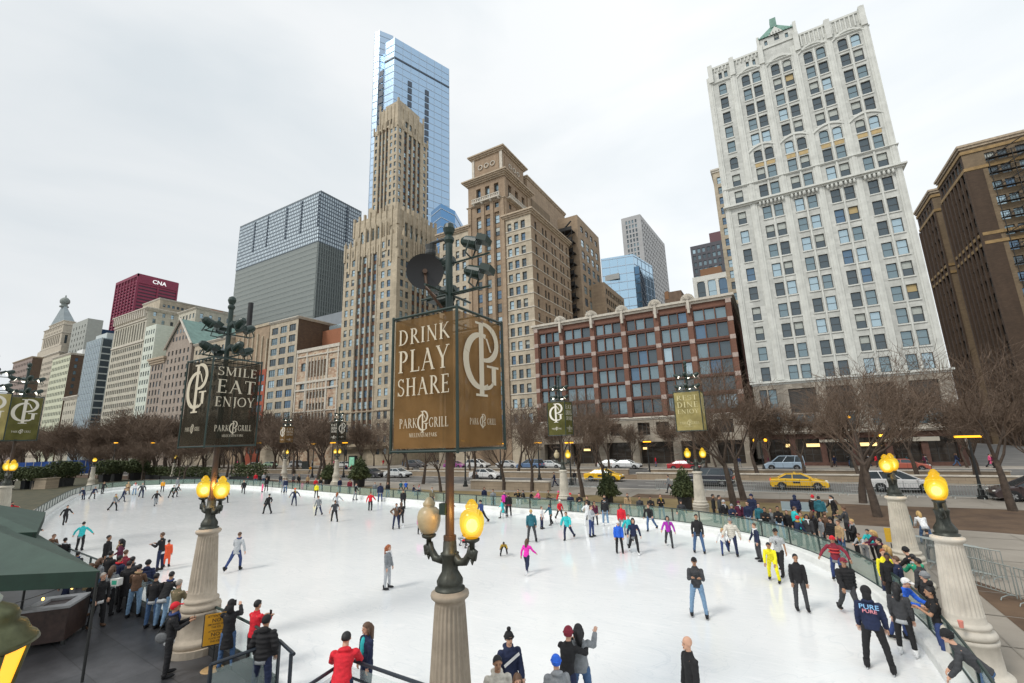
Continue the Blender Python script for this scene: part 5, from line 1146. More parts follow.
def tree(x,y,h,lab,var,grp,lo=False,rz=None):
    tv=(TVL if lo else TV); a,c=tv[var%len(tv)]; t=thing('bare_tree',lab,'tree',(x,y,0),random.uniform(0,6.28) if rz is None else rz,grp); s=h/9.5
    t.scale=(s*random.uniform(.95,1.12),s*random.uniform(.95,1.12),s); obj('trunk',a,t); obj('crown',c,t); return t
G1='bare winter trees in the park strip'
for i,(px,py,h,lab) in enumerate([(735,508,11.0,'wide bare tree left of the yellow taxi, nearer of its pair'),(744,500,10.4,'bare tree tight behind the one left of the taxi'),(878,517,10.3,'bare tree in front of the white minivan'),(863,503,10.6,'bare tree between taxi and white minivan'),(1013,511,10.3,'spreading bare tree at right edge by the street lamp'),
 (583,497,9.6,'bare tree just right of the green banner mast'),(606,495,9.4,'bare tree behind the conical evergreen in front of left taxi'),(532,491,8.6,'small bare tree at right end of the seat wall'),(504,490,8.4,'small bare tree standing against the seat wall'),(473,488,8.8,'bare tree at the left end of the seat wall'),
 (441,492,7.8,'forking bare tree just left of the central mast'),(423,484,9.0,'bare tree left of the forking tree under the brown banner'),(388,488,9.4,'bare tree right of the dark potted evergreen'),(323,474,12.2,'tall bare tree left of the dark far banner'),(293,474,11.5,'bare tree right of the small brown banner'),(275,473,12,'bare tree left of the small brown banner')]):
    q=G(px,py); tree(q.x,q.y,h*1.16,lab,i,G1)
for i,(x,y,h,lab) in enumerate([(24,50,10.5,'bare tree beyond the right edge tree'),(19,47,9,'low bare tree near the right street lamp'),(16.5,65,9.2,'bare median tree in front of dark brown wing'),(30,66,10,'bare median tree near the right edge crowd')]): tree(x,y,h,lab,i+1,G1)
G2='bare trees along the avenue'
k=0
for x in list(range(-190,-14,8)): tree(x+random.uniform(-2,2),65.5+random.uniform(-2.5,2.5),11.4+random.uniform(-1.6,1.2),None,k,G2,True); k+=1
for x in (-9,-3,2,7,12,17,21): tree(x,64.5+random.uniform(-1,1),10.4+random.uniform(-1.2,1),None,k,G2,True); k+=1
for x in (-46,-39,-31,-24,-17,-10,-2,6,14,21): tree(x,84.6,8.0+random.uniform(-.8,.8),None,k,G2,True); k+=1
for x in list(range(-190,-50,10)): tree(x,84.6,9.2+random.uniform(-1,1),None,k,G2,True); k+=1
for x in list(range(-205,-64,9)): tree(x+random.uniform(-2,2),56+random.uniform(-5,5) if x<-110 else 52.5,10.5+random.uniform(-1,1.6),None,k,G2,True); k+=1
for o in bpy.data.objects:
    if o.get('group')==G2: o['label']='bare brown street tree in the rows along the avenue'; 
G3='hazy bare trees in the far left park'
for i in range(84):
    s_=-104-i*3.6; y=random.choice((50,56,62,68,76))+random.uniform(-3,3); t=tree(s_,y,random.uniform(13,17.5),'brown bare tree in the far mass left of the smile banner',i,G3,True)
for i in range(10): tree(-92-i*5.2,42+random.uniform(0,5),random.uniform(7,9),'brown bare tree in the far mass left of the smile banner',i,G3,True)
# ---- evergreens and hedges
EVG=mat('evergreen_leaf',(.025,.04,.012),.8,col2=(.075,.09,.028),scale=2.2); PLANT=mat('black_planter',(.012,.013,.014),.5)
def foliage(shape,n,leaf,seed):
    rnd=random.Random(seed); mb=MB()
    for i in range(n):
        while True:
            p=Vector((rnd.uniform(-1,1),rnd.uniform(-1,1),rnd.uniform(0,1)))
            w_=shape(p.z); r=math.hypot(p.x,p.y)
            lump=1+.22*math.sin(7*math.atan2(p.y,p.x)+p.z*9+seed)*math.sin(p.z*14+seed)
            if r<w_*lump and r>w_*lump*.35*rnd.random(): break
        a=Vector((rnd.gauss(0,1),rnd.gauss(0,1),rnd.gauss(.3,1))).normalized(); c=a.orthogonal().normalized(); l=leaf*rnd.uniform(.6,1.4)
        mb.poly([p-c*l*.4,p+a*l,p+c*l*.4])
    return mb
CONE=foliage(lambda z:.62*min(1,z*5+.35)*(1-z)**.72+.02,2600,.085,3); BALL=foliage(lambda z:.55*math.sqrt(max(0,1-(2*z-1)**2))+.02,2200,.075,5)
FM={'cone':CONE.mesh('foliage',EVG),'ball':BALL.mesh('foliage',EVG)}
def shrub(px,py,hh,wid,kind,lab,pl=.8,grp='potted evergreens beyond the rink'):
    q=G(px,py); t=thing('potted_evergreen',lab,'shrub',(q.x,q.y,0),random.uniform(0,.2),grp); o=obj('foliage',FM[kind],t,(0,0,pl-.12)); o.scale=(wid,wid,hh)
    mb=MB(); s=pl*.52; mb.prism([(-s*.85,-s*.85),(s*.85,-s*.85),(s*.85,s*.85),(-s*.85,s*.85)],0,.001); mb.v=mb.v[:4]+[(x*1.12,y*1.12,pl) for x,y,z in mb.v[4:]]; mb.box(-s*1.0,s*1.0,-s*1.0,s*1.0,pl-.1,pl); mb.tube([(0,0,pl-.1),(0,0,pl+hh*.35)],.04,n=5); mb.build('planter',PLANT,t)
shrub(686,509,2.35,1.65,'cone','conical evergreen in black planter left of the yellow banner column',.95); shrub(609,504,2.3,1.6,'cone','conical evergreen in front of the left yellow taxi',.7)
shrub(359,487,3.0,2.5,'cone','dark broad potted evergreen right of far banner column',1.1); shrub(328,484,2.3,2.2,'cone','brighter green potted evergreen left of far banner column',.8)
for i,(px,py,hh,w_) in enumerate([(6,490,2.6,3.4),(27,489,2.5,3.2),(36,489,2.3,3),(56,487,3.2,3.6),(67,486,3.0,3.6),(104,482,2.9,3.8),(116,481,2.7,3.6),(135,480,2.9,3.8)]):
    shrub(px,py,hh,w_,'ball','round clipped evergreen in the planter row at far left',1.4)
hd=MB(); rnd=random.Random(4); 
def hedge(x0,x1,y,hh,lab,n=2600):
    mb=MB()
    for i in range(n):
        p=Vector((rnd.uniform(0,x1-x0),rnd.uniform(0,1.6),rnd.uniform(.5,hh)*(1+.08*math.sin(i)))); p.z=min(p.z,hh*(1+.12*math.sin(p.x*1.3)+.05*math.sin(p.x*4)))
        a=Vector((rnd.gauss(0,1),rnd.gauss(-.5,1),rnd.gauss(.4,1))).normalized(); c=a.orthogonal().normalized(); l=rnd.uniform(.15,.32); mb.poly([p-c*l*.5,p+a*l,p+c*l*.5])
    t=thing('hedge',lab,'hedge',(x0,y,0)); mb.build('foliage',EVG,t); mb=MB(); mb.box(0,x1-x0,-.1,1.8,0,.8); mb.build('planter',PLANT,t)
hedge(-122,-108,45.5,2.4,'clipped hedge between the two distant lamp posts'); hedge(-104,-86,44.0,2.5,'clipped hedge right of the distant lamp post behind terrace mast'); hedge(-85,-76,46.5,2.9,'clipped hedge left of the small brown banner column',1600)
t=thing('tent_fence','blue fabric fence panels behind the hedges at far left','fence',(0,0,0)); mb=MB()
for i in range(16): a=G(14+i*6,470.5); a=Vector((-150-i*1.0-(i*3.0),58+i*.6,0)); 
P0=LP(20,452,165); P1=LP(108,452,165)
for i in range(12):
    a=Vector((P0[0]+(P1[0]-P0[0])*i/12,P0[1]+(P1[1]-P0[1])*i/12,0)); c=Vector((P0[0]+(P1[0]-P0[0])*(i+.94)/12,P0[1]+(P1[1]-P0[1])*(i+.94)/12,0)); q=MB(); q.quad(a+Vector((0,0,.4)),c+Vector((0,0,.4)),c+Vector((0,0,3.8)),a+Vector((0,0,3.8))); q.build('fabric_panel',mat('blue_fabric',(.03,.09,.33),.8,noise=.3,scale=.5),t)
    mb.tube([a,a+Vector((0,0,3.9))],.08,n=5)
mb.build('post',mat('pale_post',(.4,.4,.4),.6),t)
t=thing('kiosk','small stone park kiosk at the path left of the hedge','kiosk',(*LP(46,482,112),0),.4); mb=MB(); mb.box(-1.3,1.3,-1,1,0,1.6); mb.build('wall',STW,t); mb=MB(); mb.box(-1.4,1.4,-1.1,1.1,1.6,1.75); mb.build('roof',STW,t)
# ================================================================== VEHICLES
TYRE=mat('tyre',(.015,.015,.016),.8); RIM=mat('alloy_rim',(.45,.46,.47),.3,metal=.7); CARG=glassmat('car_glass',(.06,.075,.085),.4,.08); HLT=mat('headlight_lens',(.75,.76,.72),.15); TLT=mat('tail_light',(.45,.02,.015),.3,emis=(1,.05,.02),es=.6); BUMP=mat('bumper_black',(.02,.02,.022),.5)
def wheel(parent,x,y,r,s):
    mb=MB(); pts=[(x,y-.11*1,r),(x,y+.11,r)]; i0=len(mb.v)
    n=20
    for yy,rr in((-.11,r*.62),(-.12,r*.92),(-.08,r),(.08,r),(.12,r*.92),(.11,r*.62)):
        for j in range(n): an=2*PI*j/n; mb.v.append((x+rr*math.cos(an),y+yy,r+rr*math.sin(an)))
    for k in range(5):
        for j in range(n): a=k*n+j; c=k*n+(j+1)%n; mb.f.append((a,c,c+n,a+n)); mb.m.append(0)
    w_=mb.build('wheel',TYRE,parent,smooth=True); mb=MB(); yy=y+s*.10
    mb.poly([(x+r*.62*math.cos(2*PI*j/n),yy,r+r*.62*math.sin(2*PI*j/n)) for j in range(n)]); 
    for j in range(5): an=2*PI*j/5; mb.obox((x+r*.33*math.cos(an),yy+s*.02,r+r*.33*math.sin(an)),(math.cos(an),0,math.sin(an)),r*.55,.03,.09,1)
    mb.build('rim',[mat('rim_dark',(.06,.06,.062),.5,metal=.5),RIM],w_)
def car(label,cat,kind,colr,loc,rz,group='vehicles on the avenue',taxi=False):
    K={'sedan':dict(L=4.9,W=1.84,low=[(-2.45,.42),(-2.45,.74),(-2.38,.98),(-1.55,1.06),(-1.2,1.08),(1.02,1.04),(1.55,.96),(2.2,.82),(2.42,.66),(2.45,.40)],cab=[(-1.72,1.05),(-1.0,1.43),(.28,1.46),(1.18,1.03)]),
       'suv':dict(L=5.1,W=1.98,low=[(-2.5,.45),(-2.55,.8),(-2.5,1.12),(-1.5,1.15),(1.1,1.12),(1.6,1.06),(2.3,.9),(2.52,.7),(2.55,.42)],cab=[(-2.45,1.12),(-2.2,1.72),(.1,1.78),(1.35,1.1)]),
       'van':dict(L=5.2,W=1.95,low=[(-2.6,.45),(-2.62,.9),(-2.6,1.2),(1.2,1.18),(2.0,1.1),(2.5,.85),(2.6,.45)],cab=[(-2.58,1.18),(-2.45,1.98),(.5,1.98),(1.5,1.14)]),
       'truck':dict(L=5.6,W=2.0,low=[(-2.8,.55),(-2.82,.9),(-2.8,1.22),(-.6,1.22),(1.0,1.22),(1.5,1.2),(2.5,1.12),(2.78,.9),(2.8,.55)],cab=[(-2.75,1.2),(-2.6,1.82),(.35,1.86),(1.1,1.2)])}[kind]
    t=thing('car' if kind in('sedan',) else {'suv':'minivan','van':'van','truck':'pickup_truck'}[kind],label,cat,(loc[0],loc[1],.0),rz,group); W_=K['W']/2; pm=mat('paint_%.2f_%.2f_%.2f'%colr,colr,.3,coat=.6,noise=.04,scale=2)
    mb=MB(); low=K['low']; lo=[(x,z) for x,z in low]; zb=.26
    secs=[(-1,.04),(-.97,0),(.97,0),(1,.04)]
    # side profile extruded with rounded shoulders
    prof=[(lo[0][0]+.1,zb)]+lo+[(lo[-1][0]-.1,zb)]; n=len(prof)
    ys=[-W_,-W_*.97,-W_*.86,W_*.86,W_*.97,W_]; sh=[.10,.03,0,0,.03,.10]
    for yy,s_ in zip(ys,sh):
        for x,z in prof: mb.v.append((x*(1-s_*.18),yy,z-(s_ if z>.6 else 0)))
    for k in range(5):
        for j in range(n): a=k*n+j; c=k*n+(j+1)%n; mb.f.append((a,a+n,c+n,c)); mb.m.append(0)
    mb.f.append(tuple(range(n))); mb.m.append(0); mb.f.append(tuple(5*n+j for j in reversed(range(n)))); mb.m.append(0)
    body=mb.build('body',pm,t,smooth=False)
    r=.335 if kind=='sedan' else .37; ax_=(-K['L']*.30,K['L']*.305)
    ar=MB()
    for x in ax_:
        for s in(-1,1): ar.poly([(x+(r+.07)*math.cos(PI*j/10),s*(W_+.004),r+(r+.07)*math.sin(PI*j/10)) for j in range(11)])
    ar.build('wheel_arch',BUMP,t)
    for x in ax_:
        for s in(-1,1): wheel(t,x,s*(W_-.08),r,s)
    cab=K['cab']; cb=MB(); b_=W_*.92; tp=W_*.70
    A=[(cab[0][0],s*b_,cab[0][1]) for s in(-1,1)]; B_=[(cab[1][0],s*tp,cab[1][1]) for s in(-1,1)]; C_=[(cab[2][0],s*tp,cab[2][1]) for s in(-1,1)]; D_=[(cab[3][0],s*b_,cab[3][1]) for s in(-1,1)]
    cb.quad(A[0],A[1],B_[1],B_[0]); cb.quad(C_[0],C_[1],D_[1],D_[0]); cb.quad(A[0],B_[0],C_[0],D_[0]); cb.quad(D_[1],C_[1],B_[1],A[1]); cb.build('windows',CARG,t)
    rf=MB(); m_=.02; i=len(rf.v)
    for z0_,gr in((0,1.0),(.045,.9)):
        for x,s in((cab[1][0]-.06,-1),(cab[2][0]+.06,-1),(cab[2][0]+.06,1),(cab[1][0]-.06,1)): rf.v.append(((x-(cab[1][0]+cab[2][0])/2)*gr+(cab[1][0]+cab[2][0])/2,s*(tp+.02)*gr,(cab[1][1] if x<(cab[1][0]+cab[2][0])/2 else cab[2][1])+z0_))
    rf.f+=[(0,1,5,4),(1,2,6,5),(2,3,7,6),(3,0,4,7),(4,5,6,7)]; rf.m+=[0]*5
    for P1,P2 in((A,B_),(C_,D_)):
        for k in(0,1): rf.tube([P1[k],P2[k]],.045,n=5)
    for f in((.42,) if kind=='sedan' else (.3,.66)):
        for k in(0,1):
            xb=A[k][0]+(D_[k][0]-A[k][0])*f; xt=B_[k][0]+(C_[k][0]-B_[k][0])*f; rf.tube([(xb,A[k][1],A[k][2]),(xt,B_[k][1],B_[k][2])],.04,n=5)
    rf.build('roof',pm,t)
    dr=MB()
    for f in(-.22,.02,.22):
        for s in(-1,1): dr.box(f*K['L']-.012,f*K['L']+.012,s*(W_+.003)-.003,s*(W_+.003)+.003,.4,.98)
    for s in(-1,1): dr.box(-2.1,2.1,s*(W_+.004)-.01,s*(W_+.004)+.01,.30,.40)
    dr.build('door_seam',BUMP,t)
    x1=lo[-1][0]; 
    for s in(-1,1):
        mb=MB(); mb.ell((x1-.12,s*(W_-.3),.72),(.16,.2,.09),n=8,mm=5); mb.build('headlight',HLT,t); mb=MB(); mb.ell((lo[1][0]+.06,s*(W_-.22),.88),(.1,.18,.1),n=8,mm=5); mb.build('taillight',TLT,t)
        mb=MB(); mb.ell((cab[3][0]-.25,s*(W_+.09),1.08),(.08,.1,.07),n=8,mm=5); mb.build('mirror',pm,t)
    mb=MB(); mb.box(x1-.08,x1+.05,-W_*.85,W_*.85,.3,.52); mb.box(lo[0][0]-.05,lo[0][0]+.08,-W_*.85,W_*.85,.32,.55); mb.build('bumper',BUMP,t)
    if taxi:
        mb=MB(); mb.box(-.35,-.15,-.3,.3,1.49,1.63); mb.build('roof_sign',mat('taxi_sign',(.55,.4,.1),.5),t); mb=MB(); mb.box(-.5,.1,-W_-.012,-W_-.006,.62,.82); mb.build('door_mark',BUMP,t)
    return t
YEL=(.85,.50,.012)
q=G(800,490); car('yellow taxi in side view between the bare trees at right','taxi','sedan',YEL,(q.x,54.4),PI+PI,taxi=True)
q=G(606,480); car('yellow taxi behind the conical evergreen and bare tree','taxi','sedan',YEL,(q.x+.2,58.6),0,taxi=True)
q=G(897,489); car('white minivan behind the short column at right','minivan','suv',(.75,.74,.73),(q.x,54.6),0)
q=G(713,485); car('dark pickup truck behind the yellow banner column','truck','truck',(.035,.04,.055),(q.x-.6,56.0),PI)
q=G(497,477); car('white sedan behind the seat wall','car','sedan',(.78,.78,.77),(q.x,58.4),0)
q=G(1024,499); car('dark red car cut off at the right edge','car','suv',(.05,.03,.03),(15.9,50),PI)
for i,(px,col_,kd,y,lab,rz) in enumerate([(627,(.7,.72,.73),'sedan',80,'white and teal car beyond the left yellow taxi',0),(612,(.72,.72,.7),'sedan',81.3,'white car parked left of the white and teal car',0),(684,(.45,.03,.04),'sedan',78,'red car beyond the pickup',0),(784,(.35,.45,.55),'van',79,'pale blue van beyond the right taxi',PI),(905,(.45,.12,.08),'sedan',79,'reddish car far behind the white minivan',0),
    (551,(.7,.72,.72),'sedan',80,'white car far behind the green banner column',0),(530,(.12,.2,.35),'suv',78,'dark blue car far left of the green banner column',PI),(508,(.6,.6,.6),'sedan',80.6,'silver car far beyond the white sedan',0),(455,(.35,.1,.3),'sedan',78.5,'purple car seen past the central mast',0),(478,(.7,.7,.68),'suv',80,'white car far right of the central mast',0),
    (416,(.1,.1,.11),'suv',79,'dark car under the brown banner',0),(398,(.6,.62,.62),'sedan',58.2,'silver sedan left of the brown banner bottom',0),(345,(.72,.72,.7),'sedan',79,'white car right of the far banner column',0),(372,(.05,.05,.06),'sedan',57.5,'black sedan beside the dark potted evergreen',0),(298,(.65,.66,.66),'suv',79,'white car left of far banner column',0),(270,(.3,.45,.3),'sedan',79.5,'pale green car at far left street',0),(255,(.65,.65,.62),'sedan',78,'white car in the far left street',0)]):
    q=FP(px,466,y); car(lab,'car',kd,col_,(q.x,y),rz)
# ================================================================== STREET FURNITURE
BLK=mat('black_street_metal',(.018,.02,.02),.5); SOD=emat('sodium_lamp',(1,.45,.02),1.6)
def street_lamp(x,y,h,lab,head='bar'):
    e_=.85 if 'wide' in lab else .55
    t=thing('street_lamp',lab,'street lamp',(x,y,0),0,'street lamps with glowing orange heads'); mb=MB(); mb.lathe([(.32,0),(.32,.25),(.2,.3),(.2,.7),(.13,.8),(.10,1.6),(.07,h-.3),(.07,h)],n=12); mb.build('post',BLK,t)
    mb=MB(); mb.box(-e_,e_,-.16,.16,h+.02,h+.1); mb.build('housing',BLK,t); mb=MB(); mb.box(-e_+.05,e_-.05,-.17,.17,h-.14,h+.015); mb.build('lamp_glass',SOD,t)
for i,(px,py,d,lab) in enumerate([(968,437,52,'black street lamp with wide orange head at right'),(647,442,66,'street lamp behind the red block entrance'),(569,443,58,'street lamp right behind the green banner column'),(538,443,66,'street lamp left of the green banner column'),(314,444,92,'street lamp between the two far banner columns'),(333,443,88,'street lamp touching the far dark banner column'),(345,443,88,'street lamp right of far dark banner column'),(259,443,108,'street lamp at right of the smile banner foot'),(234,443,120,'street lamp under the smile banner'),(153,443,125,'street lamp in the far left trees'),(116,443,128,'street lamp far left of the distant column'),(500,444,66,'street lamp behind the bottom corner of the brown banner'),(465,441,60,'street lamp seen just right of the central mast')]):
    q=GD(px,py,d); street_lamp(q.x,q.y,q.z+.1,lab)
# twin round head lamps near facade
for i,(px,py,d) in enumerate([(760,441,76),(843,418,84)]):
    q=GD(px,py,d); t=thing('street_lamp',['twin orange globes lamp before the white tower, left','twin orange lamp under the white tower base, centre','orange street lamp at far right before dark block','higher orange street lamp at far right edge'][i],'street lamp',(q.x,q.y,0),0,'street lamps with glowing orange heads'); mb=MB(); mb.lathe([(.25,0),(.2,.5),(.08,1),(.06,q.z)],n=10); mb.tube([(-.7,0,q.z-.1),(.7,0,q.z-.1)],.05,n=6); mb.build('post',BLK,t)
    for s in(-1,1): mb=MB(); mb.ell((s*.7,0,q.z+.1),(.22,.22,.24)); mb.build('globe',SOD,t,smooth=True)
# crowd barriers
GALV=mat('galvanised_steel',(.36,.40,.39),.4,metal=.6)
def crowd_barrier(a,c,lab,h=1.1,n=16):
    a=Vector((*a,0)); c=Vector((*c,0)); t=thing('crowd_barrier',lab,'barrier',a,math.atan2((c-a).y,(c-a).x),'steel crowd control barriers'); l=(c-a).length
    mb=MB(); mb.tube([(0,0,.12),(0,0,h),(l,0,h),(l,0,.12)],.022,n=6); mb.tube([(0,0,.2),(l,0,.2)],.018,n=5)
    for x in(.25,l-.25): mb.tube([(x,-.32,.02),(x,-.28,.1),(x,0,.16),(x,.28,.1),(x,.32,.02)],.018,n=5)
    mb.build('frame',GALV,t); mb=MB()
    for k in range(1,n): mb.box(l*k/n-.008,l*k/n+.008,-.008,.008,.2,h)
    mb.build('bars',GALV,t); mb.build
for i,(a,c,lab) in enumerate([((4.6,24.2),(6.0,22.3),'steel crowd barrier right behind the large right column'),((6.05,22.2),(7.2,20.1),'steel crowd barrier at right edge of the picture'),((7.3,20.0),(8.6,18.2),'steel crowd barrier beyond the right frame edge')]): crowd_barrier(a,c,lab)
for i in range(5):
    for j in range(1): crowd_barrier((3.95+i*.22,27.4-i*.35),(5.6+i*.22,25.9-i*.3),'one of the stacked steel crowd barriers between the two right columns' if i else 'rearmost of the stacked steel crowd barriers',1.1)
for o in bpy.data.objects:
    if o.name.startswith('crowd_barrier') and 'stacked' in o.get('label',''): o['label']='steel crowd barrier stacked with others between the two right columns'
for i in range(16):
    x=-12+i*2.3 if i<14 else -22+(i-14)*2.3; crowd_barrier((x,50.2),(x+2.2,50.2),'thin wire crowd barrier lined up along the near kerb',1.1,12)
# bus shelter kiosk near centre-left, bench, bikes
q=G(373,468); t=thing('info_kiosk','dark kiosk with glowing green panel right of the far banner column','kiosk',(q.x,q.y-6,0),0); mb=MB(); mb.box(-1.1,1.1,-.3,.3,0,3.1); mb.build('housing',BLK,t); mb=MB(); mb.box(-.8,.8,-.34,-.31,.7,2.8); mb.build('panel',mat('green_panel',(.2,.5,.35),.5,emis=(.4,.8,.55),es=.4,noise=.5,scale=2),t)
q=G(349,468); t=thing('notice_board','dark free standing notice board on the path','sign',(q.x,q.y-12,0)); mb=MB(); mb.box(-1.1,1.1,-.06,.06,.5,2.3); mb.build('board',mat('board_dark',(.05,.06,.06),.6,noise=.6,scale=3),t); mb=MB(); mb.box(-1.05,-.95,-.04,.04,0,.5); mb.box(.95,1.05,-.04,.04,0,.5); mb.build('leg',BLK,t)
q=G(806,520); t=thing('park_bench','grey metal back of a long park bench behind the far rail','bench',(q.x,q.y+1.2,0)); mb=MB(); mb.box(-1.3,1.3,0,.06,.45,.95); mb.build('backrest',mat('grey_bench',(.28,.34,.36),.5),t); mb=MB(); mb.box(-1.3,1.3,-.5,-.05,.42,.47); mb.build('seat',mat('grey_bench',(.28,.34,.36),.5),t)
for x in(-1.1,1.1): mb=MB(); mb.box(x-.04,x+.04,-.45,0,0,.42); mb.build('leg',BLK,t)
q=G(893,548,.6); t=thing('notice_board','small yellow notice board just left of the short right column','sign',(q.x+.1,q.y+1,0)); mb=MB(); mb.box(-.17,.17,-.02,.02,.65,1.25); mb.build('board',mat('sign_yellow',(.62,.38,.03),.5,noise=.1,scale=6),t); mb=MB(); mb.tube([(0,0.03,0),(0,.03,.6)],.02,n=6); mb.build('post',BLK,t)
# yellow standing sign
q=G(212,670); t=thing('standing_sign','yellow sign with black lettering on an oval foot beside the terrace column','sign',(q.x,q.y,0),R(58)); SY=mat('sign_amber',(.62,.30,.015),.45,noise=.08,scale=6)
mb=MB(); mb.box(-.27,.27,-.015,.015,.62,1.38); mb.build('board',SY,t); mb=MB(); mb.lathe([(.27,0),(.27,.02),(.24,.035),(.03,.05)],n=24); mb.build('foot',mat('sign_foot',(.42,.27,.12),.5),t); mb=MB(); mb.tube([(0,.02,.03),(0,.02,.8)],.016,n=6); mb.tube([(-.16,.02,.64),(0,.02,.45),(.16,.02,.64)],.01,n=5); mb.tube([(-.285,0,.6),(.285,0,.6),(.285,0,1.4),(-.285,0,1.4),(-.285,0,.6)],.012,n=5); mb.build('stand',BLK,t)
SB=mat('sign_black',(.03,.02,.01),.6)
for s_,z,sz in(('ATTENTION',1.32,.075),('NO',1.21,.13),('SMOKING ON',1.115,.062),('THE ICE',1.045,.062),('ATTENTION',.95,.06),('NO',.865,.13),('FOOD ON',.775,.062),('THE ICE',.70,.062)): sans('lettering',s_,t,SB,sz,(0,-.019,z),(R(90),0,0))
q=G(229,640); t=thing('paper_cup','white paper cup on the terrace edge by the column','cup',(q.x-.1,q.y+.15,.0)); mb=MB(); mb.lathe([(.035,0),(.05,.15),(.052,.16)],n=12); mb.build('cup',mat('paper_white',(.7,.7,.68),.6),t); mb=MB(); mb.lathe([(.054,.16),(.05,.175)],n=12); mb.build('lid',mat('paper_white',(.7,.7,.68),.6),t)
q=G(945,634,1.1); t=thing('paper_cup','white and red paper cup on the rail in front of the large right column','cup',(3.05,15.3,1.15)); mb=MB(); mb.lathe([(.04,0),(.055,.15)],n=12); mb.build('cup',mat('paper_red',(.7,.25,.2),.6),t)
# ================================================================== CANOPY, COUNTER, LANTERN at lower left
CAN=mat('green_canvas',(.042,.072,.057),.75,noise=.14,scale=1.5,bump=.15); CANV=mat('green_valance',(.008,.03,.02),.8,noise=.2,scale=2)
def canopy(A,B,lab,ez,th=.42):
    """A near outer corner, B far outer corner, roof rises to the left"""
    A=Vector(A); B=Vector(B); e_=(B-A); n=Vector((e_.y,-e_.x,0)).normalized()*-1 if False else None
    side=e_.length; lft=Vector((-e_.y,e_.x,0)).normalized()*side
    if lft.x>0: lft=-lft
    Cc=A+Vector((-.9,-.43,0)).normalized()*side; 
    return A,B,Cc
A=G(100,571,2.65); B=G(36,533,2.65); 
lf=Vector((-.98,-.62,0)).normalized(); W_=(B-A).length*.62
A2=A+lf*7; B2=B+lf*7; AP=(A+B+A2+B2)/4+Vector((0,0,1.15))
t=thing('canopy','green canvas canopy with dark valance at lower left','canopy',(0,0,0)); mb=MB()
for a,c in((A2,A),(A,B),(B,B2),(B2,A2)):
    k=10
    for i in range(k):
        for j in range(6):
            def pt(u,v):
                p=a.lerp(c,u).lerp(AP,v); p.z-=.10*math.sin(PI*v)*math.sin(PI*u); return p
            mb.quad(pt(i/k,j/6),pt((i+1)/k,j/6),pt((i+1)/k,(j+1)/6),pt(i/k,(j+1)/6))
mb.build('canvas_roof',CAN,t,smooth=True); mb=MB()
for a,c in((A2,A),(A,B),(B,B2),(B2,A2)):
    k=14
    for i in range(k):
        p=a.lerp(c,i/k);q2=a.lerp(c,(i+1)/k); z=Vector((0,0,-.40)); mb.quad(p,q2,q2+z,p+z)
mb.build('valance',CANV,t)
for p in(A,B,A2): mb=MB(); mb.tube([(p.x+lf.x*.05,p.y-.02,0),(p.x+lf.x*.05,p.y-.02,2.62)],.035,n=8); mb.build('pole',BLK,t)
C1=G(37,532,3.0); C2=G(2,520,3.0); C1.z=C2.z=3.0; t=thing('canopy','second green canopy behind the first at the left edge','canopy',(0,0,0)); D1=C1+lf*7; D2=C1+Vector((-7.5,2.2,0)); D3=D2+lf*7; AP=(C1+D1+D2+D3)/4+Vector((0,0,1.0)); mb=MB()
for a,c in((D1,C1),(C1,D2),(D2,D3),(D3,D1)): mb.poly([a,c,AP])
mb.build('canvas_roof',CAN,t); mb=MB()
for a,c in((D1,C1),(C1,D2),(D2,D3),(D3,D1)): mb.quad(a,c,c-Vector((0,0,.4)),a-Vector((0,0,.4)))
mb.build('valance',CANV,t)
for p in(C1,D1): mb=MB(); mb.tube([(p.x-.1,p.y-.03,0),(p.x-.1,p.y-.03,2.95)],.035,n=8); mb.build('pole',BLK,t)
# string lights
t=thing('string_lights','string of small warm bulbs hanging under the canopy edge','string lights',(0,0,0)); mb=MB()
pts=[]
for px,py,z in((10,612,2.15),(43,601,2.1),(72,590,2.1),(88,588,2.1),(95,587,2.1)):
    pts.append(G(px,py-2,z+.0))
w_=MB(); w_.tube([p+Vector((0,0,.12)) for p in pts],.008,n=4); w_.build('wire',BLK,t)
for p in pts: mb=MB(); mb.ell(p,(.028,.028,.038),n=8,mm=6); mb.build('bulb',BULB,t,smooth=True)
# bar counter
q0=G(69,606,1.1); q1=G(22,612,1.1); q2=G(42,597,1.1); t=thing('bar_counter','dark outdoor bar counter with pale stone top under the canopy','counter',(0,0,0))
ex=(q0-q1); ey=Vector((-ex.y,ex.x,0)).normalized()*1.5
cor=[q1,q0,q0+ey*.9,q1+ey*.9]; mb=MB(); mb.prism([(c.x,c.y) for c in cor],.12,1.05); mb.build('cabinet',mat('dark_wood_panel',(.05,.03,.025),.5,noise=.4,scale=5),t); c0=sum(cor,Vector())/4; mb=MB(); cc_=[c0+(c-c0)*1.08 for c in cor]; ci=[c0+(c-c0)*.62 for c in cor]
for i in range(4):
    j=(i+1)%4; mb.quad((cc_[i].x,cc_[i].y,1.13),(cc_[j].x,cc_[j].y,1.13),(ci[j].x,ci[j].y,1.13),(ci[i].x,ci[i].y,1.13)); mb.quad((cc_[i].x,cc_[i].y,1.06),(cc_[j].x,cc_[j].y,1.06),(cc_[j].x,cc_[j].y,1.13),(cc_[i].x,cc_[i].y,1.13)); mb.quad((ci[i].x,ci[i].y,.9),(ci[j].x,ci[j].y,.9),(ci[j].x,ci[j].y,1.13),(ci[i].x,ci[i].y,1.13))
mb.build('counter_top',mat('grey_counter',(.36,.37,.38),.35,noise=.2,scale=4),t)
for c in cor: mb=MB(); mb.tube([(c.x*.97+c0.x*.03,c.y*.97+c0.y*.03,0),(c.x*.97+c0.x*.03,c.y*.97+c0.y*.03,.13)],.06,n=8); mb.build('caster',BLK,t)
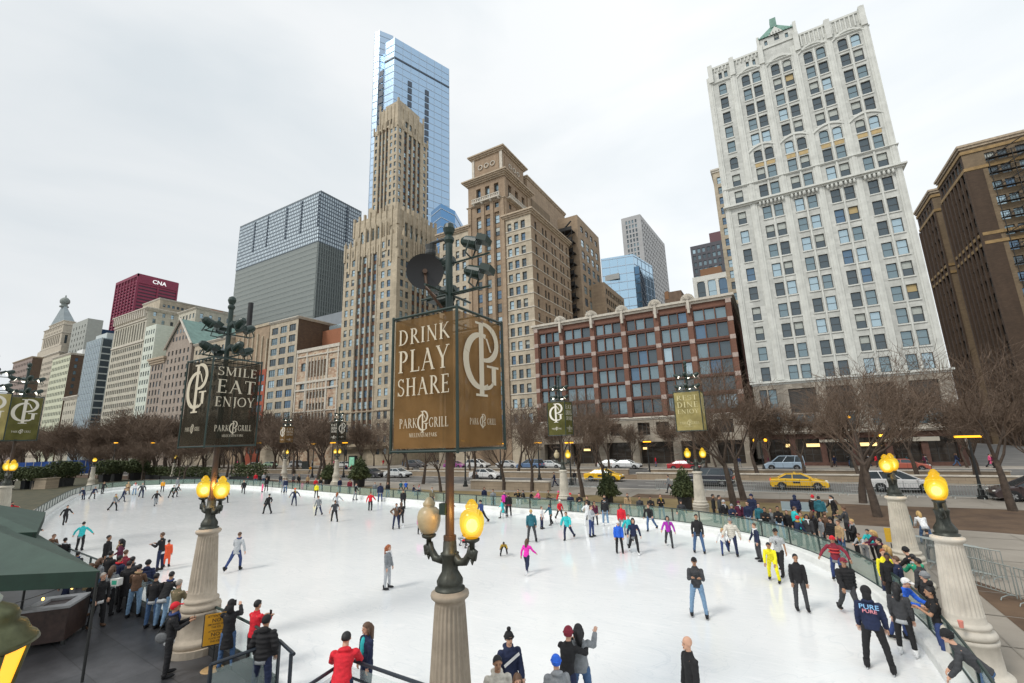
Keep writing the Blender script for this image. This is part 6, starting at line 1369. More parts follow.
# big foreground lantern, cut by the left corner
lc=GD(-33,655,7.6); t=thing('lantern','large green bronze lantern with glowing amber glass in the lower left corner','lantern',(lc.x,lc.y,0))
zt=GD(-33,612,7.6).z; LB_=mat('aged_brass_green',(.10,.11,.055),.4,metal=.5,noise=.35,scale=5)
mb=MB(); mb.lathe([(.0,zt+.18),(.10,zt+.15),(.16,zt+.05),(.30,zt-.03),(.34,zt-.10),(.33,zt-.16),(.40,zt-.19),(.44,zt-.28),(.50,zt-.33),(.52,zt-.37),(.46,zt-.40)][::-1],n=32); mb.build('lantern_roof',LB_,t,smooth=True)
mb=MB(); mb.lathe([(.12,zt+.02),(.17,zt+.03),(.18,zt+.09),(.12,zt+.16)],n=24); mb.build('cap_ring',mat('pale_green_metal',(.35,.4,.36),.5),t,smooth=True)
g0=MB(); zg=zt-.40
for k in range(6):
    a=2*PI*k/6+.35; c=2*PI*(k+1)/6+.35; g0=MB(); g0.quad((.28*math.cos(a),.28*math.sin(a),zg-.75),(.28*math.cos(c),.28*math.sin(c),zg-.75),(.44*math.cos(c),.44*math.sin(c),zg),(.44*math.cos(a),.44*math.sin(a),zg)); g0.build('glass_pane',emat('amber_glass',(1,.45,.03),1.25),t)
    f=MB(); f.tube([(.285*math.cos(a),.285*math.sin(a),zg-.77),(.445*math.cos(a),.445*math.sin(a),zg)],.022,n=6); f.build('glazing_bar',LB_,t)
mb=MB(); mb.lathe([(.05,0),(.30,.0),(.30,.2),(.12,.35),(.10,zg-1.0),(.2,zg-.85),(.3,zg-.77)],n=20); mb.build('post',LB_,t,smooth=True)
# ================================================================== PEOPLE
def V(*a): return Vector(a)
def D(f,s,sg): # direction: f degrees forward from hanging down, s outward
    return Vector((sg*math.sin(R(s)),-math.sin(R(f))*math.cos(R(s)),-math.cos(R(f))*math.cos(R(s))))
POSES={ # lean, legs((fwd,side,knee)L,R), arms((fwd,side,elbow,inward)L,R), head turn
'stand':(2,(2,5,3),(0,5,3),(4,9,12,5),(2,9,12,5),0),
'walk':(5,(22,3,8),(-18,3,22),(-20,8,15,0),(22,8,25,0),0),
'skate':(10,(26,4,22),(-22,9,16),(-14,24,20,0),(26,26,28,0),0),
'skate2':(12,(-24,14,14),(24,3,26),(30,22,30,0),(-16,30,14,0),8),
'widephone':(4,(5,9,4),(-3,11,4),(28,8,84,28),(26,8,88,28),0),
'glide':(6,(6,9,8),(-3,12,6),(8,22,20,0),(8,24,18,0),0),
'wide':(4,(5,9,4),(-3,11,4),(5,10,16,4),(4,12,16,4),0),
'armsout':(8,(16,8,16),(-14,10,10),(14,44,14,0),(20,40,20,0),0),
'cross':(4,(2,6,3),(0,6,3),(26,10,95,55),(24,10,88,50),0),
'phone':(3,(2,6,3),(0,5,3),(28,10,84,26),(26,10,88,26),0),
'photo':(2,(2,6,3),(0,5,3),(72,14,62,24),(70,14,64,24),0),
'lean':(28,(0,5,4),(-10,6,10),(36,14,52,30),(32,14,56,34),0),
'leanfar':(48,(6,6,8),(-6,6,8),(12,10,24,12),(8,12,34,18),0),
'hips':(2,(3,9,3),(0,9,3),(-18,48,78,60),(-18,48,78,60),0),
'reach':(14,(16,8,14),(-10,10,16),(62,34,8,0),(12,22,20,0),0),
'wave':(4,(6,8,6),(-6,8,6),(20,14,30,5),(56,24,84,0),0),
'pockets':(3,(4,7,5),(-2,8,5),(-6,18,34,22),(-6,18,34,22),0),
'crouch':(72,(80,12,95),(60,14,80),(72,12,6,0),(70,14,10,0),0),
'sit':(12,(82,10,80),(80,12,82),(30,12,60,20),(28,12,55,20),0),
'bend':(36,(20,8,28),(-6,10,22),(20,8,24,10),(16,8,28,10),0),
'leanback':(-16,(30,4,20),(-14,8,10),(-10,28,20,0),(20,30,30,0),0),
'hug':(12,(4,6,4),(-4,6,6),(66,16,40,30),(58,20,46,36),0),
}
def skeleton(pose):
    lean,LL,LR,AL,AR,hd=POSES[pose]; J={}
    hip=V(0,0,.95); la=R(lean); up=V(0,-math.sin(la),math.cos(la))
    for sg,lg,nm in((1,LL,'L'),(-1,LR,'R')):
        h=hip+V(sg*.095,0,-.02); k=h+D(lg[0],lg[1],sg)*.43; a=k+D(lg[0]-lg[2],lg[1]*.6,sg)*.41; J['h'+nm]=h;J['k'+nm]=k;J['a'+nm]=a
    J['hip']=hip; J['waist']=hip+up*.18; J['chest']=hip+up*.36; J['neck']=hip+up*.53
    J['up']=up; hl=R(lean*.45); hup=V(0,-math.sin(hl),math.cos(hl)); J['hup']=hup; J['head']=J['neck']+hup*.165+V(0,-.012,0)
    for sg,ar,nm in((1,AL,'L'),(-1,AR,'R')):
        s=J['neck']+V(sg*.170,0,0)-up*.078
        e=s+D(ar[0],ar[1],sg)*.285; d2=D(ar[0]+ar[2],ar[1]*.5,sg); inw=R(ar[3]); d2=(d2+V(-sg*math.sin(inw)*1.0,0,0)).normalized(); w_=e+d2*.25; J['s'+nm]=s;J['e'+nm]=e;J['w'+nm]=w_;J['hd'+nm]=d2
    z=min(J['aL'].z,J['aR'].z)
    dz=.10-z
    if pose=='crouch': dz=.10-min(J['aL'].z,J['aR'].z)
    for k_ in J:
        if k_ not in('up','hup','hdL','hdR'): J[k_]=J[k_]+V(0,0,dz)
    return J
def caps(mb,a,b,ra,rb,n=10,ends=True):
    a=V(*a);b=V(*b); d=(b-a).normalized(); mb.tube([a-d*ra*.55,a-d*ra*.2,a,b,b+d*rb*.2,b+d*rb*.55],[ra*.5,ra*.9,ra,rb,rb*.9,rb*.5],n=n)
def loft(mb,pts,n=14,fwd=V(0,-1,0)):
    """pts: (centre, rx, ry, up)"""
    i0=len(mb.v)
    for c,rx,ry,u in pts:
        x=V(1,0,0); y=u.cross(x).normalized()
        for j in range(n): an=2*PI*j/n; mb.v.append(tuple(c+x*math.cos(an)*rx+y*math.sin(an)*ry))
    for k in range(len(pts)-1):
        for j in range(n): a=i0+k*n+j; b=i0+k*n+(j+1)%n; mb.f.append((a,b,b+n,a+n)); mb.m.append(0)
    mb.f.append(tuple(i0+j for j in reversed(range(n)))); mb.m.append(0); e=i0+(len(pts)-1)*n; mb.f.append(tuple(e+j for j in range(n))); mb.m.append(0)
def headrot(J):
    u=J['hup']; return Matrix((V(1,0,0),u.cross(V(1,0,0)),u)).transposed() if False else u.rotation_difference(V(0,0,1)).inverted().to_matrix()
PENDING=[]
def remeshed(name,mb,vox,sm):
    me=mb.mesh(name+'_src',[]); o=bpy.data.objects.new('tmp_'+name,me); COL.objects.link(o)
    m=o.modifiers.new('r','REMESH'); m.mode='VOXEL'; m.voxel_size=vox; m.use_smooth_shade=True
    s=o.modifiers.new('s','SMOOTH'); s.iterations=sm; s.factor=.5
    return o
SKEL={}; SRC={}
def build_sources(poses):
    for ps,kinds in poses.items():
        J=skeleton(ps); SKEL[ps]=J; up=J['up']; Rh=headrot(J); hc=J['head']
        hp=lambda x,y,z:hc+Rh@V(x,y,z)
        mb=MB()   # continuous body
        loft(mb,[(J['hip']-up*.06,.13,.095,up),(J['hip']+up*.02,.15,.105,up),(J['waist'],.125,.09,up),(J['chest'],.155,.105,up),(J['neck']-up*.09,.16,.09,up),(J['neck']-up*.02,.075,.06,up)])
        caps(mb,J['neck']-up*.06,hc-J['hup']*.03,.056,.054)
        mb.ell(hp(0,.005,.025),(.076,.096,.098),n=16,mm=12,rot=Rh); mb.ell(hp(0,-.028,-.048),(.056,.062,.062),n=14,mm=10,rot=Rh); mb.ell(hp(0,-.10,-.015),(.014,.02,.024),n=8,mm=6,rot=Rh); mb.ell(hp(0,-.085,-.085),(.022,.018,.016),n=8,mm=6,rot=Rh)
        for s in(-1,1): mb.ell(hp(s*.078,.01,-.005),(.012,.02,.032),n=8,mm=6,rot=Rh)
        for nm in'LR':
            caps(mb,J['h'+nm],J['k'+nm],.078,.052); caps(mb,J['k'+nm],J['a'+nm],.053,.036); caps(mb,J['s'+nm],J['e'+nm],.048,.037); caps(mb,J['e'+nm],J['w'+nm],.037,.025)
            w_=J['w'+nm]; d=J['hd'+nm]; caps(mb,w_,w_+d*.075,.03,.034); mb.ell(J['a'+nm]+V(0,-.07,-.05),(.042,.12,.04),n=10,mm=6)
        SRC[('body',ps)]=remeshed('b',mb,.014,1)
        for kd in kinds:
            mb=MB(); th={'jacket':.013,'puffy':.030,'coat':.017,'tee':.010,'hoodie':.020}[kd]
            hem={'coat':-.42,'puffy':-.42 if 0 else -.12,'jacket':-.07,'tee':-.05,'hoodie':-.08}[kd]
            pts=[(J['hip']+up*max(hem,-.1),.152+th,.112+th,up),(J['hip']+up*.04,.145+th,.106+th,up),(J['waist'],.130+th,.098+th,up),(J['chest'],.152+th,.110+th,up),(J['neck']-up*.13,.155+th,.10+th,up),(J['neck']-up*.07,.130+th*.6,.082+th*.6,up),(J['neck']-up*.02,.09+th*.5,.068+th*.4,up),(J['neck']+up*.015,.062,.058,up)]
            if kd=='coat': pts=[(J['hip']+V(0,0,-.40),.185,.15,V(0,0,1)),(J['hip']+V(0,0,-.2),.175,.14,V(0,0,1))]+pts[1:]
            loft(mb,pts,n=18)
            for nm in'LR':
                s,e,w_=J['s'+nm],J['e'+nm],J['w'+nm]
                if kd=='tee': caps(mb,s,s.lerp(e,.62),.060+th,.058+th)
                else: caps(mb,s,e,.055+th,.044+th); caps(mb,e,w_,.045+th,.034+th)
            if kd in('hoodie','puffy'): mb.ell(J['neck']+V(0,.07,.0)+up*.0,(.12,.075,.06),n=12,mm=8)
            else: mb.lathe([(.07,-.02),(.078,.02),(.066,.035)],n=14,c=tuple(J['neck']))
            # soft wrinkles
            for i,(x,y,z) in enumerate(mb.v): pass
            SRC[(kd,ps)]=remeshed('j',mb,.017,1)
        mb=MB(); loft(mb,[(J['hip']-up*.10,.145,.105,up),(J['hip']-up*.02,.158,.115,up),(J['hip']+up*.07,.145,.105,up)],n=16)
        for nm in'LR': caps(mb,J['h'+nm],J['k'+nm],.098,.070); caps(mb,J['k'+nm],J['a'+nm]+V(0,0,.01),.070,.056)
        SRC[('trousers',ps)]=remeshed('t',mb,.018,1)
DET={}
def finish_sources():
    dg=bpy.context.evaluated_depsgraph_get(); dg.update()
    from mathutils import noise as mn
    for k,o in list(SRC.items()):
        me=bpy.data.meshes.new_from_object(o.evaluated_get(dg)); me.name={'body':'body','trousers':'trousers'}.get(k[0],k[0])
        if k[0]!='body':
            amp=.010 if k[0]!='puffy' else .014; fr=11 if k[0]!='puffy' else 6
            co=[0]*(3*len(me.vertices)); me.vertices.foreach_get('co',co)
            ns=[v.normal.copy() for v in me.vertices]
            for i,v in enumerate(me.vertices):
                p=v.co; a=mn.noise(Vector((p.x*fr,p.y*fr,p.z*fr*2.2)))*amp
                if k[0]=='puffy': a+=.008*math.sin(p.z*62)
                v.co=p+ns[i]*a
        else:
            # fingers, eyes and mouth join the same body mesh
            J=SKEL[k[1]]; mb=MB(); 
            for nm,sg in(('L',1),('R',-1)):
                w_=J['w'+nm]; d=J['hd'+nm]; sd=d.cross(V(0,0,1)); sd=sd.normalized() if sd.length>.2 else V(0,-1,0); cu=d.cross(sd).normalized(); cu=cu if cu.z<0 else -cu
                base=w_+d*.085
                for j,(o_,l) in enumerate(((-.03,.062),(-.01,.074),(.01,.07),(.03,.055))):
                    b0=base+sd*o_; mb.tube([b0-d*.02,b0+d*l*.5+cu*.006,b0+d*l*.85+cu*.024,b0+d*l*.95+cu*.045],[.0095,.009,.008,.005],n=5)
                b0=w_+d*.03+sd*(-.03); mb.tube([b0,b0-sd*.022+d*.02+cu*.01,b0-sd*.028+d*.048+cu*.018],[.011,.010,.006],n=5)
            Rh=headrot(J); hc=J['head']; hp=lambda x,y,z:hc+Rh@V(x,y,z)
            n0=len(mb.f)
            for s in(-1,1): mb.ell(hp(s*.03,-.0865,.006),(.012,.007,.006),n=8,mm=4,rot=Rh); mb.ell(hp(s*.031,-.092,.026),(.018,.005,.004),n=6,mm=4,rot=Rh)
            mb.ell(hp(0,-.091,-.058),(.022,.006,.005),n=8,mm=4,rot=Rh); n1=len(mb.f)
            vs=[tuple(v.co) for v in me.vertices]; fs=[tuple(p.vertices) for p in me.polygons]; o0=len(vs)
            m2=bpy.data.meshes.new('body'); m2.from_pydata(vs+mb.v,[],fs+[tuple(i+o0 for i in f) for f in mb.f]); mi=[0]*(len(fs)+n0)+[1]*(n1-n0); m2.materials.append(None); m2.materials.append(None); m2.polygons.foreach_set('material_index',mi); me=m2
        if len(me.materials)==0: me.materials.append(None)
        me.polygons.foreach_set('use_smooth',[True]*len(me.polygons)); me.update(); DET[k]=me
        src=o.data; bpy.data.objects.remove(o); bpy.data.meshes.remove(src)
FACE=mat('face_features',(.06,.03,.025),.6)
SK={'l':mat('skin_light',(.62,.36,.25),.6),'m':mat('skin_tan',(.42,.23,.14),.6),'d':mat('skin_dark',(.13,.065,.04),.6)}
CL={'black':(.012,.012,.014),'charcoal':(.045,.047,.052),'grey':(.22,.235,.25),'lgrey':(.42,.44,.46),'white':(.72,.73,.74),'navy':(.012,.02,.06),'blue':(.03,.055,.17),'jeans':(.06,.12,.24),'ljeans':(.17,.28,.42),'red':(.62,.015,.03),'teal':(.03,.50,.52),'magenta':(.75,.03,.42),'purple':(.40,.03,.42),'burg':(.10,.012,.04),'yellow':(.85,.75,.02),'mustard':(.42,.27,.03),'orange':(.95,.12,.04),'amber':(.90,.38,.02),'brown':(.11,.06,.035),'tan':(.42,.29,.16),'olive':(.17,.14,.08),'khaki':(.34,.25,.13),'green':(.02,.30,.17),'cream':(.60,.57,.50),'pink':(.85,.12,.28),'dteal':(.02,.13,.17),'maroon':(.22,.02,.04),'blond':(.50,.33,.13),'ginger':(.30,.09,.03),'grizzle':(.35,.32,.29),'dkgreen':(.02,.05,.03),'royal':(.02,.12,.62)}
def cm(n):
    c=CL[n]; return mat('cloth_'+n,c,.85,noise=.22,scale=14,bump=.15)
def hm(n): c=CL[n]; return mat('hair_'+n,c,.6,noise=.35,scale=40)
SKM={}
def extras(key,J,ps):
    """head gear, hair and boots in figure space, cached by pose"""
    kk=(key,ps)
    if kk in SKM: return SKM[kk]
    Rh=headrot(J); hc=J['head']; hp=lambda x,y,z:hc+Rh@V(x,y,z); mb=MB()
    def shell(rx,ry,rz,cut,off=(0,.012,.03),n=18,mm=12,lo=-.2):
        i0=len(mb.v); rows=[]
        for k in range(mm+1):
            ph=R(90)-(R(90)-R(-38))*k/mm
            for j in range(n):
                an=2*PI*j/n; x=rx*math.cos(ph)*math.cos(an); y=ry*math.cos(ph)*math.sin(an); z=rz*math.sin(ph)
                f=-math.sin(an)       # 1 at face
                zz=max(z,cut*max(0,f)**.6+lo*rz*0-(1-max(0,f))*.07)
                mb.v.append(tuple(hp(off[0]+x,off[1]+y,off[2]+zz)))
        for k in range(mm):
            for j in range(n): a=i0+k*n+j; b=i0+k*n+(j+1)%n; mb.f.append((a,a+n,b+n,b)); mb.m.append(0)
    if key=='short': shell(.083,.103,.104,.062)
    elif key=='bald': return None
    elif key=='long':
        shell(.090,.110,.108,.04); up=J['up']; mb.tube([hp(0,.075,.06),hp(0,.10,-.02),hp(0,.10,-.12),J['neck']+V(0,.13,-.12)],[.06,.088,.085,.045],n=10)
        for s in(-1,1): mb.tube([hp(s*.07,.0,.03),hp(s*.085,.01,-.06),hp(s*.08,.0,-.15)],[.03,.034,.018],n=7)
    elif key=='pony': shell(.086,.107,.105,.045); mb.tube([hp(0,.10,.05),hp(0,.15,0),hp(0,.14,-.15),hp(0,.12,-.24)],[.03,.035,.03,.01],n=7)
    elif key=='beanie': shell(.094,.112,.125,.035); mb.tube([hp(.092*math.cos(2*PI*j/14),.012+.112*math.sin(2*PI*j/14),.035) for j in range(15)],.016,n=5)
    elif key=='pom': shell(.094,.112,.125,.035); mb.ell(hp(0,.01,.19),(.045,.045,.045)); mb.tube([hp(.092*math.cos(2*PI*j/14),.012+.112*math.sin(2*PI*j/14),.035) for j in range(15)],.016,n=5)
    elif key=='cap': shell(.09,.108,.108,.05); mb.poly([hp(-.07,-.08,.055),hp(-.06,-.15,.045),hp(0,-.185,.04),hp(.06,-.15,.045),hp(.07,-.08,.055)]); mb.poly([hp(-.07,-.08,.065),hp(-.06,-.15,.053),hp(0,-.185,.048),hp(.06,-.15,.053),hp(.07,-.08,.065)][::-1])
    elif key=='hood': shell(.100,.122,.122,.03); mb.tube([hp(0,.05,.02),hp(0,.06,-.08),J['neck']+V(0,.05,-.02)],[.085,.085,.09],n=10)
    elif key in('skate','shoe'):
        pass
    me=mb.mesh({'short':'hair','long':'hair','pony':'hair'}.get(key,'hat' if key!='hood' else 'hood'),[None],smooth=True); SKM[kk]=me; return me
def boots(ps,kind):
    kk=('boot',kind,ps)
    if kk in SKM: return SKM[kk]
    J=SKEL[ps]; out=[]
    for nm in'LR':
        a=J['a'+nm]; lift=a.z-.10; mb=MB(); tilt=min(40,lift*160); Rm=Matrix.Rotation(R(-tilt),3,'X'); fp=lambda x,y,z:a+Rm@V(x,y,z)
        mb.tube([fp(0,.02,.10 if kind=='skate' else .03),fp(0,.01,.0),fp(0,.0,-.05)],[.062,.060,.055],n=10); 
        mb.ell(fp(0,-.075,-.045),(.05,.135,.046),n=12,mm=8,rot=Rm); mb.ell(fp(0,.02,-.05),(.042,.05,.045),n=10,mm=6,rot=Rm)
        n0=len(mb.f)
        if kind=='skate':
            i=len(mb.v)
            for x in(-.008,.008):
                for y,z in((.10,-.065),(-.20,-.065),(-.225,-.105),(.11,-.107)): mb.v.append(tuple(fp(x,y,z)))
            mb.f+=[(i,i+1,i+2,i+3),(i+7,i+6,i+5,i+4),(i,i+4,i+5,i+1),(i+1,i+5,i+6,i+2),(i+2,i+6,i+7,i+3),(i+3,i+7,i+4,i)]; mb.m+=[1]*6
        out.append(mb.mesh('skate' if kind=='skate' else 'shoe',[None,None],smooth=True))
    SKM[kk]=out; return out
BLADE=mat('skate_blade',(.55,.56,.58),.3,metal=.8)
def setm(o,i,m):
    while len(o.material_slots)<=i: o.data.materials.append(None)
    o.material_slots[i].link='OBJECT'; o.material_slots[i].material=m
def person(loc,face,h,pose,kind,top,bot,head,skin,shoe,label,grp=None,rz=None,bulk=1.05):
    """face: degrees, 0 towards the viewer, 90 towards picture right, 180 away"""
    dcam=Vector((-loc.x,-loc.y)).normalized(); v=-dcam; right=Vector((v.y,-v.x)); a=R(face); fd=dcam*math.cos(a)+right*math.sin(a)
    r=math.atan2(fd.x,-fd.y) if rz is None else rz
    t=thing('person',label,'person',(loc.x,loc.y,loc.z),r,grp); s=h/1.77; t.scale=(s*bulk,s*bulk,s); J=SKEL[pose]
    b=obj('body',DET[('body',pose)],t); setm(b,0,SK[skin]); setm(b,1,FACE)
    j=obj({'jacket':'jacket','puffy':'puffer_jacket','coat':'coat','tee':'t_shirt','hoodie':'hooded_top'}[kind],DET[(kind,pose)],t); setm(j,0,cm(top))
    q=obj('trousers',DET[('trousers',pose)],t); setm(q,0,cm(bot))
    hk,hc_=head.split('.')
    if hk!='bald':
        me=extras(hk,J,pose); o=obj(me.name.split('.')[0],me,t); setm(o,0,hm(hc_) if hk in('short','long','pony') else cm(hc_))
        if hk in('beanie','cap','pom'):
            me=extras('short',J,pose); o=obj('hair',me,t); setm(o,0,hm('brown' if hc_!='black' else 'black')); o.scale=(.999,.999,.999)
    if rz is None and random.random()<.34 and hk not in('hood','bald') and kind in('jacket','puffy','coat') and not any(w_ in label for w_ in('turquoise top','yellow','plain black top','grey hoodie','red and black')) and pose not in('crouch','leanfar'):
        sm=('scarf',pose)
        if sm not in SKM:
            mb=MB(); nk=J['neck']+J['up']*.015; mb.tube([nk+V(.085*math.cos(2*PI*k/12),.085*math.sin(2*PI*k/12),.012*math.sin(4*PI*k/12)) for k in range(13)],.034,n=7); c_=J['chest']; mb.tube([nk+V(.03,-.10,-.02),nk+V(.045,-.14,-.14)+V(0,(c_.y-nk.y)*.4,0),c_+V(.05,-.135,-.04)],[.03,.03,.022],n=6); SKM[sm]=mb.mesh('scarf',[None],smooth=True)
        o=obj('scarf',SKM[sm],t); setm(o,0,cm(random.choice(('red','lgrey','white','charcoal','blue','mustard','grey','tan'))))
    if random.random()<.45 and kind in('jacket','puffy') and pose not in('crouch','sit'):
        sm=('hem',pose)
        if sm not in SKM: mb=MB(); loft(mb,[(J['hip']-J['up']*.17,.163,.122,J['up']),(J['hip']-J['up']*.06,.160,.119,J['up'])],n=18); SKM[sm]=mb.mesh('shirt',[None],smooth=True)
        o=obj('shirt',SKM[sm],t); setm(o,0,cm(random.choice(('white','lgrey','grey','charcoal','navy','maroon','lgrey'))))
    sk_=shoe.startswith('s'); cset={'sw':'white','sb':'black','b':'black','n':'brown','w':'white'}[shoe]
    for me in boots(pose,'skate' if sk_ else 'shoe'): o=obj('skate' if sk_ else 'shoe',me,t); setm(o,0,cm(cset)); setm(o,1,BLADE)
    return t
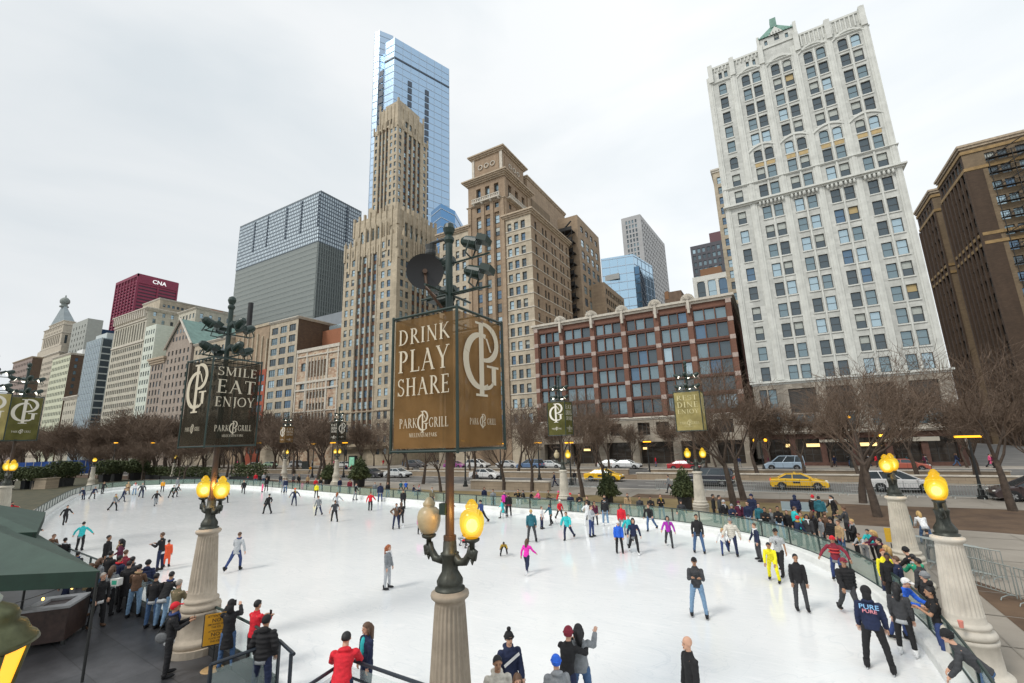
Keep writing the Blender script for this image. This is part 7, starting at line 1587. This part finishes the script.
PEOPLE='''
g 700 617 0 1.78 widephone jacket charcoal ljeans cap.black m sb|young man in grey hoodie and pale jeans looking at his phone mid rink
g 387 589 60 1.66 stand jacket grey lgrey long.ginger l sb|woman with red hair in grey outfit standing alone left of the centre column
g 235 571 150 1.76 skate2 jacket lgrey blue short.brown l sb|skater in light grey top and blue jeans right of the terrace column
g 527 574 150 1.45 skate jacket magenta navy long.brown l sw|girl in bright pink jacket skating away in the middle of the ice
g 880 671 180 1.86 wide hoodie navy black hood.black l sb|man in navy hooded sweatshirt with printed back seen from behind at right
g 852 617 20 1.76 walk puffy black charcoal cap.maroon m sb|man in black vest and dark cap with grey trousers skating towards the right rail
g 803 611 10 1.72 stand jacket black charcoal short.black m sb|young man in plain black top standing on the ice at right
g 840 583 -10 1.70 armsout jacket maroon blue beanie.red m sb|skater in striped dark red sweater with red hat gliding at right
g 782 575 -20 1.82 walk tee lgrey black cap.black m sb|man in grey t-shirt with number three and black cap
g 775 582 -10 1.62 bend jacket yellow yellow short.black m sb|skater in bright yellow tracksuit bending over
g 825 546 -60 1.35 stand coat grey black short.brown l sb|child in grey coat by the far right barrier
g 800 551 130 1.62 reach jacket navy charcoal beanie.red l sb|skater in navy and red jacket with striped hat near the barrier
g 796 538 120 1.65 reach jacket teal black short.brown l sb|person in bright teal jacket holding the barrier at right
g 700 553 0 1.80 wide jacket black jeans short.black m sb|man in black jacket and dark jeans skating under the yellow banner column
g 734 555 0 1.72 skate puffy cream navy beanie.grey l sb|woman in cream coat and grey knitted hat holding a child by hand
g 725 555 0 1.25 skate2 jacket white blue long.blond l sb|blond child in white top and blue vest beside woman in cream coat
g 670 547 0 1.58 skate jacket purple charcoal long.black l sb|girl in purple jacket and grey leggings near the far barrier
g 620 553 0 1.50 stand hoodie royal black beanie.white l sb|child in royal blue hooded top with white hat
g 635 554 10 1.74 skate jacket navy black long.black l sw|woman with black hair and long navy scarf leaning beside the blue hooded child
g 630 545 10 1.60 skate2 jacket teal lgrey short.brown l sb|skater in teal top mostly hidden by woman with black hair
g 623 535 0 1.74 stand jacket red grey short.brown m sb|man in red jacket skating behind the blue hooded child
g 606 526 180 1.76 stand jacket black ljeans short.black l sw|man in black jacket and pale jeans seen from behind at the far barrier
g 592 537 60 1.76 phone jacket lgrey blue short.brown l sb|man in pale checked jacket using a phone on the ice
g 588 526 200 1.55 hips jacket white white short.brown l sw|person in white behind the man in pale checked jacket
g 568 540 -20 1.58 skate2 puffy teal navy pony.brown l sb|woman in pale teal vest skating left of the man in checked jacket
g 551 525 -60 1.35 armsout jacket dteal black short.black m sb|child in dark teal jacket skating by the seat wall
g 542 529 70 1.38 stand tee white navy short.brown l sb|child in white t-shirt by the far barrier
g 532 542 180 1.74 wide hoodie dteal charcoal short.blond l sb|person in dark blue hooded top with mustard hood seen from behind
g 503 518 -100 1.35 skate coat teal grey short.brown l sb|child in turquoise coat holding hands near the far barrier
g 509 516 180 1.68 stand jacket black black short.brown l sb|adult in black beside the child in turquoise coat
g 396 529 0 1.66 hips jacket brown navy short.black m sb|boy in brown shirt with hands on hips left of the unlit globe
g 401 526 200 1.60 stand jacket black black long.brown l sw|girl in black just right of the boy in brown shirt
g 403 509 180 1.66 stand jacket black black short.brown l sb|person in black near the barrier above the boy in brown shirt
g 420 534 0 1.25 stand jacket magenta black long.brown l sb|small child in magenta jacket left of the unlit globe
g 370 511 170 1.62 skate jacket red black short.brown l sb|skater in red jacket and black leggings near the far barrier
g 380 502 180 1.80 stand puffy navy blue short.brown l sb|tall person in navy coat and blue trousers near the far barrier
g 336 511 150 1.58 armsout jacket lgrey grey long.ginger l sw|dancer in pale grey top behind the leaning skater
g 334 522 190 1.66 leanback tee charcoal black short.brown l sb|skater in dark clothes leaning back with one arm out
g 316 498 180 1.58 stand jacket yellow black short.brown l sb|child in yellow top by the far barrier
g 294 506 0 1.68 armsout jacket navy navy beanie.orange m sb|skater in navy with orange hat in the left middle of the ice
g 267 514 -150 1.76 leanback jacket black black short.black l sb|skater all in black leaning steeply into a turn
g 285 493 180 1.78 stand jacket navy jeans short.brown l sb|man in navy top and jeans near the far barrier
g 283 492 200 1.72 stand jacket grey grey short.brown l sb|slim person left of the man in navy top and jeans
g 302 492 180 1.25 stand coat pink pink short.brown l sb|child with bright pink skirt by the far barrier
g 262 492 120 1.15 stand jacket pink pink short.brown l sb|toddler in pink at the far edge of the ice
g 266 491 200 1.70 stand jacket black black short.brown l sb|adult in black beside the toddler in pink
g 243 494 0 1.70 walk jacket black charcoal short.brown l sb|skater in black with brown hair right of the terrace mast
g 247 487 180 1.6 stand jacket charcoal black short.brown l sb|person in charcoal just behind the skater in black
g 171 498 30 1.62 bend jacket dkgreen black short.black l sb|skater in dark green leaning forward near the left barrier
g 175 497 60 1.60 bend jacket charcoal black short.brown l sb|skater in charcoal close to the one in dark green
g 162 492 0 1.62 stand jacket amber black short.brown m sb|steward in amber vest standing by the left barrier
g 180 488 180 1.55 stand jacket grey grey short.grizzle l b|person in grey outside the barrier right of the amber steward
g 141 498 0 1.86 skate jacket charcoal navy short.grizzle l sb|man in grey shirt skating at the left end of the ice
g 134 495 0 1.68 stand jacket white ljeans long.brown l sb|woman in white top and pale jeans at left end
g 127 495 180 1.80 bend coat tan brown hood.tan l sb|person in tan coat bending at the left barrier
g 122 502 90 1.55 skate jacket navy navy short.brown l sb|slim skater in navy at the left end
g 102 494 150 1.68 reach jacket black black short.brown l sb|skater in black by the pale barrier panels at left
g 92 499 30 1.62 bend jacket navy charcoal short.brown l sb|skater in navy holding the left barrier, right one of the pair
g 83 500 -30 1.60 bend jacket navy navy short.grizzle l sb|skater in navy holding the left barrier, left one of the pair
g 64 525 20 1.58 skate2 jacket black black short.black l sb|skater in black with lime collar near the left railing
g 79 551 160 1.66 armsout jacket teal black short.black l sb|skater in turquoise jacket with arms out near the left railing
g 159 571 -120 1.76 phone jacket black navy short.brown m sb|woman in black jacket holding a phone at the terrace side of the ice
g 166 567 160 1.28 stand coat orange orange short.black m sb|child in bright orange vest beside the woman with phone
g 504 555 0 1.1 crouch jacket mustard black short.black d sb|child in mustard top fallen on hands and knees on the ice
g 459 545 60 .95 crouch jacket lgrey grey long.brown l sb|child in grey sitting on the ice behind the centre post
g 463 548 90 .9 crouch jacket red black short.brown l sb|child in red crouching behind the lit globe of the centre post
h 508 631 20 1.72 wide hoodie navy navy pom.black l sb|person in navy sweater with white stripe and black bobble hat at bottom centre
h 497 655 10 1.74 stand hoodie cream black short.black m sb|young man with black hair in pale and navy raglan top at bottom centre
h 517 673 10 1.60 stand jacket charcoal black long.brown l sb|brown haired woman only just in view at the bottom edge
h 568 627 150 1.78 hug jacket black navy beanie.maroon l sb|person in black with grey and maroon beanie embracing a friend
h 578 625 180 1.74 wave hoodie grey jeans long.black l sb|person with long black hair in grey hooded top and jeans raising a hand
h 556 656 190 1.64 stand hoodie grey charcoal beanie.royal l sb|girl in grey with royal blue beanie and brown ponytail at bottom edge
h 688 636 -60 1.80 stand jacket black black bald.black l sb|bald man in black jacket at bottom right of centre
h 368 622 -60 1.68 stand jacket navy navy long.brown l sb|woman in navy jacket over turquoise top beside man in red hoodie
h 346 633 170 1.80 lean hoodie red navy short.black l b|heavy man in red hooded sweatshirt leaning on the platform railing
g 276 689 150 1.80 pockets puffy black navy cap.black m b|man in black jacket and black cap standing at the gate railing
g 266 664 130 1.74 phone jacket red black short.black m b|man in red and black jacket filming at the railing
g 241 661 170 1.70 photo coat black jeans hood.black l b|woman in long black hooded parka photographing at the railing
g 184 667 90 1.76 phone jacket black black cap.red m b|man in black sweater and red cap leaning on the terrace column with phone
g 187 634 140 1.74 cross jacket olive black short.grizzle l b|grey haired man in olive jacket left of the terrace column
g 175 622 150 1.72 lean jacket black ljeans short.black m b|man in black jacket and pale jeans at the railing, right of the fur hood
g 165 622 150 1.68 stand jacket black jeans short.black m b|woman in black coat with fur hood and jeans at the railing
g 147 612 160 1.74 cross jacket brown ljeans short.black l b|man in brown leather jacket and pale jeans at the railing
g 137 607 150 1.74 stand coat black black short.black l b|woman in long black coat left of the brown leather jacket
g 127 600 140 1.76 stand jacket navy black short.black m b|man in navy jacket with dark hair in the terrace crowd
g 121 611 150 1.68 phone jacket grey black long.brown l b|woman in grey holding a white and green box
g 112 622 30 1.72 pockets jacket black black short.grizzle l n|man in black with lime collar near the canopy pole
g 99 611 120 1.76 stand jacket khaki black cap.brown l n|man in khaki jacket and flat cap in front of the railing
g 103 575 60 1.78 stand jacket black black short.black m sb|man in black jacket talking on the ice side of the railing
g 117 577 -100 1.68 hips jacket burg black long.black m sb|woman in burgundy jacket on the ice side of the railing
g 78 605 120 1.7 walk jacket charcoal navy short.black l b|person walking behind the canopy, legs visible beside the counter
g 56 562 30 1.66 bend hoodie brown charcoal short.brown l n|person in brown hooded jacket sitting at the left railing
g 72 571 170 1.66 stand jacket black black short.black m b|dark haired person low behind the left railing
g 86 585 170 1.5 stand jacket charcoal black short.black m b|dark haired child behind railing at the canopy edge
g 38 546 40 1.6 lean hoodie black black short.black l b|person in black with lime hood leaning on the left railing
g 31 541 30 1.65 lean jacket black black short.black l b|person in black jacket leaning on the railing near the canopy
g 20 529 60 1.6 lean jacket maroon grey short.black l b|person in maroon top leaning by the leftmost column
g 14 520 80 1.66 reach jacket red navy short.black l b|person in red jacket beside the leftmost column
g 892 603 20 1.68 stand jacket yellow navy short.ginger l sb|person with curly brown hair and yellow sleeves against the right rail
g 897 610 0 1.70 stand jacket black black short.black d sb|young man with dark hair in black jacket at the right rail beside the yellow sleeves
g 905 641 60 1.72 lean jacket royal blue cap.white l sb|person in royal blue jacket and white cap bending at the right rail
g 909 656 170 1.72 stand jacket charcoal black long.black l sw|woman with long black hair in dark leather jacket at the right rail
h 912 554 -150 1.66 lean jacket green black pony.black l b|woman with black hair in green top outside the right rail
h 905 547 -120 1.72 lean jacket black black beanie.black l b|man with black headband leaning outside the right rail
h 918 558 -120 1.7 stand jacket charcoal black short.black m b|person in charcoal behind the woman in green
h 931 587 -80 1.76 cross tee black blue short.black m b|man in black t-shirt with folded arms outside the right rail
h 946 630 -90 1.78 leanfar jacket charcoal jeans beanie.black l b|man in dark coat and black and white headband leaning far over the right rail
h 918 511 200 1.66 bend jacket white jeans long.blond l b|blond woman in white shirt and jeans beside the short right column
h 903 508 190 1.76 stand jacket dteal black short.brown l b|dark figure partly behind the short right column
h 926 529 190 1.4 bend jacket charcoal navy short.black m b|people in dark jackets crouched by the barriers, front one
h 852 519 -70 1.62 phone jacket black black short.blond l b|person with short blond hair in black and red top at the barrier
h 858 533 -40 1.3 lean jacket lgrey grey short.brown l b|child in pale grey at the barrier right of the short blond hair
h 867 529 -30 1.45 lean jacket teal black short.black l b|child in turquoise top at the barrier
h 872 530 -60 1.6 lean jacket burg burg long.blond l b|long haired woman in burgundy leaning over the barrier
h 844 506 -110 1.76 phone jacket charcoal black short.brown m b|man in dark grey sweater pointing a phone over the barrier
g 836 523 -60 1.68 walk jacket black black pony.black l b|woman in black t-shirt striding on the path at right
h 824 512 180 1.6 stand jacket brown brown short.brown l b|person with light brown hair in brown jacket at the barrier
h 811 511 150 1.62 stand jacket black black long.brown l b|woman with dark brown hair in black at the barrier
h 818 496 180 1.74 stand puffy dteal black short.black l b|person in blue padded jacket seen from behind by the bench
h 812 495 170 1.74 stand jacket black black beanie.red l b|person in black with red hat by the bench
h 794 495 180 1.72 stand puffy navy black hood.navy l b|person in hooded navy jacket seen from behind by the bench
h 786 510 0 1.5 stand jacket black black short.brown l b|child in black left of the hooded navy jacket
h 777 506 0 1.72 phone jacket black ljeans short.black m b|man in black sweater and pale jeans behind the barrier at right
h 764 507 0 1.66 phone jacket black grey short.black m b|woman in black with dark hair behind the barrier at right
h 747 501 -30 1.74 stand jacket navy ljeans short.black l b|man in navy jacket and jeans behind the barrier
h 751 494 -30 1.82 stand puffy navy tan beanie.navy l b|tall person in navy coat behind the man in navy and jeans
h 731 504 20 1.6 phone jacket navy grey beanie.grey l b|person in grey woolly hat behind the barrier
h 723 500 20 1.64 stand jacket black khaki beanie.lgrey l b|person in black with pale beanie behind the barrier
h 718 495 90 1.74 stand jacket charcoal black short.black l b|person in charcoal and red jacket right of the yellow banner column
h 712 494 90 1.76 stand jacket black black short.black m b|man in black right beside the yellow banner column
h 660 494 0 1.72 phone jacket black jeans short.brown l b|man in black with jeans behind the far barrier, right of three
h 650 496 0 1.66 phone jacket black charcoal short.black m b|woman in black behind the far barrier, middle of three
h 639 496 20 1.66 stand jacket charcoal charcoal short.black m b|person in charcoal behind the far barrier, left of three
h 604 495 10 1.7 stand jacket black charcoal short.brown l b|person half hidden behind man in black jacket and pale jeans
h 594 501 0 1.5 stand jacket burg charcoal short.black m b|child in dark purple behind the far barrier
h 587 496 -30 1.62 stand jacket black black short.brown l b|person in black turned left behind the far barrier
h 579 493 0 1.68 cross jacket black ljeans short.black l b|woman in black with folded arms and jeans behind the far barrier
h 557 491 90 1.5 sit jacket red black beanie.pink l b|seated child in red at foot of the green banner column
h 547 490 60 1.5 sit jacket olive charcoal short.brown l b|seated person in olive left of the green banner column
h 539 490 -60 1.6 sit jacket pink black short.blond l b|seated person in pink jacket on the low bench
h 530 491 60 1.5 sit jacket black black short.black l b|seated person in black, right one beside the pink jacket
h 524 490 -60 1.5 sit jacket black charcoal short.black l b|seated person in black, left one beside the pink jacket
h 518 489 -20 1.72 photo jacket black white short.black l b|man in black with white trousers taking a photo by the barrier
h 504 491 30 1.66 stand jacket magenta black short.brown l b|person in magenta behind the adult in black
h 432 487 0 1.66 stand jacket olive charcoal short.brown l b|person behind the barrier above the unlit globe
h 420 484 -60 1.4 sit jacket lgrey navy short.brown l b|seated person in lilac grey, right of the left bench group
h 413 485 60 1.4 sit jacket navy blue short.brown l b|seated person in navy in the left bench group
h 406 481 180 1.45 sit jacket royal black short.brown l b|seated person in bright blue seen from behind
h 401 481 180 1.45 sit jacket dteal black short.black l b|seated person in dark teal left of the bright blue one
h 321 477 0 1.6 stand jacket black jeans short.brown l b|person in black behind the red jacket near the far column
h 316 478 0 1.66 stand jacket red black short.brown l b|person in red jacket behind the child in yellow
h 299 474 30 1.7 stand jacket black black short.black l b|person in black outside the barrier, right of two
h 294 474 -30 1.7 stand jacket charcoal black short.black l b|person in charcoal outside the barrier, left of two
h 256 473 0 1.7 stand jacket red jeans short.brown l b|person in red jacket outside the barrier by the hedge
h 264 473 0 1.6 stand jacket lgrey jeans short.brown l b|person in pale grey outside the barrier beside the red jacket
g 555 487 -90 1.74 walk jacket navy navy short.brown l b|man in navy walking on the path left of the green banner column
g 575 485 180 1.74 walk jacket black black short.black l b|person in black walking behind the green banner column
g 477 487 -30 1.8 stand jacket charcoal lgrey short.brown l b|person standing at the left end of the seat wall
g 670 493 -90 1.74 walk jacket grey charcoal short.black l b|person in grey walking by the left potted cone with a pram
g 310 474 30 1.7 walk jacket amber charcoal short.brown l b|person in amber walking far behind the tree
g 346 474 0 1.74 stand jacket navy black short.black l b|walker in navy on the path, left of two by the column
g 351 474 0 1.74 stand jacket burg black short.black l b|walker in burgundy on the path, right of two by the column
g 140 601 150 1.74 stand jacket charcoal black short.black m b|dark jacketed onlooker squeezed between the long black coat and brown leather jacket
g 156 603 160 1.66 stand puffy navy jeans beanie.black l b|onlooker in navy padded jacket with dark beanie right of the brown leather jacket
g 133 590 150 1.70 stand jacket maroon black short.brown l b|onlooker in dark red jacket at the back of the terrace crowd
g 118 592 140 1.72 stand jacket black charcoal short.black m b|onlooker in black at the far end of the terrace crowd
g 108 600 120 1.68 stand jacket grey jeans long.brown l b|onlooker with long brown hair in grey in the terrace crowd
h 925 572 -110 1.70 stand puffy black black beanie.grey l b|onlooker in black padded jacket with grey beanie beside the large right column
h 896 556 -110 1.66 stand jacket navy black short.brown l b|onlooker in navy behind the curly haired person in yellow
h 886 545 -100 1.60 stand jacket grey jeans long.blond l b|onlooker with blond hair in grey outside the right rail
h 879 538 -90 1.66 stand jacket black black short.black l b|onlooker in black outside the right rail behind the burgundy top
h 800 512 -10 1.62 stand jacket teal black short.brown l b|spectator in turquoise jacket behind the barrier at right
h 806 514 0 1.66 stand jacket charcoal black long.black m b|spectator with long black hair in charcoal behind the barrier
h 830 517 -40 1.62 stand puffy black black beanie.black l b|spectator in black padded jacket and beanie behind the barrier
h 838 520 -50 1.58 stand jacket tan jeans short.brown l b|spectator in tan jacket behind the barrier
h 770 508 0 1.56 stand jacket grey black short.brown l b|spectator in grey between two people in black behind the barrier
h 758 503 0 1.70 stand jacket dteal black short.black l b|spectator in dark teal behind the barrier
h 738 501 10 1.66 stand jacket burg black beanie.burg l b|spectator in burgundy with matching beanie behind the barrier
h 627 493 0 1.66 stand jacket tan charcoal short.brown l b|spectator in tan jacket behind the far barrier
h 570 493 20 1.64 stand puffy navy black beanie.red l b|spectator in navy padded jacket with red beanie behind the far barrier
h 493 489 0 1.66 stand jacket grey jeans short.black m b|spectator in grey at the far barrier right of the lit globe
h 484 487 20 1.62 stand jacket navy black long.brown l b|spectator with long hair in navy just right of the lit globe
h 388 482 0 1.66 stand jacket black jeans short.black l b|spectator in black outside the far barrier below the brown banner
h 375 482 10 1.62 stand jacket grey black short.brown l b|spectator in grey outside the far barrier by the dark evergreen
h 350 479 0 1.66 stand puffy maroon black beanie.black l b|spectator in maroon padded jacket outside the barrier near the dark evergreen
h 340 478 10 1.66 stand jacket navy jeans short.brown l b|spectator in navy outside the barrier left of the dark evergreen
h 308 475 0 1.62 stand jacket tan black long.brown l b|spectator in tan outside the far barrier
h 281 474 0 1.66 stand jacket charcoal jeans short.black m b|spectator in charcoal outside the far barrier near the hedge
g 448 520 160 1.70 skate jacket charcoal black short.black m sb|small far skater in charcoal seen near the centre mast
g 482 524 -40 1.64 skate2 jacket blue black beanie.black l sb|far skater in blue jacket right of the lit globe
g 355 500 60 1.66 glide jacket black grey short.brown l sb|far skater in black and grey gliding below the dark evergreen
g 318 516 200 1.62 skate jacket grey navy short.brown l sb|far skater in grey top left of the dancing pair
g 225 503 30 1.66 skate jacket maroon black short.black l sb|far skater in maroon just right of the terrace mast
g 203 497 150 1.62 glide jacket navy black beanie.grey l sb|far skater in navy with grey beanie left of the terrace mast
g 155 506 20 1.60 skate2 jacket black grey short.black m sb|far skater in black at the left half of the ice
g 113 511 40 1.66 skate jacket grey black short.brown l sb|far skater in grey at the left end of the ice
g 560 520 30 1.40 skate jacket red black beanie.white l sb|child skater in red with white beanie by the far barrier
g 651 531 -20 1.60 skate2 jacket black jeans short.brown l sb|skater in black and jeans in front of the far barrier
g 683 527 10 1.68 skate jacket charcoal black beanie.black l sb|skater in charcoal and black beanie in front of the yellow banner column
g 760 561 -60 1.62 glide jacket navy charcoal short.brown l sb|skater in navy near the curve of the barrier
'''
lines=[l for l in PEOPLE.strip().split('\n')]
need={}
for l in lines:
    f=l.split('|')[0].split(); need.setdefault(f[5],set()).add(f[6])
STREET=[]
for i in range(46):
    if i<8: x=-20+i*4.4+random.uniform(-1,1)
    elif i<26: x=8+random.uniform(0,34)
    else: x=-170+random.uniform(0,140)
    STREET.append((x,85.2+random.uniform(-1.6,2.2),random.choice(('walk','stand','pockets')),random.choice(('jacket','coat','puffy')),random.choice(('black','black','navy','charcoal','red','grey','burg','dteal','lgrey','pink')),random.choice(('black','jeans','charcoal','grey')),random.choice((90,-90,80,-80,0,180))))
for s_ in STREET: need.setdefault(s_[2],set()).add(s_[3])
build_sources(need); finish_sources()
HT={}
for ps in need: HT[ps]=(SKEL[ps]['head'].z+.125)/1.77
PER={}
for l in lines:
    a,lab=l.split('|')[:2]; m_,px,py,face,h,ps,kd,top,bot,head,skin,shoe=a.split(); px=float(px);py=float(py);h=float(h)
    z0=.03 if shoe.startswith('s') else .01
    if m_=='g': loc=G(px,py,z0)
    else: q=G(px,py,z0+h*HT[ps]); loc=Vector((q.x,q.y,z0))
    if m_=='h' and ps in('lean','leanfar','bend','hug'):      # the head reaches forward of the feet
        J=SKEL[ps]; off=J['head'].y*h/1.77; dcam=Vector((-loc.x,-loc.y)).normalized(); v=-dcam; right=Vector((v.y,-v.x)); an=R(float(face)); fd=dcam*math.cos(an)+right*math.sin(an)
        loc=loc+Vector((fd.x*off,fd.y*off,0))
    if ps=='sit': loc.z+=.0
    if m_=='g' and not shoe.startswith('s') and px<295: loc.y-=.5; loc.x+=.15
    g='skaters on the ice' if shoe.startswith('s') else 'spectators round the rink'
    PER[lab]=person(loc,float(face),h,ps,kd,top,bot,head,skin,shoe,lab,g,bulk=1.22 if 'heavy' in lab else 1.1 if kd in('puffy','hoodie') else random.uniform(.99,1.08))
cols_={'black':'black','navy':'navy','charcoal':'charcoal','red':'red','grey':'grey','burg':'burgundy','dteal':'dark teal','lgrey':'pale grey','pink':'pink'}
for i,(x,y,ps,kd,top,bot,fc) in enumerate(STREET):
    person(Vector((x,y,.01)),fc,random.uniform(1.6,1.85),ps,kd,top,bot,random.choice(('short.black','short.brown','beanie.black','long.brown')),random.choice('lmd'),'b','pedestrian in %s %s on the far avenue sidewalk'%(cols_[top],'coat' if kd=='coat' else 'jacket'),'pedestrians on the far sidewalk')
# prints on clothes, props
def pr(s): return next(o for k,o in PER.items() if s in k)
hz_=pr('printed back'); J=SKEL['wide']; k=J['chest']+V(0,.152,.0)
sans('lettering','PURE',hz_,mat('print_blue',(.25,.5,.8),.6),.15,k+V(0,.005,.06),(R(90+4),0,PI)); sans('lettering','HOCKEY' if 0 else 'PURE',hz_,mat('print_pink',(.8,.3,.35),.6),.11,k+V(0,.012,-.03),(R(90+4),0,PI)); 
m3=pr('number three'); J=SKEL['walk']; sans('lettering','3',m3,mat('print_dark',(.03,.03,.04),.6),.2,J['chest']+V(0,-.152,-.06),(R(90-5),0,0))
bx_=pr('white and green box'); t=thing('carton','white carton with green label held in the terrace crowd','box',bx_.location+Vector((.22,.1,1.02)),.5); mb=MB(); mb.box(-.15,.15,-.1,.1,0,.24); mb.build('carton',mat('carton_white',(.75,.75,.72),.6),t); mb=MB(); mb.box(-.09,.09,-.103,-.1,.05,.19); mb.box(.1,.103,-.07,.07,.05,.19); mb.build('label',mat('label_green',(.05,.45,.3),.5),t)
rc_=pr('red cap leaning'); t=thing('shoulder_bag','grey messenger bag at the hip of the man in red cap','bag',rc_.location+Vector((-.05,-.18,.88)),.5); mb=MB(); mb.ell((0,0,.08),(.17,.07,.13),n=12,mm=8); mb.build('bag',mat('bag_grey',(.12,.125,.13),.8,noise=.2,scale=9),t); mb=MB(); mb.tube([(-.12,0,.16),(-.05,.06,.38),(.08,.12,.56)],.014,n=5); mb.build('strap',BLK,t)
PHM=mat('phone_black',(.01,.01,.012),.3)
for s_,lb in(('looking at his phone mid rink','dark phone held by the young man in grey hoodie'),('red cap leaning','dark phone held by the man in red cap'),('filming at the railing','dark phone held up by man in red and black jacket'),('photographing at the railing','dark phone held up by woman in black parka'),('pointing a phone','dark phone held out by man in dark grey sweater')):
    o=pr(s_); ps=[l for l in lines if s_ in l][0].split()[5]; J=SKEL[ps]; p=(J['wL']+J['wR'])/2+V(0,-.11,.05); M_=Matrix.Translation(o.location)@o.rotation_euler.to_matrix().to_4x4()@Matrix.Diagonal((*o.scale,1)); q=M_@p
    t=thing('phone',lb,'phone',q,o.rotation_euler.z); mb=MB(); mb.box(-.038,.038,-.006,.006,-.07,.08); mb.build('phone_body',PHM,t)
# people need skates on ice; add pale stripe on the bobble hat sweater
o=pr('bobble hat'); J=SKEL['wide']; c=J['chest']
q=MB(); q.quad((-.17,-.155+c.y,c.z-.10),(-.15,-.155+c.y,c.z-.16),(.17,-.155+c.y,c.z+.03),(.15,-.155+c.y,c.z+.09)); q.build('sweater_stripe',mat('print_white',(.75,.75,.75),.7),o)
o=pr('over turquoise top'); J=SKEL['stand']; c=J['chest']; q=MB(); q.ell((c.x+.0,c.y-.085,c.z-.03),(.07,.075,.20),n=14,mm=9); q.build('shirt',cm('teal'),o)
o=pr('striped dark red'); J=SKEL['armsout']; c=J['chest']; up=J['up']; q=MB()
for z in(-.16,-.04): q.lathe([(.19,z),(.198,z+.02),(.19,z+.04)],n=20,c=tuple(c))
q.v=[(x,(y-c.y)*.74+c.y,z) for x,y,z in q.v]; q.build('sweater_stripe',mat('print_red',(.6,.05,.05),.7),o)
# park bench groups sit on a low bench
for (px,py,lab) in((409,494,'low dark bench under the seated group behind the left far barrier'),(540,503,'low dark bench under the seated group left of green banner column')):
    q=G(px,py); t=thing('park_bench',lab,'bench',(q.x,q.y,0)); mb=MB(); mb.box(-1.8,1.8,-.22,.22,.38,.44); mb.build('seat',mat('bench_grey',(.2,.22,.23),.6),t)
    for x in(-1.5,1.5): mb=MB(); mb.box(x-.05,x+.05,-.2,.2,0,.38); mb.build('leg',BLK,t)
